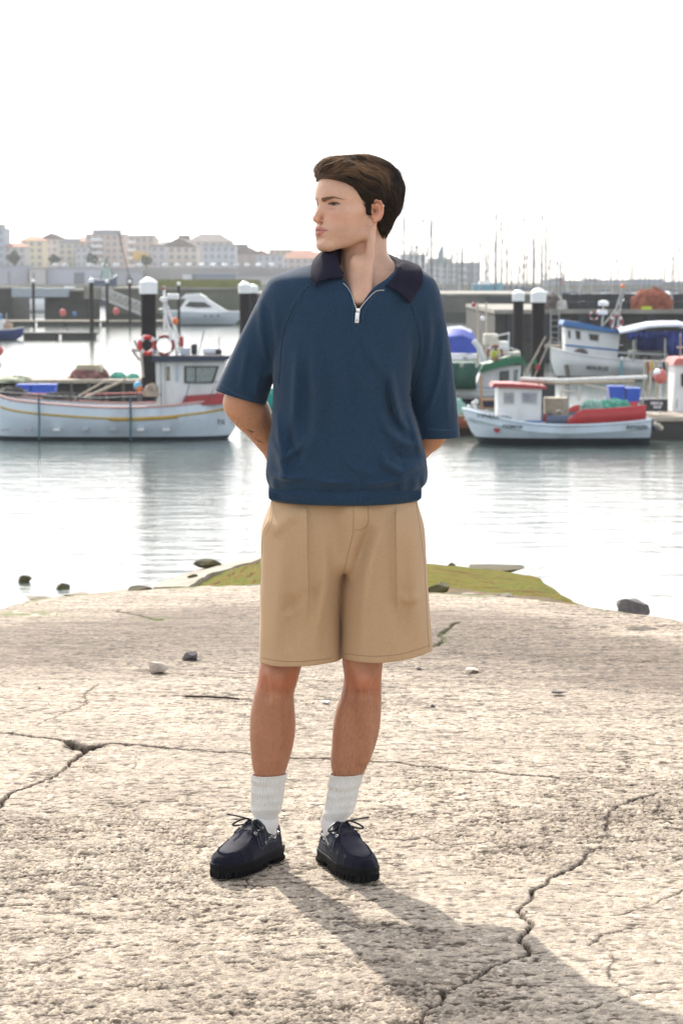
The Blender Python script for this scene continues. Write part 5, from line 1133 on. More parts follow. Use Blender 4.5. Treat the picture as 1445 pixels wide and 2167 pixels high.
# grit on the apron: countless crumbs
gm = MB(); rg4 = np.random.default_rng(9)
for i in range(1100):
    y = 4.4+7.2*rg4.random()**1.1; x = rg4.uniform(-.17, .17)*y*1.0; s = rg4.uniform(.001, .0026)*(1+(y-4)/14)
    if rg4.random() < .03: s *= 2
    mt = Matrix.Translation((x, y, gz(x, y)+s*.3)) @ Matrix.Rotation(rg4.uniform(0, 6), 4, 'Z') @ Matrix.Diagonal((s*rg4.uniform(.8, 1.6), s, s*.6, 1)); bmesh.ops.create_icosphere(gm.bm, subdivisions=1, radius=1, matrix=mt)
o = gm.build('grit', M('grit', (.40, .34, .27), .9, col2=(.15, .12, .10), ns=40)); tag(o, 'loose grit and crumbs scattered over the concrete', 'grit', kind='stuff')
tw = MB(); q = [PZ(a, b, .006) for a, b in [(392, 1474), (440, 1475), (480, 1477), (506, 1480)]]; tw.tube(q, .004, 5); o = tw.build('twig', M('dark twig', (.06, .04, .03), .9), None, True); tag(o, 'thin dark twig lying left of the man\'s knee', 'twig')
# ================================================================== the person
YB = 6.28                                  # depth of the standing figure
person = empty('person', (0, 0, 0), 0, 'young man in a navy half-zip top and khaki shorts standing on the concrete', 'person')
def zt(py, Y=YB): return P(722.5, py, Y).z
def xt(px, py, Y=YB): return P(px, py, Y).x
def knots(rows, Y=YB):
    """rows (py, pxL, pxR) -> z, centre, half width"""
    z = np.array([zt(r[0], Y) for r in rows]); L = np.array([xt(r[1], r[0], Y) for r in rows]); R = np.array([xt(r[2], r[0], Y) for r in rows])
    return z, (L+R)/2, (R-L)/2

# ---- head frame
TH = rad(54.5)
hF = np.array([-math.sin(TH), -math.cos(TH), 0.0]); hL = np.array([math.cos(TH), -math.sin(TH), 0.0])
_ear = P(784.7, 449.0, YB-0.06)
hO = np.array(_ear)-hL*0.072
HT = 0.0                                    # head tilt (pitch)
def to_head(x, y, z):
    X, Y_, Z = x-hO[0], y-hO[1], z-hO[2]
    r = X*hL[0]+Y_*hL[1]; f = X*hF[0]+Y_*hF[1]; u = Z+0*r
    return r, f, u
def from_head(q):
    q = np.asarray(q, float)
    return hO+q[..., 0:1]*hL+q[..., 1:2]*hF+q[..., 2:3]*np.array([0, 0, 1.0])

def head_sdf(r, f, u):
    a = np.abs(r); p = (a, f, u); s = (r, f, u)
    d = d_ell(s, (0, 0.006, 0.048), (0.077, 0.098, 0.082))                        # cranium
    d = smin(d, d_ell(s, (0, 0.046, 0.040), (0.059, 0.061, 0.062)), 0.02)          # forehead
    d = smin(d, d_ell(s, (0, 0.040, -0.022), (0.058, 0.060, 0.060)), 0.025)        # midface
    d = smin(d, d_cap(p, (0.050, 0.004, -0.018), (0.051, 0.010, -0.056), 0.016, 0.0135), 0.02)     # ramus
    d = smin(d, d_cap(p, (0.0545, 0.009, -0.056), (0.022, 0.088, -0.084), 0.0120, 0.0130), 0.014)   # jaw line
    d = smin(d, d_ell(s, (0, 0.050, -0.060), (0.046, 0.054, 0.030)), 0.02)         # under mouth fill
    d = smin(d, d_ell(s, (0, 0.0920, -0.083), (0.021, 0.0175, 0.0155)), 0.016)      # chin
    d = smin(d, d_cap(p, (0.046, 0.068, -0.002), (0.062, 0.032, 0.002), 0.014, 0.010), 0.022)   # cheek bone
    d = smin(d, d_ell(p, (0.034, 0.052, -0.036), (0.024, 0.034, 0.034)), 0.03)      # cheek
    d = smin(d, d_ell(s, (0, 0.084, -0.047), (0.032, 0.029, 0.027)), 0.02)         # muzzle
    d = smin(d, d_cap(p, (0.009, 0.0970, 0.033), (0.050, 0.066, 0.034), 0.0105, 0.0080), 0.012)  # brow
    d = smax(d, -d_ell(p, (0.034, 0.100, 0.0190), (0.0175, 0.0140, 0.0120)), 0.012)   # socket
    d = smax(d, -d_ell(p, (0.015, 0.110, 0.018), (0.006, 0.009, 0.011)), 0.010)
    # eye
    ec = (0.0345, 0.0725, 0.0205)
    eye = d_ell(p, ec, (0.0125, 0.0125, 0.0125))
    lid = d_ell(p, ec, (0.0150, 0.0145, 0.0138))
    t = (a-0.0345)/0.0145
    top = ec[2]+0.0034*np.sqrt(np.maximum(1-t*t, 0))+0.0008; bot = ec[2]-0.0032*np.sqrt(np.maximum(1-t*t, 0))
    slit = np.maximum(np.maximum(u-top, bot-u), ec[1]-f)
    lid = smax(lid, -slit, 0.0012)
    d = smin(d, lid, 0.004); d = np.minimum(d, eye)
    # nose
    n = d_cap(s, (0, 0.0965, 0.024), (0, 0.1130, -0.004), 0.0075, 0.0072)
    n = smin(n, d_cap(s, (0, 0.1130, -0.004), (0, 0.1195, -0.0155), 0.0072, 0.0102), 0.006)
    n = smin(n, d_cap(p, (0.002, 0.099, 0.010), (0.014, 0.088, -0.014), 0.0075, 0.0075), 0.010)
    n = smin(n, d_ell(p, (0.0150, 0.0950, -0.0190), (0.0070, 0.0125, 0.0085)), 0.006)
    n = smin(n, d_cap(s, (0, 0.119, -0.020), (0, 0.104, -0.026), 0.0055, 0.0048), 0.004)
    d = smin(d, n, 0.009)
    d = smax(d, -d_ell(p, (0.0065, 0.1105, -0.0285), (0.0036, 0.0062, 0.0042)), 0.003)
    # lips
    up = d_cap(p, (0.0035, 0.1105, -0.0395), (0.0240, 0.0905, -0.0435), 0.0062, 0.0030)
    lo = d_cap(p, (0.0, 0.1095, -0.0525), (0.0220, 0.0910, -0.0475), 0.0068, 0.0030)
    d = smin(d, up, 0.006); d = smin(d, lo, 0.006)
    mouth = d_cap(p, (0.0, 0.1180, -0.0462), (0.0280, 0.0900, -0.0452), 0.0015, 0.0015)
    d = smax(d, -mouth, 0.0035)
    d = smax(d, -d_cap(s, (0, 0.116, -0.029), (0, 0.118, -0.034), 0.0022), 0.004)  # philtrum
    d = smax(d, -d_ell(s, (0, 0.113, -0.0665), (0.016, 0.0085, 0.0055)), 0.010)     # under lip
    # ears
    th = rad(30); c, sn = math.cos(th), math.sin(th)
    ax, af = a-0.0725, f+0.001
    e_f = (-af)*c+ax*sn; e_n = ax*c+af*sn; e_u = u-0.001-0.12*e_f    # backwards, outwards, up
    q = (e_f, e_n, e_u)
    disc = d_ell(q, (0.015, 0.003, 0.002), (0.0175, 0.0050, 0.0285))
    hel = d_chain(q, [(0.002, 0.004, 0.006), (0.001, 0.007, 0.019), (0.010, 0.010, 0.0285), (0.022, 0.010, 0.0235), (0.028, 0.009, 0.010), (0.026, 0.007, -0.006), (0.018, 0.005, -0.018), (0.009, 0.004, -0.0235)],
                  [0.0024, 0.0028, 0.0030, 0.0032, 0.0032, 0.0030, 0.0034, 0.0048], 0.003)
    ant = d_chain(q, [(0.018, 0.006, 0.017), (0.019, 0.007, 0.004), (0.015, 0.006, -0.008), (0.009, 0.006, -0.012)], [0.0022, 0.0026, 0.0028, 0.0026], 0.003)
    ear = smin(smin(disc, hel, 0.004), ant, 0.003)
    ear = smax(ear, -d_ell(q, (0.0095, 0.0090, 0.002), (0.0085, 0.0100, 0.0125)), 0.0025)
    ear = smax(ear, -d_ell(q, (0.023, 0.0115, 0.008), (0.0022, 0.004, 0.014)), 0.003)
    ear = smin(ear, d_ell(q, (0.001, 0.004, -0.003), (0.004, 0.003, 0.005)), 0.004)   # tragus
    d = smin(d, ear, 0.005)
    return d

# ---- legs, arms, trunk in world space
legL = [(1330, 562, 662), (1370, 555, 650), (1410, 549, 638), (1440, 545, 630), (1470, 538, 622), (1500, 531, 623), (1540, 528, 625), (1580, 529, 620), (1620, 533, 609), (1650, 540, 599), (1700, 547, 581), (1760, 550, 576)]
legR = [(1330, 735, 818), (1360, 728, 816), (1395, 724, 811), (1440, 728, 807), (1470, 722, 807), (1500, 712, 807), (1540, 705, 804), (1580, 702, 795), (1620, 700, 779), (1650, 705, 763), (1700, 707, 740), (1760, 703, 733)]
def _dir(a, b): n = math.hypot(a, b); return a/n, b/n
DIR_L, DIR_R = _dir(-0.152, -0.256), _dir(0.112, -0.265)
HEEL_L, HEEL_R = (-0.174, 6.29+0.060), (-0.041, 6.27+0.060)
ANK_L = (HEEL_L[0]+DIR_L[0]*0.052, HEEL_L[1]+DIR_L[1]*0.052); ANK_R = (HEEL_R[0]+DIR_R[0]*0.052, HEEL_R[1]+DIR_R[1]*0.052)
def leg_sdf(p, rows, Yc, side):
    z, c, h = knots(rows, Yc)
    py = np.array([r[0] for r in rows])
    cy = Yc+np.interp(py, [1330, 1410, 1450, 1500, 1550, 1620, 1700, 1760], [0.0, 0.0, 0.004, 0.016, 0.022, 0.016, 0.014, 0.015])
    hy = np.interp(py, [1330, 1410, 1450, 1500, 1550, 1620, 1700, 1760], [0.074, 0.066, 0.062, 0.062, 0.064, 0.049, 0.030, 0.026])
    d = d_col(p, z, c, h, cy, hy, 2.15)
    kx = np.interp(zt(1438), z[::-1], c[::-1])
    d = smin(d, d_ell(p, (kx, Yc-0.056, zt(1432)), (0.027, 0.020, 0.030)), 0.022)
    d = smin(d, d_cap(p, (kx, Yc-0.048, zt(1475)), (kx+0.004*side, Yc-0.022, zt(1600)), 0.018, 0.012), 0.025)
    d = smax(d, -d_ell(p, (kx+0.034*side, Yc-0.062, zt(1455)), (0.012, 0.014, 0.03)), 0.02)
    d = smax(d, -d_ell(p, (kx-0.034*side, Yc-0.062, zt(1450)), (0.012, 0.014, 0.03)), 0.02)
    return d
YLL, YLR = YB+0.01, YB-0.01
B3 = lambda px, py, Y: tuple(P(px, py, Y))
def hand_sdf(p, w, tip, side, thumb):
    """palm and five fingers from wrist w towards tip, curled round the other hand"""
    w = Vector(w); t = (Vector(tip)-w); L = t.length; t.normalize()
    n = Vector((0, 1, 0)); n = (n-t*n.dot(t)).normalized(); b = t.cross(n)
    d = d_cap(p, w+t*0.015, w+t*0.055, 0.023, 0.026)
    d = smin(d, d_cap(p, w+t*0.02+b*0.014, w+t*0.07+b*0.022, 0.017, 0.015), 0.01)
    d = smin(d, d_cap(p, w+t*0.02-b*0.014, w+t*0.07-b*0.022, 0.017, 0.015), 0.01)
    for k, l in zip((-1.5, -0.5, 0.5, 1.5), (0.062, 0.074, 0.070, 0.054)):
        a = w+t*0.082+b*(k*0.018); m = a+t*l*0.5+n*0.008; e = m+t*l*0.22+n*0.024
        d = smin(d, d_chain(p, [a, m, e], [0.0095, 0.0085, 0.0072], 0.004), 0.005)
    a = w+t*0.03+b*thumb*0.026; m = a+t*0.035+b*thumb*0.022; e = m+t*0.03+n*0.006
    return smin(d, d_chain(p, [a, m, e], [0.013, 0.0105, 0.0085], 0.005), 0.008)
def trunk_sdf(p):
    z, c, h = knots([(572, 690, 840), (590, 660, 870), (628, 610, 890), (700, 610, 865), (800, 610, 850), (900, 605, 858), (1000, 608, 858), (1060, 608, 855), (1110, 625, 840)])
    d = d_col(p, z, c, h, YB+0.012, [0.045, 0.060, 0.088, 0.118, 0.118, 0.11, 0.105, 0.105, 0.09], 2.3)
    return d
def neck_sdf(p):
    nb = P(772, 600, YB+0.03); nt = P(772, 470, YB+0.028)
    d = d_cap(p, nb, nt, 0.0585, 0.0560)
    ear = from_head([0.062, -0.012, -0.022]); st = P(770, 640, YB-0.100)
    d = smin(d, d_cap(p, ear, P(776, 628, YB-0.100), 0.0118, 0.0095), 0.03)
    d = smin(d, d_cap(p, from_head([-0.055, -0.012, -0.03]), P(750, 628, YB-0.098), 0.0135, 0.0100), 0.022)
    d = smin(d, d_cap(p, P(766, 530, YB-0.012), P(764, 615, YB-0.075), 0.032, 0.022), 0.03)     # throat
    d = smin(d, d_cap(p, P(800, 570, YB+0.03), P(880, 612, YB+0.02), 0.035, 0.035), 0.03)      # trapezius
    d = smin(d, d_cap(p, P(735, 565, YB+0.03), P(640, 608, YB+0.02), 0.035, 0.035), 0.03)
    d = smin(d, d_cap(p, P(776, 634, YB-0.105), P(880, 606, YB-0.055), 0.0095, 0.011), 0.022)    # collar bones
    d = smin(d, d_cap(p, P(752, 634, YB-0.105), P(640, 606, YB-0.055), 0.0095, 0.011), 0.022)
    d = smax(d, -d_ell(p, tuple(P(764, 622, YB-0.125)), (0.010, 0.014, 0.012)), 0.02)
    d = smin(d, d_ell(p, tuple(P(752, 556, YB-0.066)), (0.010, 0.012, 0.016)), 0.03)
    return d
def arms_sdf(p):
    d = d_chain(p, [P(612, 628, YB+0.01), P(545, 760, YB+0.035), P(510, 855, YB+0.06)], [0.058, 0.046, 0.044], 0.02)
    e = d_chain(p, [P(510, 850, YB+0.065), P(530, 872, YB+0.08), P(592, 960, YB+0.17), P(650, 1010, YB+0.20)], [0.042, 0.0475, 0.034, 0.027], 0.02)
    d = smin(d, e, 0.02)
    d2 = d_chain(p, [P(872, 636, YB+0.015), P(901, 760, YB+0.04), P(922, 885, YB+0.065)], [0.056, 0.043, 0.041], 0.02)
    e2 = d_chain(p, [P(923, 885, YB+0.065), P(906, 915, YB+0.085), P(850, 985, YB+0.17), P(790, 1022, YB+0.20)], [0.042, 0.045, 0.034, 0.027], 0.02)
    d = np.minimum(d, smin(d2, e2, 0.02))
    return d
def body_sdf(p, zlo, zhi):
    d = np.full(np.broadcast_shapes(p[0].shape, p[1].shape, p[2].shape), 0.2)
    if zlo < zt(1300):
        d = np.minimum(d, leg_sdf(p, legL, YLL, -1)); d = np.minimum(d, leg_sdf(p, legR, YLR, 1))
        for (ax, ay), (tx, ty) in ((ANK_L, DIR_L), (ANK_R, DIR_R)):       # feet, inside the shoes
            d = smin(d, d_cap(p, (ax, ay, 0.075), (ax+tx*0.15, ay+ty*0.15, 0.052), 0.024, 0.014), 0.015)
    if zhi > zt(1420) and zlo < zt(1100):
        d = smin(d, d_cap(p, P(612, 1340, YB), P(655, 1140, YB), 0.058, 0.078), 0.03)
        d = smin(d, d_cap(p, P(778, 1340, YB), P(800, 1140, YB), 0.056, 0.078), 0.03)
    if zhi > zt(1250): d = smin(d, trunk_sdf(p), 0.03)
    if zhi > zt(1060):
        d = smin(d, arms_sdf(p), 0.02)
        d = smin(d, hand_sdf(p, P(650, 1010, YB+0.20), P(735, 1040, YB+0.21), 1, -1), 0.012)
        d = smin(d, hand_sdf(p, P(790, 1022, YB+0.20), P(712, 1060, YB+0.175), 1, -1), 0.012)
    if zhi > zt(700): d = smin(d, neck_sdf(p), 0.03)
    return d
_hx, _hy = hO[0], hO[1]
bx = lines(-0.36, _hx-0.125, 0.0035, _hx+0.125, 0.0017, 0.36, 0.0035)
by = lines(YB-0.19, _hy-0.14, 0.0035, _hy+0.13, 0.0017, YB+0.30, 0.0035)
zsplit = zt(545)
bz = lines(0.03, zt(1700), 0.006, zt(1400), 0.0040, zt(1080), 0.009, zt(820), 0.0045, zt(700), 0.006, zsplit, 0.003, hO[2]+0.15, 0.0017)
DD = np.empty((len(bx), len(by), len(bz)), np.float32)
_k = 0
while _k < len(bz):
    e = min(_k+40, len(bz))
    g = grid3(bx, by, bz[_k:e])
    DD[:, :, _k:e] = body_sdf(g, bz[_k], bz[e-1])
    _k = e
# head block
mi = (bx > _hx-0.13) & (bx < _hx+0.13); mj = (by > _hy-0.15) & (by < _hy+0.135); mk = bz > hO[2]-0.115
ii, jj, kk = [np.nonzero(m)[0] for m in (mi, mj, mk)]
sl = np.s_[ii[0]:ii[-1]+1, jj[0]:jj[-1]+1, kk[0]:kk[-1]+1]
g = grid3(bx[sl[0]], by[sl[1]], bz[sl[2]])
hr, hf, hu = to_head(*g)
DD[sl] = smin(DD[sl], head_sdf(hr.astype(np.float32), hf.astype(np.float32), hu.astype(np.float32)), 0.006)
V, F = surface_nets(DD, bx, by, bz)
del DD
V = relax(V, F, 1, 0.4)

# skin colours, with shade painted into eye hollows, jaw, nostrils and mouth line
def lerp(a, b, t): return a+(np.asarray(b)-a)*t[:, None]
def gs(d, w): return np.exp(-(d/w)**2)
def body_colours(V):
    x, y, z = V.T; r, f, u = to_head(x, y, z); a = np.abs(r)
    n1 = fbm(x*90, y*90, z*90, 3, 5); n2 = fbm(x*22, y*22, z*22, 3, 9); n3 = fbm(x*400, y*400, z*400, 2, 3)
    C = np.tile(np.array([0.62, 0.372, 0.258]), (len(V), 1))
    C = C*(0.86+0.22*n2+0.14*(n3-0.5))[:, None]
    head = (u > -0.12) & (a < 0.1)
    hd = head.astype(float)
    # legs and arms: tanner, redder knees, fine hair tone
    lg = (z < zt(1340)).astype(float); C = lerp(C, C*np.array([0.66, 0.49, 0.375]), lg)
    kn = gs(z-zt(1440), 0.035)*lg; C = lerp(C, C*np.array([1.08, 0.84, 0.80]), kn*0.8)
    ar = ((z < zt(780)) & (z > zt(1080))).astype(float); C = lerp(C, C*np.array([0.82, 0.68, 0.56]), ar)
    hairn = fbm(x*260, y*260, z*55, 2, 21)
    C = lerp(C, C*np.array([0.72, 0.66, 0.62]), np.clip((hairn-0.52)*5, 0, 1)*lg*np.clip((zt(1440)-z)/0.05, 0, 1)*0.0)
    # face
    warm = hd*(gs(a-0.045, 0.02)*gs(u+0.012, 0.02)*(f > 0.03)+gs(r, 0.014)*gs(u+0.012, 0.014)*(f > 0.1)*1.2)
    C = lerp(C, C*np.array([1.05, 0.80, 0.78]), np.clip(warm, 0, 1)*0.5)
    C = lerp(C, C*np.array([0.98, 0.68, 0.62]), hd*(a > 0.0735)*(f < 0.012)*(f > -0.05)*(u > -0.034)*(u < 0.04)*0.7)                # ears
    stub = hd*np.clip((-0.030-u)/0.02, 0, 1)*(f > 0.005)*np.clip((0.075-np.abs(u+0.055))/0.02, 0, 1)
    C = lerp(C, C*np.array([0.80, 0.80, 0.80]), np.clip(stub*(0.35+0.7*n1), 0, 1)*0.62)  # stubble, darkened further to stand in for jaw shade
    # lips
    e = np.clip(a/0.0285, 0, 1)
    utop = -0.0335-0.0105*e**1.6+0.0018*gs(a-0.004, 0.003)-0.0010*gs(a, 0.0015); ubot = -0.0602+0.0145*e**1.8
    lip = hd*(f > 0.083)*(a < 0.0285)*np.clip((utop-u)/0.0014, 0, 1)*np.clip((u-ubot)/0.0014, 0, 1)
    C = lerp(C, np.tile([0.46, 0.165, 0.145], (len(V), 1))*(0.9+0.2*n1)[:, None], np.clip(lip, 0, 1)*0.88)
    mo = hd*(f > 0.083)*(a < 0.0292)*gs(u+0.0458, 0.0013); C = lerp(C, [0.14, 0.045, 0.04], np.clip(mo, 0, 1)*0.85)
    no = hd*(f > 0.098)*gs(a-0.0068, 0.0036)*gs(u+0.0265, 0.0028)*gs(f-0.110, 0.008); C = lerp(C, [0.10, 0.035, 0.03], np.clip(no*1.1, 0, 1))  # nostril shade painted into the skin
    # brows
    tb = np.clip((a-0.009)/0.054, 0, 1)
    cu = 0.0305+0.0072*np.sin(np.clip(tb*1.15, 0, 1)*math.pi*0.62)-0.0060*np.clip(tb-0.62, 0, 1)/0.38
    wb = 0.0046*(1-tb)**0.9+0.0007
    st = fbm(a*500+u*260, u*150, f*300, 2, 31)
    br = hd*(f > 0.04)*np.clip((a-0.008)/0.004, 0, 1)*np.clip((0.064-a)/0.008, 0, 1)*np.clip((wb-np.abs(u-cu))/0.0016+0.4, 0, 1)*np.clip(0.55+st*0.9, 0, 1)
    C = lerp(C, [0.050, 0.028, 0.018], np.clip(br, 0, 1)*0.93)
    # eyes
    ex, ef, eu = 0.0345, 0.0725, 0.0205
    t = (a-ex)/0.0150
    top = eu+0.0034*np.sqrt(np.maximum(1-t*t, 0))+0.0008; bot = eu-0.0032*np.sqrt(np.maximum(1-t*t, 0))
    ineye = hd*(f > 0.073)*(np.abs(t) < 1)*np.clip((top-u)/0.0007, 0, 1)*np.clip((u-bot)/0.0007, 0, 1)
    C = lerp(C, [0.17, 0.135, 0.12], np.clip(ineye, 0, 1))
    gx = 0.0325-0.0*1; di = np.sqrt((r-np.where(r > 0, ex-0.0042, -ex-0.0030))**2+(u-eu-0.0006)**2)
    iris = np.clip((0.0066-di)/0.0008, 0, 1)*np.clip(ineye, 0, 1); C = lerp(C, [0.045, 0.024, 0.014], iris)
    C = lerp(C, [0.006, 0.005, 0.005], np.clip((0.0028-di)/0.0006, 0, 1)*np.clip(ineye, 0, 1))
    lash = hd*(f > 0.068)*(np.abs(t) < 1.12)*np.clip((0.0021-np.abs(u-top-0.0002))/0.0009, 0, 1); C = lerp(C, [0.03, 0.016, 0.012], np.clip(lash, 0, 1)*0.95)
    lash2 = hd*(f > 0.068)*(np.abs(t) < 1.05)*np.clip((0.0010-np.abs(u-bot))/0.0007, 0, 1); C = lerp(C, [0.13, 0.06, 0.045], np.clip(lash2, 0, 1)*0.6)
    shd = hd*(f > 0.06)*gs(a-0.028, 0.014)*gs(u-0.0085, 0.004); C = lerp(C, C*np.array([0.80, 0.66, 0.68]), np.clip(shd, 0, 1)*0.6)  # eye hollows: darker pigment plus shade painted for depth
    # tattoo on his right forearm: two small black wing shapes and a line
    def tri(ax, az, bx_, bz_, cx, cz):
        def s(px_, pz_, qx, qz): return (x-qx)*(pz_-qz)-(px_-qx)*(z-qz)
        d1, d2, d3 = s(ax, az, bx_, bz_), s(bx_, bz_, cx, cz), s(cx, cz, ax, az)
        return (((d1 < 0) & (d2 < 0) & (d3 < 0)) | ((d1 > 0) & (d2 > 0) & (d3 > 0)))
    tt = np.zeros(len(V), bool)
    for T in ([(517, 906), (538, 913), (533, 917)], [(521, 908), (545, 935), (528, 918)], [(538, 928), (556, 938), (546, 937)]):
        q = []
        for a_, b_ in T: c_ = P(a_, b_, YB+0.06); q += [c_.x, c_.z]
        tt |= tri(*q)
    tt &= (y < YB+0.12)
    C[tt] = C[tt]*0.28
    return np.clip(C, 0.004, 1)
skin = M('skin', (1, 1, 1), 0.46, col2=(0.94, 0.92, 0.90), ns=40, bump=0.10, bs=420, sss=0.08, spec=0.45, attr='Col')
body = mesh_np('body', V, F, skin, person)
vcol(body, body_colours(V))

# ---- ear rings
silver = M('silver', (0.75, 0.73, 0.70), 0.25, metal=1.0)
ring_bm = MB()
e0 = from_head([0.0785, 0.006, -0.0315]); ring_bm.torus(e0, 0.0052, 0.0008, 'X', 20, 6)
ring_bm.build('earring', silver, person, True)
rb2 = MB(); e1 = from_head([0.089, -0.024, 0.0165]); rb2.torus(e1, 0.0042, 0.0008, 'Y', 16, 6)
rb2.build('earring', silver, person, True)

# ---- fine dark hair on the shins and the forearm
def body_hair():
    me = body.data; n = len(me.vertices); co = np.empty(n*3); me.vertices.foreach_get('co', co); co = co.reshape(-1, 3)
    no = np.empty(n*3); me.vertices.foreach_get('normal', no); no = no.reshape(-1, 3); rh = np.random.default_rng(4)
    sel = (((co[:, 2] < zt(1445)) & (co[:, 2] > zt(1640))) | ((co[:, 2] < zt(870)) & (co[:, 2] > zt(960)) & (np.abs(co[:, 0]-xt(520, 900)) < .09) & (co[:, 1] < YB+.16)))
    ids = np.nonzero(sel)[0]; ids = ids[rh.integers(0, len(ids), 5200)]
    p0 = co[ids]+rh.normal(0, .0015, (len(ids), 3)); nn = no[ids]
    d = np.stack([rh.normal(0, .35, len(ids)), rh.normal(0, .3, len(ids)), -np.ones(len(ids))], 1)+nn*.35; d -= nn*np.minimum((d*nn).sum(1), 0)[:, None]; d /= np.linalg.norm(d, axis=1)[:, None]
    L_ = rh.uniform(.005, .013, len(ids))[:, None]; w = np.cross(d, nn); w /= np.maximum(np.linalg.norm(w, axis=1), 1e-6)[:, None]; w *= .00013
    p1 = p0+d*L_*.5+nn*.0008; p2 = p0+d*L_+nn*.0006
    V_ = np.stack([p0-w, p0+w, p1+w, p1-w, p2+w*.3, p2-w*.3], 1).reshape(-1, 3); b_ = np.arange(len(ids))[:, None]*6
    F_ = np.concatenate([b_+np.array([[0, 1, 2, 3]]), b_+np.array([[3, 2, 4, 5]])])
    return mesh_np('body_hair', V_, F_, M('body hair', (.06, .032, .018), .6), person, False)
body_hair()
# ---- hair: an underlayer that follows the scalp and several thousand locks combed over it
def hair_vol(r, f, u, grow=0.0):
    s = (r, f, u); g = grow
    d = d_ell(s, (0, -0.017, 0.055), (0.083+g, 0.121+g, 0.096+g))
    c = d_col((r, f, u), [-0.075, -0.065, -0.030, 0.016, 0.05, 0.09], 0.0, [0.030+g, 0.045+g, 0.064+g, 0.078+g, 0.080+g, 0.07+g],
              [-0.045, -0.040, -0.032, -0.030, -0.022, -0.017], [0.030+g, 0.043+g, 0.074+g, 0.092+g, 0.108+g, 0.11+g], 2.0)
    d = smin(d, c, 0.02)
    d = smin(d, d_ell(s, (0.004, 0.073, 0.108), (0.052+g, 0.031+g, 0.027+g)), 0.022)    # quiff
    d = smin(d, d_ell(s, (0.040, 0.052, 0.088), (0.030+g, 0.034+g, 0.024+g)), 0.02)
    t = fbm(r*26+f*6, u*26, f*20+4, 2, 91)-0.5
    return d-0.011*t*np.clip((u+0.02)/0.05, 0, 1)
_hu = [-0.08, -0.062, -0.035, -0.012, -0.006, 0.02, 0.034, 0.047, 0.060, 0.072, 0.083, 0.100, 0.12]
_hfv = [-0.055, -0.050, -0.036, -0.028, 0.012, 0.030, 0.034, 0.041, 0.052, 0.066, 0.092, 0.125, 0.16]
def hairline(r, f, u):
    """positive where there is face, ear or neck and no hair"""
    a = np.abs(r)
    fh = np.interp(u, _hu, _hfv)
    # across the forehead the line sits higher towards the middle
    lift = 0.010*np.clip((0.055-a)/0.04, 0, 1)
    fh = np.interp(u-lift*0+0.0*a, _hu, _hfv)
    d = (f-fh)*0.8
    ear = np.maximum(-d_ell((a, f, u), (0.080, -0.018, 0.000), (0.030, 0.024, 0.031)), -1)
    return np.maximum(d, ear*1.0)
def hair_sdf(r, f, u):
    d = hair_vol(r, f, u, -0.003)
    ph = np.arctan2(r, u-0.03); w = fbm(r*60+f*14, u*60-f*10, f*16, 3, 41)
    d = d-0.0065*(w-0.45)*2
    d = smin(d, d_ell((r, f, u), (0.004, 0.072, 0.094), (0.056, 0.030, 0.024)), 0.008)
    return smax(d, hairline(r, f, u), 0.006)
hx = np.arange(-0.11, 0.111, 0.0025); hy_ = np.arange(-0.165, 0.13, 0.0025); hz = np.arange(-0.09, 0.18, 0.0025)
D = hair_sdf(*grid3(hx, hy_, hz))
hV, hFc = surface_nets(D, hx, hy_, hz)
hV = relax(hV, hFc, 1, 0.4)
det = np.linalg.det(np.stack([hL, hF, [0, 0, 1.0]]))
if det < 0: hFc = hFc[:, ::-1]

def hair_material():
    m = bpy.data.materials.new('hair'); m.use_nodes = True; nt = m.node_tree; b = nt.nodes['Principled BSDF']
    at = nd(nt, 'ShaderNodeAttribute', attribute_name='Col')
    nt.links.new(at.outputs['Color'], b.inputs['Base Color'])
    b.inputs['Roughness'].default_value = 0.38; b.inputs['Specular IOR Level'].default_value = 0.35
    b.inputs['Anisotropic'].default_value = 0.6
    return m
hairm = hair_material()
N = 14000
rg = np.random.default_rng(11)
# roots over the surface of the underlayer
pick = rg.integers(0, len(hV), N*3)
R0 = hV[pick]+rg.normal(0, 0.002, (N*3, 3))
okr = (hairline(R0[:, 0], R0[:, 1], R0[:, 2]) < -0.001) & (hair_vol(R0[:, 0], R0[:, 1], R0[:, 2], -0.003) > -0.006)
R0 = R0[okr][:N]; N = len(R0)
lay = rg.uniform(-0.0035, 0.0045, N)*np.where(rg.random(N) < 0.06, 1.8, 1.0)+np.where(rg.random(N) < 0.035, rg.uniform(0.003, 0.012, N), 0)
def grad(fn, Q, e=0.001):
    g = np.stack([fn(Q[:, 0]+e*(k == 0), Q[:, 1]+e*(k == 1), Q[:, 2]+e*(k == 2))-fn(Q[:, 0]-e*(k == 0), Q[:, 1]-e*(k == 1), Q[:, 2]-e*(k == 2)) for k in range(3)], 1)/(2*e)
    return g/np.maximum(np.linalg.norm(g, axis=1), 1e-6)[:, None]
def flow(Q):
    r, f, u = Q.T; a = np.abs(r); s = np.sign(r)
    sm = lambda x, a0, b0: np.clip((x-a0)/(b0-a0), 0, 1)
    back = sm(-f, -0.02, 0.09); side = sm(a, 0.035, 0.068); top = sm(u, 0.09, 0.13); front = sm(f, 0.045, 0.085)
    v = np.stack([0.25*s*(1-side)+0.0*r, -1.0+0.75*back*(1-top), -0.15-1.35*back-0.55*side*(1-front)], 1)
    v[:, 2] += 0.55*front; v[:, 0] += 0.55*front*(1-side)+0.3*front
    n = np.stack([fbm(r*34+5, f*34, u*34, 2, 51)-0.5, fbm(r*34, f*34+9, u*34, 2, 52)-0.5, fbm(r*34, f*34, u*34+3, 2, 53)-0.5], 1)
    return v+n*2.1
SEG = 11
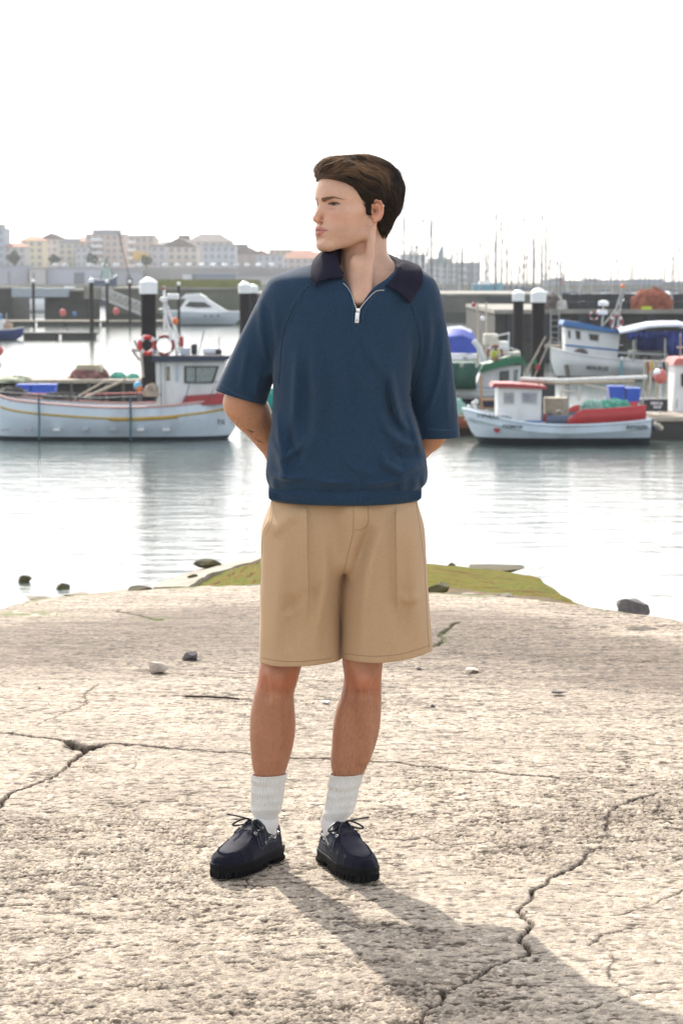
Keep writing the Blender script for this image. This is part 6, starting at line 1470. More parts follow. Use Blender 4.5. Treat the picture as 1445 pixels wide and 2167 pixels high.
ln = np.where(R0[:, 2] < 0.01, 0.022, np.where(R0[:, 2] < 0.04, 0.034, 0.052))*rg.uniform(0.6, 1.35, N)
Q = R0.copy(); pts = [Q.copy()]
lane = fbm(R0[:, 0]*120, R0[:, 1]*26, R0[:, 2]*120, 2, 77)
for s_ in range(SEG):
    nrm = grad(lambda r, f, u: hair_vol(r, f, u), Q)
    v = flow(Q); v -= (v*nrm).sum(1)[:, None]*nrm; v /= np.maximum(np.linalg.norm(v, axis=1), 1e-6)[:, None]
    Q = Q+v*(ln/SEG)[:, None]
    tt = (s_+1)/SEG
    off = lay+0.0075*(fbm(Q[:, 0]*60+Q[:, 1]*14, Q[:, 2]*60-Q[:, 1]*10, Q[:, 1]*16, 3, 41)-0.45)*2
    dcur = hair_vol(Q[:, 0], Q[:, 1], Q[:, 2])
    Q = Q-nrm*(dcur-off)[:, None]*min(1, 0.25+tt)
    # tips stay off the ears and the face
    hl = hairline(Q[:, 0], Q[:, 1], Q[:, 2])
    g2 = grad(hairline, Q)
    Q = Q-g2*np.maximum(hl-0.002*rg.random(N), 0)[:, None]*0.8
    pts.append(Q.copy())
pts = np.stack(pts, 1)                                   # N, SEG+1, 3
tan = np.gradient(pts, axis=1); tan /= np.maximum(np.linalg.norm(tan, axis=2), 1e-9)[..., None]
nr = grad(lambda r, f, u: hair_vol(r, f, u), pts.reshape(-1, 3)).reshape(pts.shape)
bi = np.cross(tan, nr); bi /= np.maximum(np.linalg.norm(bi, axis=2), 1e-9)[..., None]
wd = rg.uniform(0.00025, 0.0006, N)[:, None]*np.interp(np.linspace(0, 1, SEG+1), [0, 0.15, 0.6, 1], [0.5, 1, 0.9, 0.12])[None]
a = pts+bi*wd[..., None]; b = pts-bi*wd[..., None]; c = pts+nr*(wd*0.9)[..., None]
Vh = np.stack([a, c, b], 2)                              # N, SEG+1, 3(corners), 3
base = (np.arange(N)[:, None]*(SEG+1)+np.arange(SEG)[None])*3
Fh = []
for k in range(3):
    k2 = (k+1) % 3
    Fh.append(np.stack([base+k, base+k2, base+3+k2, base+3+k], -1).reshape(-1, 4))
Fh = np.concatenate(Fh)
nU = len(hV)
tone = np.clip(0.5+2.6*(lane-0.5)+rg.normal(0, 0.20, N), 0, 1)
topw = np.clip((R0[:, 2]-0.07)/0.05, 0, 1)*np.clip((R0[:, 1]+0.06)/0.06, 0, 1)  # top locks painted lighter as a sun highlight, sides darker
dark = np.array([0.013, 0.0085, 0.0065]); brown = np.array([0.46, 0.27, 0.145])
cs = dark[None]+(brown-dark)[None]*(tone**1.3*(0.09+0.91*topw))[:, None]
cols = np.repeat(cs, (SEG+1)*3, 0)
Vw = from_head(np.concatenate([hV, Vh.reshape(-1, 3)]))
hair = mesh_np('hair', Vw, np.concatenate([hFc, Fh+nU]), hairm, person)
uw = np.clip((hV[:, 2]-0.08)/0.05, 0, 1)[:, None]  # same painted highlight on the underlayer
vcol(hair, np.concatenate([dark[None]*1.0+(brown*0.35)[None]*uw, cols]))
# ---- half-zip top
navy = M('washed navy jersey', (0.0210, 0.047, 0.086), 0.92, col2=(0.0150, 0.0355, 0.068), ns=210, bump=0.22, bs=420, sheen=0.16, spec=0.2)
navy_dk = M('dark navy rib', (0.0165, 0.0150, 0.030), 0.9, col2=(0.013, 0.012, 0.024), ns=20, bump=0.2, bs=900, sheen=0.04, spec=0.15)
stitch = M('stitching', (0.040, 0.085, 0.135), 0.9)
khaki_st = M('khaki stitching', (0.27, 0.18, 0.10), 0.9)
def seg_dist(x, z, pts):
    """distance in the frontal plane to a polyline, and how far along (0..1)"""
    best = None
    n = len(pts)-1
    for i in range(n):
        (ax, az), (bx_, bz_) = pts[i], pts[i+1]
        dx, dz = bx_-ax, bz_-az; l = dx*dx+dz*dz
        t = np.clip(((x-ax)*dx+(z-az)*dz)/l, 0, 1)
        d = np.hypot(x-ax-t*dx, z-az-t*dz)
        side = (x-ax)*dz-(z-az)*dx
        if best is None: best, al, sd = d, (i+t)/n, side
        else:
            m = d < best
            best = np.where(m, d, best); al = np.where(m, (i+t)/n, al); sd = np.where(m, side, sd)
    return best, al, np.sign(sd)
def pxs(pts, Y=YB-0.12): return [(P(a, b, Y).x, P(a, b, Y).z) for a, b in pts]
FK = 2.4
def folds(x, z, rows):
    """sum of soft ridges (amp>0) and valleys (amp<0) drawn in the frontal plane"""
    r = 0
    for amp, w, pts in rows:
        d, t, s = seg_dist(x, z, pxs(pts))
        fade = np.clip(np.sin(np.clip(t, 0.02, 0.98)*math.pi), 0, 1)**0.6
        r = r+FK*amp*np.exp(-(d/w)**2)*fade
    return r
torso = [(548, 690, 832), (566, 655, 868), (585, 606, 897), (610, 592, 897), (640, 586, 892), (700, 582, 884), (760, 579, 874), (820, 577, 868), (860, 576, 870), (900, 572, 884), (940, 566, 895), (980, 564, 903), (1005, 563, 905), (1022, 567, 901), (1036, 573, 890), (1046, 578, 884)]
t_hy = [0.060, 0.088, 0.110, 0.121, 0.128, 0.130, 0.136, 0.138, 0.138, 0.140, 0.144, 0.148, 0.150, 0.146, 0.134, 0.120]
t_cy = [0.03, 0.025, 0.015, 0.01, 0.005, 0.0, 0, 0, 0, 0, 0, 0, 0, 0, 0, 0]
F_SH = [  # amp, width, px polyline
 (0.0065, 0.012, [(662, 700), (668, 790), (672, 860), (664, 925), (640, 985)]),
 (0.0040, 0.009, [(628, 740), (624, 830), (620, 900)]),
 (0.0060, 0.010, [(576, 935), (592, 965), (600, 1000), (594, 1020)]),
 (0.0050, 0.008, [(586, 880), (590, 930), (602, 968), (630, 950), (648, 930)]),
 (-0.004, 0.012, [(646, 760), (648, 850), (640, 930)]),
 (-0.005, 0.010, [(612, 905), (618, 945), (640, 970)]),
 (0.0060, 0.009, [(824, 770), (834, 840), (846, 890), (866, 915)]),
 (0.0050, 0.010, [(800, 860), (815, 905), (845, 935), (880, 945)]),
 (-0.005, 0.010, [(812, 800), (826, 870), (850, 915)]),
 (0.0065, 0.010, [(806, 950), (815, 980), (850, 1000), (890, 985)]),
 (0.0040, 0.009, [(868, 880), (882, 930), (893, 960)]),
 (-0.004, 0.010, [(820, 945), (850, 970), (888, 965)]),
 (0.0035, 0.010, [(720, 960), (750, 990), (800, 1005)]),
 (0.0030, 0.014, [(700, 720), (710, 820), (700, 900)]),
 (0.0035, 0.012, [(760, 700), (790, 760), (818, 800)]),
 (-0.0028, 0.014, [(735, 740), (745, 860), (740, 960)]),
 (0.0045, 0.007, [(575, 1006), (610, 1012), (650, 1008)]),
 (0.0040, 0.007, [(660, 1012), (700, 1020), (745, 1018)]),
 (0.0045, 0.007, [(770, 1022), (820, 1020), (870, 1010)]),
]
F_SL = [
 (0.0050, 0.009, [(548, 640), (550, 700), (560, 760)]), (0.0050, 0.008, [(580, 640), (586, 700), (596, 770)]),
 (-0.004, 0.009, [(565, 650), (570, 720), (575, 780)]), (0.0040, 0.009, [(520, 740), (512, 790), (505, 830)]),
 (0.0035, 0.008, [(545, 790), (540, 825), (545, 850)]), (0.004, 0.008, [(560, 800), (572, 790), (588, 770)])]
F_SR = [
 (0.0050, 0.009, [(905, 640), (912, 710), (905, 780)]), (-0.004, 0.010, [(925, 680), (925, 760), (915, 840)]),
 (0.0050, 0.009, [(938, 720), (932, 800), (915, 860), (890, 900)]), (0.0035, 0.008, [(950, 800), (952, 870), (956, 915)]),
 (0.004, 0.008, [(885, 700), (876, 770), (868, 830)])]
SLc = [P(640, 622, YB+0.01), P(612, 636, YB+0.01), P(566, 706, YB+0.02), P(536, 772, YB+0.035), P(497, 872, YB+0.07)]
SLr = [0.060, 0.066, 0.0615, 0.063, 0.072]
SRc = [P(850, 622, YB+0.01), P(880, 640, YB+0.01), P(898, 706, YB+0.02), P(909, 790, YB+0.035), P(928, 950, YB+0.07)]
SRr = [0.060, 0.063, 0.0600, 0.0620, 0.0590]
def dense(c, r, n=4):
    q = polyline([tuple(a)+(b,) for a, b in zip(c, r)], 0.02)
    return [Vector(v[:3]) for v in q], [v[3] for v in q]
def d_pipe(p, c, r):
    c, r = dense(c, r); d = None
    for i in range(len(c)-1):
        e = d_cap(p, c[i], c[i+1], r[i], r[i+1]); d = e if d is None else np.minimum(d, e)
    return d
def plane(p, A, B, into):
    """half space whose edge runs through A, B in the frontal plane; negative on the side of 'into'; leans back level"""
    dx, dz = B.x-A.x, B.z-A.z; n = np.array([-dz, dx]); n /= np.linalg.norm(n)
    s = (into.x-A.x)*n[0]+(into.z-A.z)*n[1]
    if s > 0: n = -n
    return (p[0]-A.x)*n[0]+(p[2]-A.z)*n[1]
cutL = (P(456, 829, YB-0.0), P(563, 860, YB-0.0)); cutR = (P(973, 929, YB-0.0), P(874, 931, YB-0.0))
def shirt_sdf(p):
    x, y, z = p
    zk, c, h = knots(torso)
    cy = YB+np.array(t_cy)
    d = d_col(p, zk, c, h, cy, t_hy, 2.5)
    front = np.clip((YB-0.02-y)/0.04, 0, 1)
    fo = folds(x+0*z, z+0*x, F_SH)
    gth = np.clip(1-np.abs(z-zt(1020))/0.030, 0, 1); fo = fo+gth*0.0035*np.sin(x*150+3*np.sin(x*31))*(0.4+vnoise(x*22, z*0+1, None, 88))
    d = d-fo*front-0.0030*(fbm(x*9+0*z, z*9+0*x, y*9, 2, 61)-0.5)*2
    aL = d_pipe(p, SLc, SLr); aR = d_pipe(p, SRc, SRr)
    aL = aL-0.8*np.maximum(folds(x+0*z, z+0*x, F_SL), -0.004)*np.clip((YB+0.02-y)/0.04, 0, 1)
    aR = aR-0.8*np.maximum(folds(x+0*z, z+0*x, F_SR), -0.004)*np.clip((YB+0.02-y)/0.04, 0, 1)
    tL = P(497, 872, YB+0.07); tR = P(934, 950, YB+0.07)
    # hollow openings
    inL = d_chain(p, SLc[3:], [SLr[3]-0.010, SLr[4]-0.0065], 0.01); inR = d_chain(p, SRc[3:], [SRr[3]-0.010, SRr[4]-0.0065], 0.01)
    aL = smax(aL, plane(p, *cutL, SLc[2]), 0.002); aR = smax(aR, plane(p, *cutR, SRc[2]), 0.002)
    kk = 0.008+0.05*np.clip((z-zt(800))/0.15, 0, 1)
    hk = np.maximum(kk-np.abs(d-aL), 0)/kk; e = np.minimum(d, aL)-hk*hk*kk*0.25
    hk = np.maximum(kk-np.abs(e-aR), 0)/kk; e = np.minimum(e, aR)-hk*hk*kk*0.25
    e = np.maximum(e, -np.maximum(inL, plane(p, cutL[0]+Vector((0, 0, 0.05)), cutL[1]+Vector((0, 0, 0.05)), tL)))
    e = np.maximum(e, -np.maximum(inR, plane(p, cutR[0]+Vector((0, 0, 0.05)), cutR[1]+Vector((0, 0, 0.05)), tR)))
    # neck opening and the open zip
    hole = np.minimum(d_cap(p, P(768, 500, YB+0.02), P(760, 560, YB+0.015), 0.066, 0.060), d_cap(p, P(775, 500, YB+0.02), P(786, 566, YB+0.012), 0.066, 0.066))
    hole = np.minimum(hole, np.minimum(d_cap(p, P(800, 500, YB), P(804, 567, YB-0.005), 0.05, 0.054), d_cap(p, P(770, 500, YB+0.05), P(772, 560, YB+0.055), 0.066, 0.060)))
    hole = np.minimum(hole, d_cap(p, P(735, 500, YB), P(742, 558, YB-0.005), 0.045, 0.048))
    hole = np.minimum(hole, d_cap(p, P(812, 500, YB+0.03), P(812, 556, YB+0.03), 0.05, 0.050))
    e = smax(e, -hole, 0.004)
    zz = z+0*x
    lz = np.array([zt(q, YB-0.12) for q in (656, 640, 620, 604, 590, 570)])
    xl = np.interp(zz, lz, [P(q, 600, YB-0.12).x for q in (756, 751, 746, 738, 726, 712)])
    xr = np.interp(zz, lz, [P(q, 600, YB-0.12).x for q in (757, 767, 780, 796, 818, 838)])
    v = np.maximum(np.maximum(xl-x, x-xr), lz[0]-zz); v = np.maximum(v, y-(YB-0.045))
    e = np.maximum(e, -v)
    return e
sx = np.arange(-0.345, 0.335, 0.003); sy = np.arange(YB-0.18, YB+0.19, 0.003); sz = np.arange(zt(1060), zt(535), 0.003)
D = np.empty((len(sx), len(sy), len(sz)), np.float32)
for k in range(0, len(sz), 40):
    D[:, :, k:k+40] = shirt_sdf(grid3(sx, sy, sz[k:k+40]))
sV, sF = surface_nets(D, sx, sy, sz); del D
sV = relax(sV, sF, 2, 0.5)
shirt = mesh_np('half_zip_top', sV, sF, navy, person)
sBVH = bvh_of(shirt)
CAMV = Vector((0, 0, CAM_H))
def drape(bvh, pts, off=0.0012, step=4.0, back=None):
    """lay a line seen at photo pixels onto a garment: 3D points on its surface"""
    out = []
    for q in polyline(pts, step):
        d = (P(q[0], q[1], YB)-CAMV).normalized()
        h = bvh.ray_cast(CAMV, d)
        if h[0] is not None: out.append(h[0]+h[1]*off if h[1].dot(d) < 0 else h[0]-h[1]*off)
    return out
def tubes(name, bvh, lns, r, mat, parent, off=0.0008, step=4.0, n=5):
    for l in lns:
        q = drape(bvh, l, off, step)
        if len(q) > 1: mb = MB(); mb.tube(q, r, n); mb.build(name, mat, parent, True)
seamL = [(657, 600), (630, 632), (607, 680), (597, 720), (592, 780), (590, 812)]
seamR = [(870, 646), (884, 690), (888, 740), (880, 780), (870, 815), (866, 838)]
def sh(l, dx): return [(a+dx, b) for a, b in l]
tubes('shoulder_seam', sBVH, [seamL, seamR], 0.0026, navy, shirt, 0.0002)
tubes('stitching', sBVH, [sh(seamL, -6), sh(seamR, 6), sh(seamL, 5),
      [(468, 812), (500, 832), (535, 843), (564, 845)], [(467, 815), (500, 835), (535, 846), (564, 848)], [(968, 907), (940, 908), (905, 906)], [(969, 910), (940, 911), (905, 909)],
      [(730, 592), (741, 612), (747, 640), (748, 683), (767, 684), (769, 662), (784, 636), (803, 616), (815, 611)]], 0.0006, stitch, shirt, 0.0003)
# ribbed hem band
def ribband():
    mb = MB(); rows = []
    n = 420
    tops = [(0.0, 1.0), (0.10, 1.012), (0.5, 1.015), (0.88, 1.012), (1.0, 0.99)]
    cx = (xt(571, 1050)+xt(889, 1050))/2; hxw = (xt(889, 1050)-xt(571, 1050))/2
    for t, s in tops:
        row = []
        for i in range(n):
            a = 2*math.pi*i/n; ca, sa = math.cos(a), math.sin(a)
            ex = abs(ca)**(2/2.5)*(1 if ca > 0 else -1); ey = abs(sa)**(2/2.5)*(1 if sa > 0 else -1)
            rb = 0.0007*math.cos(i*math.pi) if 0.05 < t < 0.95 else 0
            zl = P(722, 1031+5*(-ey if ey < 0 else 0), YB-0.13*0).z; 
            ztop = zt(1027)+0.0; zbot = zt(1058)
            w = 0.004*math.sin(a*9+1)*(1-t)
            row.append((cx+ex*(hxw*s+rb), YB+ey*(0.141*s+rb)-0.0, ztop+(zbot-ztop)*t+w*0.4+0.012*(ex*ex-0.5)*0.4))
        rows.append(row)
    mb.grid(rows, close=True)
    o = mb.build('hem_band', navy, shirt, True)
    md = o.modifiers.new('thick', 'SOLIDIFY'); md.thickness = 0.003; md.offset = -1
    return o
hemb = ribband()
# collar: a fold line round the neck and a fall that lies on the shoulders
def collar():
    fold = [(726, 588, -0.108), (716, 562, -0.085), (708, 535, -0.050), (714, 524, -0.005), (735, 520, 0.055), (768, 520, 0.085), (805, 532, 0.075), (828, 545, 0.045), (842, 552, 0.0), (841, 570, -0.050), (829, 592, -0.090), (817, 606, -0.108)]
    outer = [(668, 602, -0.124), (660, 588, -0.098), (661, 562, -0.045), (672, 545, 0.015), (705, 545, 0.085), (768, 552, 0.118), (830, 556, 0.095), (862, 572, 0.045), (876, 594, -0.010), (878, 612, -0.060), (874, 632, -0.096), (868, 645, -0.112)]
    stand = [(727, 590, -0.104), (719, 580, -0.080), (716, 570, -0.048), (722, 556, -0.002), (740, 552, 0.048), (768, 552, 0.072), (800, 558, 0.066), (820, 570, 0.040), (832, 580, 0.0), (831, 590, -0.045), (822, 600, -0.082), (816, 608, -0.102)]
    def cur(L): return np.array(polyline([tuple(P(a, b, YB+c)) for a, b, c in L], 0.012))
    def rs(c, n=60):
        s = np.concatenate([[0], np.cumsum(np.linalg.norm(np.diff(c, axis=0), axis=1))]); t = np.linspace(0, s[-1], n)
        return np.stack([np.interp(t, s, c[:, k]) for k in range(3)], 1)
    f_, o_, s_ = rs(cur(fold)), rs(cur(outer)), rs(cur(stand))
    ctr = np.array(P(768, 560, YB-0.01))
    rows = []
    for t in np.linspace(0, 1, 5)[:-1]:
        q = s_*(1-t)+f_*t; rows.append([tuple(v) for v in q])
    for t in np.linspace(0, 1, 12):
        q = f_*(1-t)+o_*t
        nrm = q-ctr; nrm[:, 2] *= 0.3; nrm /= np.linalg.norm(nrm, axis=1)[:, None]
        q = q+nrm*(0.006*math.sin(math.pi*min(1, t*1.1))**0.8 if t < 0.9 else 0.003)
        q[:, 2] += 0.006*math.sin(math.pi*t)
        # keep the fall outside the shirt and off its surface
        for i in range(len(q)):
            if t > 0.06:
                h = sBVH.find_nearest(Vector(q[i]))
                if h[0] is not None:
                    d = (Vector(q[i])-h[0]).dot(h[1]); need = 0.0045
                    if d < need or t > 0.97: q[i] = np.array(h[0]+h[1]*max(need, min(d, 0.006)))
        rows.append([tuple(v) for v in q])
    mb = MB(); mb.grid(rows); o = mb.build('collar', navy_dk, shirt, True)
    md = o.modifiers.new('thick', 'SOLIDIFY'); md.thickness = 0.0035; md.offset = 1
    sd = o.modifiers.new('smooth', 'SUBSURF'); sd.levels = sd.render_levels = 1
    ed = [Vector(v)*1 for v in np.array(rows[-2])*0.5+np.array(rows[-1])*0.5]
    return o
collar_o = collar()
cBVH = None
# zip tape, teeth and puller
zipm = M('zip metal', (0.62, 0.58, 0.52), 0.3, metal=1.0)
ZL = [(726, 590), (738, 602), (746, 619), (751, 638), (756, 654)]; ZR = [(817, 608), (798, 611), (781, 627), (768, 642), (759, 655)]
mbz = MB()
for line in (ZL, ZR):
    q = [P(a, b, YB) for a, b in [(v[0], v[1]) for v in polyline(line, 3)]]
    pts = []
    for v in q:
        d = (v-CAMV).normalized(); h = sBVH.find_nearest(CAMV+d*((YB-0.128)/d.y))
        pts.append(h[0]+Vector((0, -0.002, 0)))
    mbz.tube(pts, 0.0012, 6)
mbz.build('zip_teeth', zipm, shirt, True)
pz0 = P(757.5, 655, YB-0.137); pm = MB()
pm.box(pz0.x, pz0.y, pz0.z-0.002, 0.010, 0.005, 0.011, bev=0.0012)
pm.torus((pz0.x, pz0.y-0.004, pz0.z-0.008), 0.0035, 0.0012, 'Y', 14, 6)
pull = pm.build('zip_slider', silver, shirt, True)
pt = MB(); c0 = P(755.5, 672, YB-0.141); pt.box(c0.x, c0.y, c0.z, 0.0100, 0.0022, 0.0260, ry=rad(4), bev=0.0008)
tabm = M('brushed white metal', (0.72, 0.74, 0.78), 0.35, metal=0.6)
tab = pt.build('zip_puller', tabm, shirt, True)
mk = MB(); m0 = P(755.0, 677, YB-0.1428)
mk.tube([m0+Vector((-0.0022, 0, -0.0022)), m0+Vector((0.0004, 0, 0.0026))], 0.0004, 4); mk.tube([m0+Vector((-0.001, 0, -0.0022)), m0+Vector((0.0024, 0, -0.0022)), m0+Vector((0.0012, 0, 0.0006)), m0+Vector((-0.001, 0, 0.0))], 0.0004, 4)
mk.build('logo_mark', M('black ink', (0.01, 0.01, 0.012), 0.6), tab)
wl = MB(); w0 = P(902, 1012, YB-0.005); wl.box(w0.x+0.001, w0.y, w0.z, 0.003, 0.022, 0.022, ry=rad(8))
wl.build('side_label', M('white label', (0.7, 0.7, 0.72), 0.7), shirt)
# ---- khaki shorts
khaki = M('khaki twill', (0.475, 0.315, 0.180), 0.88, col2=(0.445, 0.293, 0.166), ns=160, bump=0.12, bs=500, sheen=0.12, spec=0.25)
LG = [(1025, 584, 748), (1060, 574, 750), (1110, 556, 748), (1180, 552, 738), (1240, 551, 726), (1300, 549, 722), (1360, 547, 721), (1415, 546, 721)]
RGs = [(1025, 742, 878), (1060, 742, 883), (1110, 746, 896), (1180, 733, 901), (1240, 724, 905), (1300, 722, 910), (1360, 722, 916), (1415, 723, 920)]
l_hy = [0.108, 0.120, 0.140, 0.146, 0.142, 0.134, 0.130, 0.130]
FK = 2.3
F_K = [
 (0.0045, 0.020, [(600, 1120), (598, 1200), (590, 1300), (586, 1390)]), (-0.004, 0.022, [(615, 1250), (612, 1320), (608, 1390)]),
 (0.0055, 0.016, [(560, 1100), (585, 1120), (620, 1085), (640, 1065)]), (0.004, 0.016, [(690, 1140), (688, 1240), (670, 1330), (668, 1390)]),
 (-0.005, 0.016, [(665, 1240), (640, 1270), (605, 1300)]), (0.0045, 0.012, [(655, 1255), (630, 1285), (600, 1310)]),
 (-0.005, 0.018, [(790, 1110), (765, 1170), (742, 1230)]), (0.0045, 0.018, [(800, 1120), (780, 1190), (770, 1280), (765, 1380)]),
 (0.0045, 0.016, [(868, 1100), (872, 1180), (880, 1280), (886, 1370)]), (-0.004, 0.016, [(850, 1230), (852, 1300), (850, 1370)]),
 (0.0035, 0.012, [(840, 1250), (860, 1270), (890, 1262)])]
def step_fold(x, z, pts, amp, w, dirn):
    d, t, s = seg_dist(x, z, pxs(pts, YB-0.13))
    zc = np.array([q[1] for q in pxs(pts, YB-0.13)])[::-1]; xc = np.array([q[0] for q in pxs(pts, YB-0.13)])[::-1]
    sx_ = (x-np.interp(z, zc, xc))*dirn
    f = np.where(sx_ < 0, np.exp(sx_/w), np.exp(-sx_/0.0025))
    return 2.5*amp*f*np.clip((z-zc[0])/0.09, 0, 1)*(z > zc[0])
def shorts_sdf(p):
    x, y, z = p
    X, Z = x+0*z, z+0*x
    fr = np.clip((YB-0.03-y)/0.04, 0, 1)
    fo = folds(X, Z, F_K)+step_fold(X, Z, [(649, 1040), (650, 1120), (652, 1260), (650, 1330)], 0.0085, 0.016, 1)+step_fold(X, Z, [(837, 1040), (838, 1120), (839, 1240), (843, 1330)], 0.0075, 0.016, -1)
    fo = fo*np.clip((zt(1062)-Z)/0.02, 0, 1)
    z1, c1, h1 = knots(LG); z2, c2, h2 = knots(RGs)
    hy = np.array(l_hy)
    a = d_col(p, z1, c1, h1, YB+0.012, hy, 2.25); b = d_col(p, z2, c2, h2, YB+0.004, hy, 2.25)
    wv = 0.003*np.sin(X*46+1)*np.clip((zt(1250)-Z)/0.15, 0, 1)
    a = a-wv; b = b-wv*0.8
    kk = 0.004+0.09*np.clip((Z-zt(1170))/0.09, 0, 1)
    hk = np.maximum(kk-np.abs(a-b), 0)/kk; d = np.minimum(a, b)-hk*hk*kk*0.25
    # front fly bulge crossing over
    d = smin(d, d_cap(p, P(750, 1090, YB-0.09), P(738, 1185, YB-0.08), 0.045, 0.035), 0.03)
    d = d-fo*fr
    d = d-0.002*(fbm(X*11, Z*11, y*11, 2, 71)-0.5)*2
    zl = zt(1397)+0.0035*np.clip((X-xt(620, 1400))/0.1, -1, 1)
    zr = zt(1387)+0.016*np.clip((X-xt(820, 1390))/0.11, -0.2, 1)
    zc = np.where(X < xt(722, 1390), zl, zr)
    d = np.maximum(d, zc-Z)
    wall = 0.008
    ia = d_col(p, z1, c1, h1-wall, YB+0.012, hy-wall, 2.25)-wv; ib = d_col(p, z2, c2, h2-wall, YB+0.004, hy-wall, 2.25)-wv
    inn = np.maximum(np.minimum(ia, ib)-fo*fr, Z-zc-0.06)
    d = np.maximum(d, -inn)
    return d
kx = np.arange(xt(535, 1400), xt(930, 1400), 0.003); ky = np.arange(YB-0.165, YB+0.175, 0.003); kz = np.arange(zt(1412), zt(1035), 0.003)
D = np.empty((len(kx), len(ky), len(kz)), np.float32)
for k in range(0, len(kz), 40): D[:, :, k:k+40] = shorts_sdf(grid3(kx, ky, kz[k:k+40]))
kV, kF = surface_nets(D, kx, ky, kz); del D
kV = relax(kV, kF, 2, 0.5)
shorts = mesh_np('shorts', kV, kF, khaki, person)
kB = bvh_of(shorts)
tubes('seam', kB, [[(576, 1062), (570, 1100), (557, 1128), (553, 1180), (551, 1260)], [(580, 1066), (574, 1104), (561, 1132)],
      [(748, 1072), (747, 1125), (738, 1165), (728, 1210)], [(778, 1072), (779, 1105), (768, 1119), (749, 1122)],
      [(880, 1062), (890, 1130), (898, 1200), (903, 1300), (908, 1372)],
      [(548, 1391), (590, 1399), (640, 1400), (700, 1394)], [(728, 1384), (790, 1389), (850, 1384), (910, 1366)]], 0.0007, khaki_st, shorts, 0.0001)
# ---- socks
white_sock = M('white ribbed cotton', (0.72, 0.70, 0.66), 0.95, col2=(0.66, 0.64, 0.60), ns=30, bump=0.2, bs=700, sheen=0.2)
def sock(rows, Yc, wr, ank, dr_):
    z, c, h = knots(rows, Yc); n = 180; m = 60
    o = np.argsort(z); z, c, h = z[o], c[o], h[o]
    R_ = []
    zt0, zb0 = z[-1], 0.055
    for i in range(m):
        t = i/(m-1); zz = zt0+(zb0-zt0)*t
        cx = np.interp(zz, z, c); hx_ = np.interp(zz, z, h)
        k_ = min(1, max(0, (0.30-zz)/0.16)); k2 = min(1, max(0, (0.145-zz)/0.035)); hx_ = hx_*(1-k2)+0.0285*k2; cx = cx*(1-k2)+ank[0]*k2; hy_ = hx_*1.10; cy = (Yc+0.014)*(1-k_)+ank[1]*k_
        wrk = sum(A*math.exp(-((zz-z0)/w)**2) for A, z0, w in wr)
        row = []
        for k in range(n):
            a = 2*math.pi*k/n
            rib = 0.0016*math.cos(a*36)*(1 if zz > 0.175 else max(0, (zz-0.13)/0.045))
            dr = rib+wrk*(0.7+0.3*math.sin(a*2+zz*60))+(0.0015 if i < 2 else 0)
            dz = 0.005*math.cos(a*1+1.0)*(1-t)
            row.append((cx+(hx_+dr)*math.cos(a), cy+(hy_+dr)*math.sin(a), zz+dz*0.6+0.002*math.sin(a*2+t*9)*(0.1 < t < 0.8)))
        R_.append(row)
    inner = [[(cx0[0]*0.97+np.interp(zt0, z, c)*0.03, cx0[1]*0.97+(Yc+0.014)*0.03, cx0[2]) for cx0 in R_[0]]]
    mb = MB(); mb.grid([[(v[0], v[1], v[2]-0.006) for v in inner[0]]]+inner+R_, close=True)
    f = lambda t, z: Vector((ank[0]+dr_[0]*t, ank[1]+dr_[1]*t, z))
    mb.tube([f(-0.012, 0.125), f(0.0, 0.105), f(0.030, 0.088), f(0.075, 0.070), f(0.13, 0.056)], [0.030, 0.0345, 0.031, 0.024, 0.016], 24)
    return mb.build('sock', white_sock, person, True)
WR1 = [(0.0022, 0.262, 0.005), (-0.0012, 0.250, 0.004), (0.0026, 0.222, 0.006), (-0.0016, 0.208, 0.004), (0.0022, 0.190, 0.006), (0.002, 0.165, 0.006), (0.0026, 0.140, 0.008)]
WR2 = [(0.0016, 0.268, 0.004), (0.0030, 0.212, 0.006), (-0.0016, 0.200, 0.004), (0.0028, 0.186, 0.006), (0.0022, 0.160, 0.006), (0.003, 0.138, 0.008)]
sock([(1641, 533, 605), (1680, 532, 600), (1720, 531, 594), (1745, 529, 593), (1790, 520, 596)], YLL, WR1, ANK_L, DIR_L)
sock([(1640, 698, 769), (1680, 694, 757), (1715, 687, 749), (1745, 681, 746), (1790, 674, 748)], YLR, WR2, ANK_R, DIR_R)

# ---- boat shoes on lugged soles: local frame x = forward (heel 0, toe 0.30), y = left, z = up
suede = M('navy suede', (0.011, 0.011, 0.024), 0.9, col2=(0.007, 0.007, 0.016), ns=25, bump=0.4, bs=500, sheen=0.12, spec=0.2)
suede_top = M('worn navy suede', (0.020, 0.018, 0.032), 0.8, col2=(0.012, 0.011, 0.024), ns=18, bump=0.3, bs=500, sheen=0.15, spec=0.25)
rubber = M('black rubber', (0.006, 0.006, 0.007), 0.75, col2=(0.009, 0.009, 0.010), ns=30, bump=0.1, bs=200, spec=0.15)
lacem = M('black waxed lace', (0.012, 0.012, 0.014), 0.5)
thread = M('blue grey thread', (0.10, 0.14, 0.20), 0.8)
TK = np.array([0.0, 0.02, 0.06, 0.11, 0.16, 0.205, 0.245, 0.275, 0.297, 0.303])
def outl(t, side, grow=0.0):
    """half width of the last on the inner (+1) or outer (-1) side; inner side faces +y for a right shoe"""
    win = [0.020, 0.031, 0.034, 0.032, 0.038, 0.046, 0.047, 0.040, 0.022, 0.004]
    wout = [0.020, 0.032, 0.037, 0.040, 0.046, 0.050, 0.046, 0.036, 0.019, 0.004]
    return np.interp(t, TK, win if side > 0 else wout)+grow
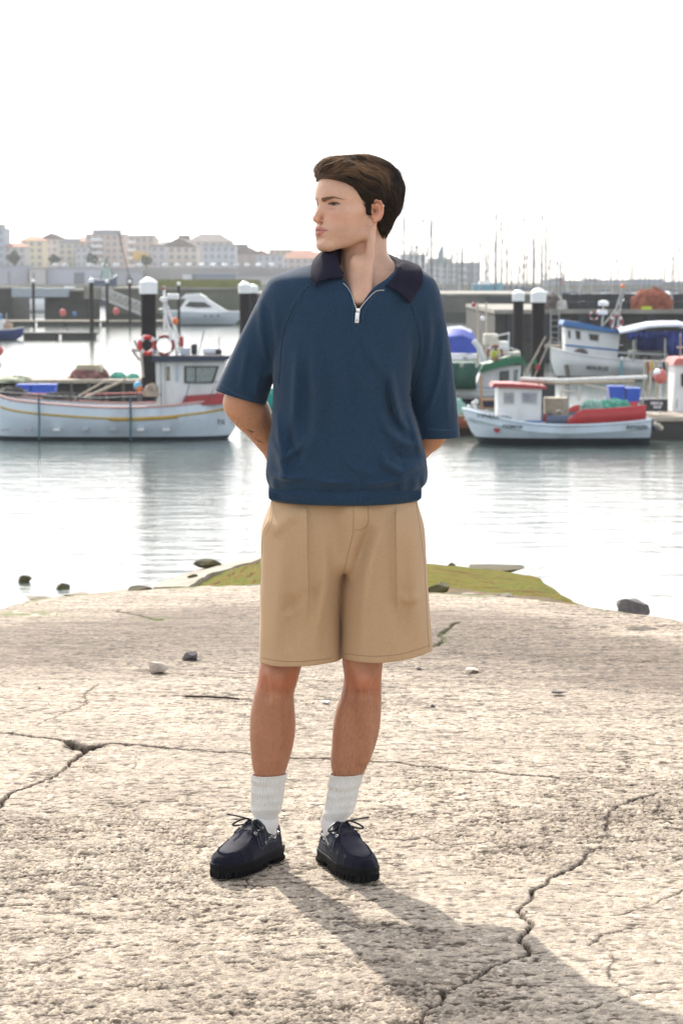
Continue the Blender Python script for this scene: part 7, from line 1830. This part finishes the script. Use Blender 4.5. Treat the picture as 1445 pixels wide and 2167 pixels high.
def shoe_parts(flip):
    """flip=+1: inner side is +y; returns meshes in local coordinates"""
    ux = np.arange(-0.008, 0.315, 0.0022); uy = np.arange(-0.062, 0.062, 0.0022); uz = np.arange(0.020, 0.125, 0.0022)
    X, Y, Z = grid3(ux, uy, uz); Y = Y*flip
    wi, wo = outl(ux, 1)[:, None, None], outl(ux, -1)[:, None, None]
    w = np.where(Y > 0, wi, wo)
    ht = np.interp(ux, [-0.01, 0.0, 0.03, 0.07, 0.10, 0.125, 0.15, 0.19, 0.23, 0.27, 0.295, 0.305], [0.088, 0.092, 0.090, 0.093, 0.110, 0.118, 0.110, 0.088, 0.073, 0.064, 0.053, 0.044])[:, None, None]
    hh = ht-0.028
    zc = np.clip((Z-0.028)/hh, -1, 2)
    taper = 1-0.30*np.clip(zc, 0, 1)*np.clip((0.17-X)/0.1, 0, 1)
    u = np.abs(Y)/np.maximum(w*taper, 1e-4); v = np.abs(zc)
    nexp = np.clip(3.2-0*X, 2, 4)
    d = ((u**2.6+np.where(zc > 0, v, 0)**3.0)**(1/2.8)-1)*np.minimum(w, hh)
    ends = np.maximum(-0.004-X, X-0.300)
    d = smax(d, np.maximum(0.026-Z, ends), 0.012)
    # apron: toe top sits lower inside the moccasin seam
    ra = np.hypot((X-0.215)/0.066, Y/0.034)
    seam = np.where(X > 0.16, ra-1, np.abs(Y)/0.034-1)
    d = d-0.0022*np.exp(-(seam/0.05)**2)*(X > 0.125)+0.0016*(seam < 0)*(X > 0.14)
    # ankle opening
    op = d_ell((X, Y, Z), (0.055, 0.0, 0.115), (0.060, 0.029, 0.062))
    tong = (X > 0.105)
    d = smax(d, -op, 0.004)
    # overlays: heel/side collar strip (a raised band under the topline) and the lacing quarter
    strip = np.abs(Z-(0.080-0.12*np.maximum(X-0.02, 0)))
    d = d-0.0012*np.clip((0.011-strip)/0.0015, 0, 1)*(X < 0.155)
    q = np.maximum(np.maximum(0.058-X+0.25*(0.1-Z), X-0.168-0.25*(Z-0.06)), 0.060-Z)
    d = d-0.0018*np.clip(-q/0.0018, 0, 1)*(np.abs(Y) > 0.010)
    Vv, Ff = surface_nets(np.broadcast_to(d, (len(ux), len(uy), len(uz))).astype(np.float32), ux, uy, uz)
    Vv = relax(Vv, Ff, 1, 0.4)
    return Vv, Ff, d
def shoe(loc, rz, flip):
    """one shoe as a part of the person, its own frame turned by rz (direction of the toe)"""
    Vv, Ff, d = shoe_parts(flip)
    Rm = Matrix.Translation(loc) @ Matrix.Rotation(rz, 4, 'Z') @ Matrix.Diagonal((0.93, 1.0, 1.03, 1))
    def place(o):
        o.data.transform(Rm); return o
    Rn = np.array(Rm)
    up = mesh_np('shoe', (Vv @ Rn[:3, :3].T)+Rn[:3, 3], Ff, suede, person)
    bv = BVHTree.FromPolygons([tuple(v) for v in Vv], [tuple(f) for f in Ff])
    def onto(q, off=0.001, top=True):
        """drop points on the upper from above/outside"""
        out = []
        for x, y, z in q:
            h = bv.find_nearest(Vector((x, y, z)))
            out.append(h[0]+h[1]*off)
        return out
    # worn apron patch: a thin sheet over the toe
    rows = []
    for i in range(15):
        t = i/14; x = 0.150+0.126*t; hw = 0.0315*math.sqrt(max(0.02, 1-max(0, (x-0.215)/0.064)**2))
        rows.append([tuple(onto([(x, hw*s, 0.13)], 0.0006)[0]) if False else None for s in (0,)])
    ap = MB(); rws = []
    for i in range(16):
        t = i/15; x = 0.152+0.122*t; hw = 0.0305*math.sqrt(max(0.02, 1-max(0, (x-0.212)/0.066)**2))
        row = []
        for k in range(13):
            y = hw*(k/6-1)
            h = bv.ray_cast(Vector((x, y, 0.2)), Vector((0, 0, -1)))
            p_ = h[0] if h[0] is not None else Vector((x, y, 0.05))
            row.append(p_+Vector((0, 0, 0.0009)))
        rws.append(row)
    ap.grid(rws); place(ap.build('apron', suede_top, up, True))
    # stitches round the apron
    st = MB(); path = []
    for k in range(61):
        a = -math.pi/2+math.pi*k/60
        path.append((0.212+0.068*math.cos(a), 0.0345*math.sin(a)))
    path = [(0.130+0.082*i/14, -0.0345) for i in range(14)]+path+[(0.212-0.082*i/14, 0.0345) for i in range(1, 15)]
    for (x, y) in path[::1]:
        c = Vector((0.20, 0, 0)); o_ = Vector((x, y, 0))-c; o_.normalize()
        a_ = bv.ray_cast(Vector((x, y, 0.2)), Vector((0, 0, -1)))[0]; b_ = bv.ray_cast(Vector((x+o_.x*0.004, y+o_.y*0.004, 0.2)), Vector((0, 0, -1)))[0]
        if a_ is not None and b_ is not None: st.tube([a_+Vector((0, 0, 0.0012)), b_+Vector((0, 0, 0.0006))], 0.0008, 4)
    place(st.build('apron_stitching', M('navy thread', (0.012, 0.016, 0.035), 0.8), up))
    # sole: welt + lugs + heel block
    so = MB()
    N_ = 90
    def ring(z, grow, x0=-0.004, x1=0.305, toe=0.0):
        r = []
        ts = x0+(x1-x0)*(0.5-0.5*np.cos(np.linspace(0, math.pi, N_//2)))
        for x in ts: r.append((x+(grow if x > 0.28 else -grow if x < 0.01 else 0)*0.8, flip*(outl(max(x, 0), 1)+grow), z+toe*max(0, (x-0.22)/0.08)**2))
        for x in ts[::-1]: r.append((x+(grow if x > 0.28 else -grow if x < 0.01 else 0)*0.8, -flip*(outl(max(x, 0), -1)+grow), z+toe*max(0, (x-0.22)/0.08)**2))
        return r
    bm_rows = [ring(0.0235, 0.001, toe=0.002), ring(0.0235, 0.0028, toe=0.002), ring(0.0290, 0.0032, toe=0.002), ring(0.0325, 0.0022, toe=0.002), ring(0.0335, 0.0005, toe=0.002)]
    mid = [ring(0.0135, 0.001, toe=0.003), ring(0.0135, 0.0018, toe=0.003), ring(0.0235, 0.0020, toe=0.002), ring(0.0235, 0.001, toe=0.002)]
    so.grid(bm_rows, close=True); so.grid(mid, close=True)
    for R__ in (bm_rows[0], bm_rows[-1], mid[0], mid[-1]):
        so.bm.faces.new([so.bm.verts.new(v) for v in R__])
    place(so.build('sole', rubber, up, False))
    lg = MB()
    def block(x0, x1, y0, y1, z0, z1): lg.box((x0+x1)/2, (y0+y1)/2, (z0+z1)/2, abs(x1-x0), abs(y1-y0), z1-z0)
    x = 0.118; 
    while x < 0.292:
        for sd in (1, -1):
            wv = outl(x+0.005, sd)+0.0015
            block(x, x+0.0095, flip*sd*0.012, flip*sd*wv, 0.0, 0.0145+(0.003*max(0, (x-0.22)/0.08)**2))
        x += 0.0135
    for k in range(5):                                     # toe lugs
        yy = -0.022+0.011*k; block(0.285, 0.3045-abs(yy)*0.35, yy-0.0045, yy+0.0045, 0.0, 0.016)
    hb = []
    for z in (0.0, 0.0055, 0.0137):
        r = []
        for a in np.linspace(-math.pi/2, math.pi/2, 16): r.append((0.030-0.037*math.cos(a), 0.036*math.sin(a), z))
        r.append((0.080, 0.037, z)); r.append((0.080, -0.037, z)); hb.append(r)
    lg.grid(hb[0:], close=True); lg.bm.faces.new([lg.bm.verts.new(v) for v in hb[0]])
    for k in range(7):
        a = -math.pi/2+math.pi*k/6
        lg.box(0.030-0.037*math.cos(a), 0.036*math.sin(a), 0.005, 0.006, 0.006, 0.0095, rz=-a)
    for k in range(3):
        for s in (1, -1): lg.box(0.042+0.014*k, s*0.0365, 0.005, 0.007, 0.005, 0.0095)
    place(lg.build('tread', rubber, up, False))
    # eyelets and laces
    ey = []
    for sd in (1, -1):
        for k in range(4):
            t = k/3; x = 0.164-0.048*t; y = sd*(0.0250+0.0020*k); z = 0.092+0.016*t
            h = bv.find_nearest(Vector((x, y*1.25, z)))
            ey.append((h[0], h[1], sd, k))
    eb = MB()
    def ringlet(c, n, R, r):
        q = n.to_track_quat('Z', 'Y').to_matrix()
        pts = [c+q @ Vector((R*math.cos(a), R*math.sin(a), 0)) for a in np.linspace(0, 2*math.pi, 17)]
        eb.tube(pts, r, 6, False)
    for c, n, sd, k in ey: ringlet(c+n*0.0016, n, 0.0042, 0.0014)
    side_e = []
    for sd in (1, -1):
        for x, z in ((0.128, 0.0655), (0.098, 0.073), (0.078, 0.0765), (0.030, 0.0785)):
            h = bv.find_nearest(Vector((x, sd*0.05, z))); side_e.append((h[0], h[1], sd)); ringlet(h[0]+h[1]*0.0014, h[1], 0.0034, 0.0011)
    place(eb.build('eyelets', silver, up, True))
    lb = MB()
    E = {(sd, k): c+n*0.0015 for c, n, sd, k in ey}
    for k in range(4):
        a, b = E[(1, k)], E[(-1, k)]
        mpt = (a+b)/2+Vector((0.0, 0, 0.007)); lb.tube(polyline([a, a.lerp(mpt, .5)+Vector((0, 0, .0025)), mpt, b.lerp(mpt, .5)+Vector((0, 0, .0025)), b], 0.003), 0.0027, 6)
        if k < 3:
            for s in (1, -1):
                a, b = E[(s, k)], E[(-s, k+1)]; mpt = (a+b)/2+Vector((0, 0, 0.008)); lb.tube(polyline([a, mpt, b], 0.004), 0.0026, 6)
    kn = (E[(1, 3)]+E[(-1, 3)])/2+Vector((0.004, 0, 0.010))
    lb.ball(kn, 0.0085, 0.0105, 0.0075, 10, 8)
    for s in (1, -1):
        lp = [kn, kn+Vector((0.010, s*0.016, 0.010)), kn+Vector((0.020, s*0.040, 0.001)), kn+Vector((0.028, s*0.050, -0.008)), kn+Vector((0.024, s*0.036, -0.008)), kn+Vector((0.008, s*0.012, -0.001)), kn]
        lb.tube(polyline(lp, 0.004), 0.0026, 6)
        en = [kn, kn+Vector((0.014, s*0.006, 0.008)), kn+Vector((0.034, s*0.018-0.004, -0.006)), kn+Vector((0.050, s*0.024, -0.020))] if s*flip < 0 else [kn, kn+Vector((0.010, s*0.018, 0.010)), kn+Vector((0.022, s*0.045, 0.016)), kn+Vector((0.034, s*0.064, 0.020))]
        lb.tube(polyline(en, 0.004), 0.0022, 6)
    for sd in (1, -1):                                    # rawhide lace threaded along the side
        q = [(0.132, 0.0645), (0.115, 0.069), (0.098, 0.073), (0.078, 0.0765), (0.055, 0.078), (0.030, 0.0785), (0.010, 0.079)]
        pts = []
        for x, z in q:
            h = bv.find_nearest(Vector((x, sd*0.05, z))); pts.append(h[0]+h[1]*0.0016)
        lb.tube(polyline(pts, 0.005), 0.0021, 6)
    place(lb.build('laces', lacem, up, True))
    # pale stitch lines on the quarter
    tb = MB()
    for sd in (1, -1):
        for q in ([(0.168, 0.090), (0.172, 0.075), (0.166, 0.058), (0.140, 0.052)], [(0.150, 0.1), (0.151, 0.085), (0.150, 0.066)], [(0.108, 0.100), (0.120, 0.080), (0.128, 0.058)], [(0.0, 0.067), (0.06, 0.063), (0.11, 0.057), (0.150, 0.051)]):
            pts = [bv.find_nearest(Vector((x, sd*0.055, z))) for x, z in q]; tb.tube(polyline([h[0]+h[1]*0.0005 for h in pts], 0.004), 0.0007, 4)
    place(tb.build('side_stitching', thread, up))
    return up
# heel/toe positions on the ground
GZ = 0.002
shoe(Vector((HEEL_L[0], HEEL_L[1], GZ)), math.atan2(DIR_L[1], DIR_L[0]), -1)
shoe(Vector((HEEL_R[0], HEEL_R[1], GZ)), math.atan2(DIR_R[1], DIR_R[0]), 1)
# ---- sea air
hz_ = MB(); hz_.box(0, 590, 40, 1960, 1240, 90.0)
hm = bpy.data.materials.new('haze'); hm.use_nodes = True; _n = hm.node_tree
for n in list(_n.nodes):
    if n.type != 'OUTPUT_MATERIAL': _n.nodes.remove(n)
_v = _n.nodes.new('ShaderNodeVolumePrincipled'); _v.inputs['Color'].default_value = (0.97, 0.98, 1.0, 1); _v.inputs['Density'].default_value = 0.00022; _v.inputs['Anisotropy'].default_value = 0.0
_n.links.new(_v.outputs[0], [n for n in _n.nodes if n.type == 'OUTPUT_MATERIAL'][0].inputs['Volume'])
haze = hz_.build('haze', hm); tag(haze, kind='stuff'); haze['label'] = 'pale sea haze over the harbour'
bpy.context.view_layer.update()
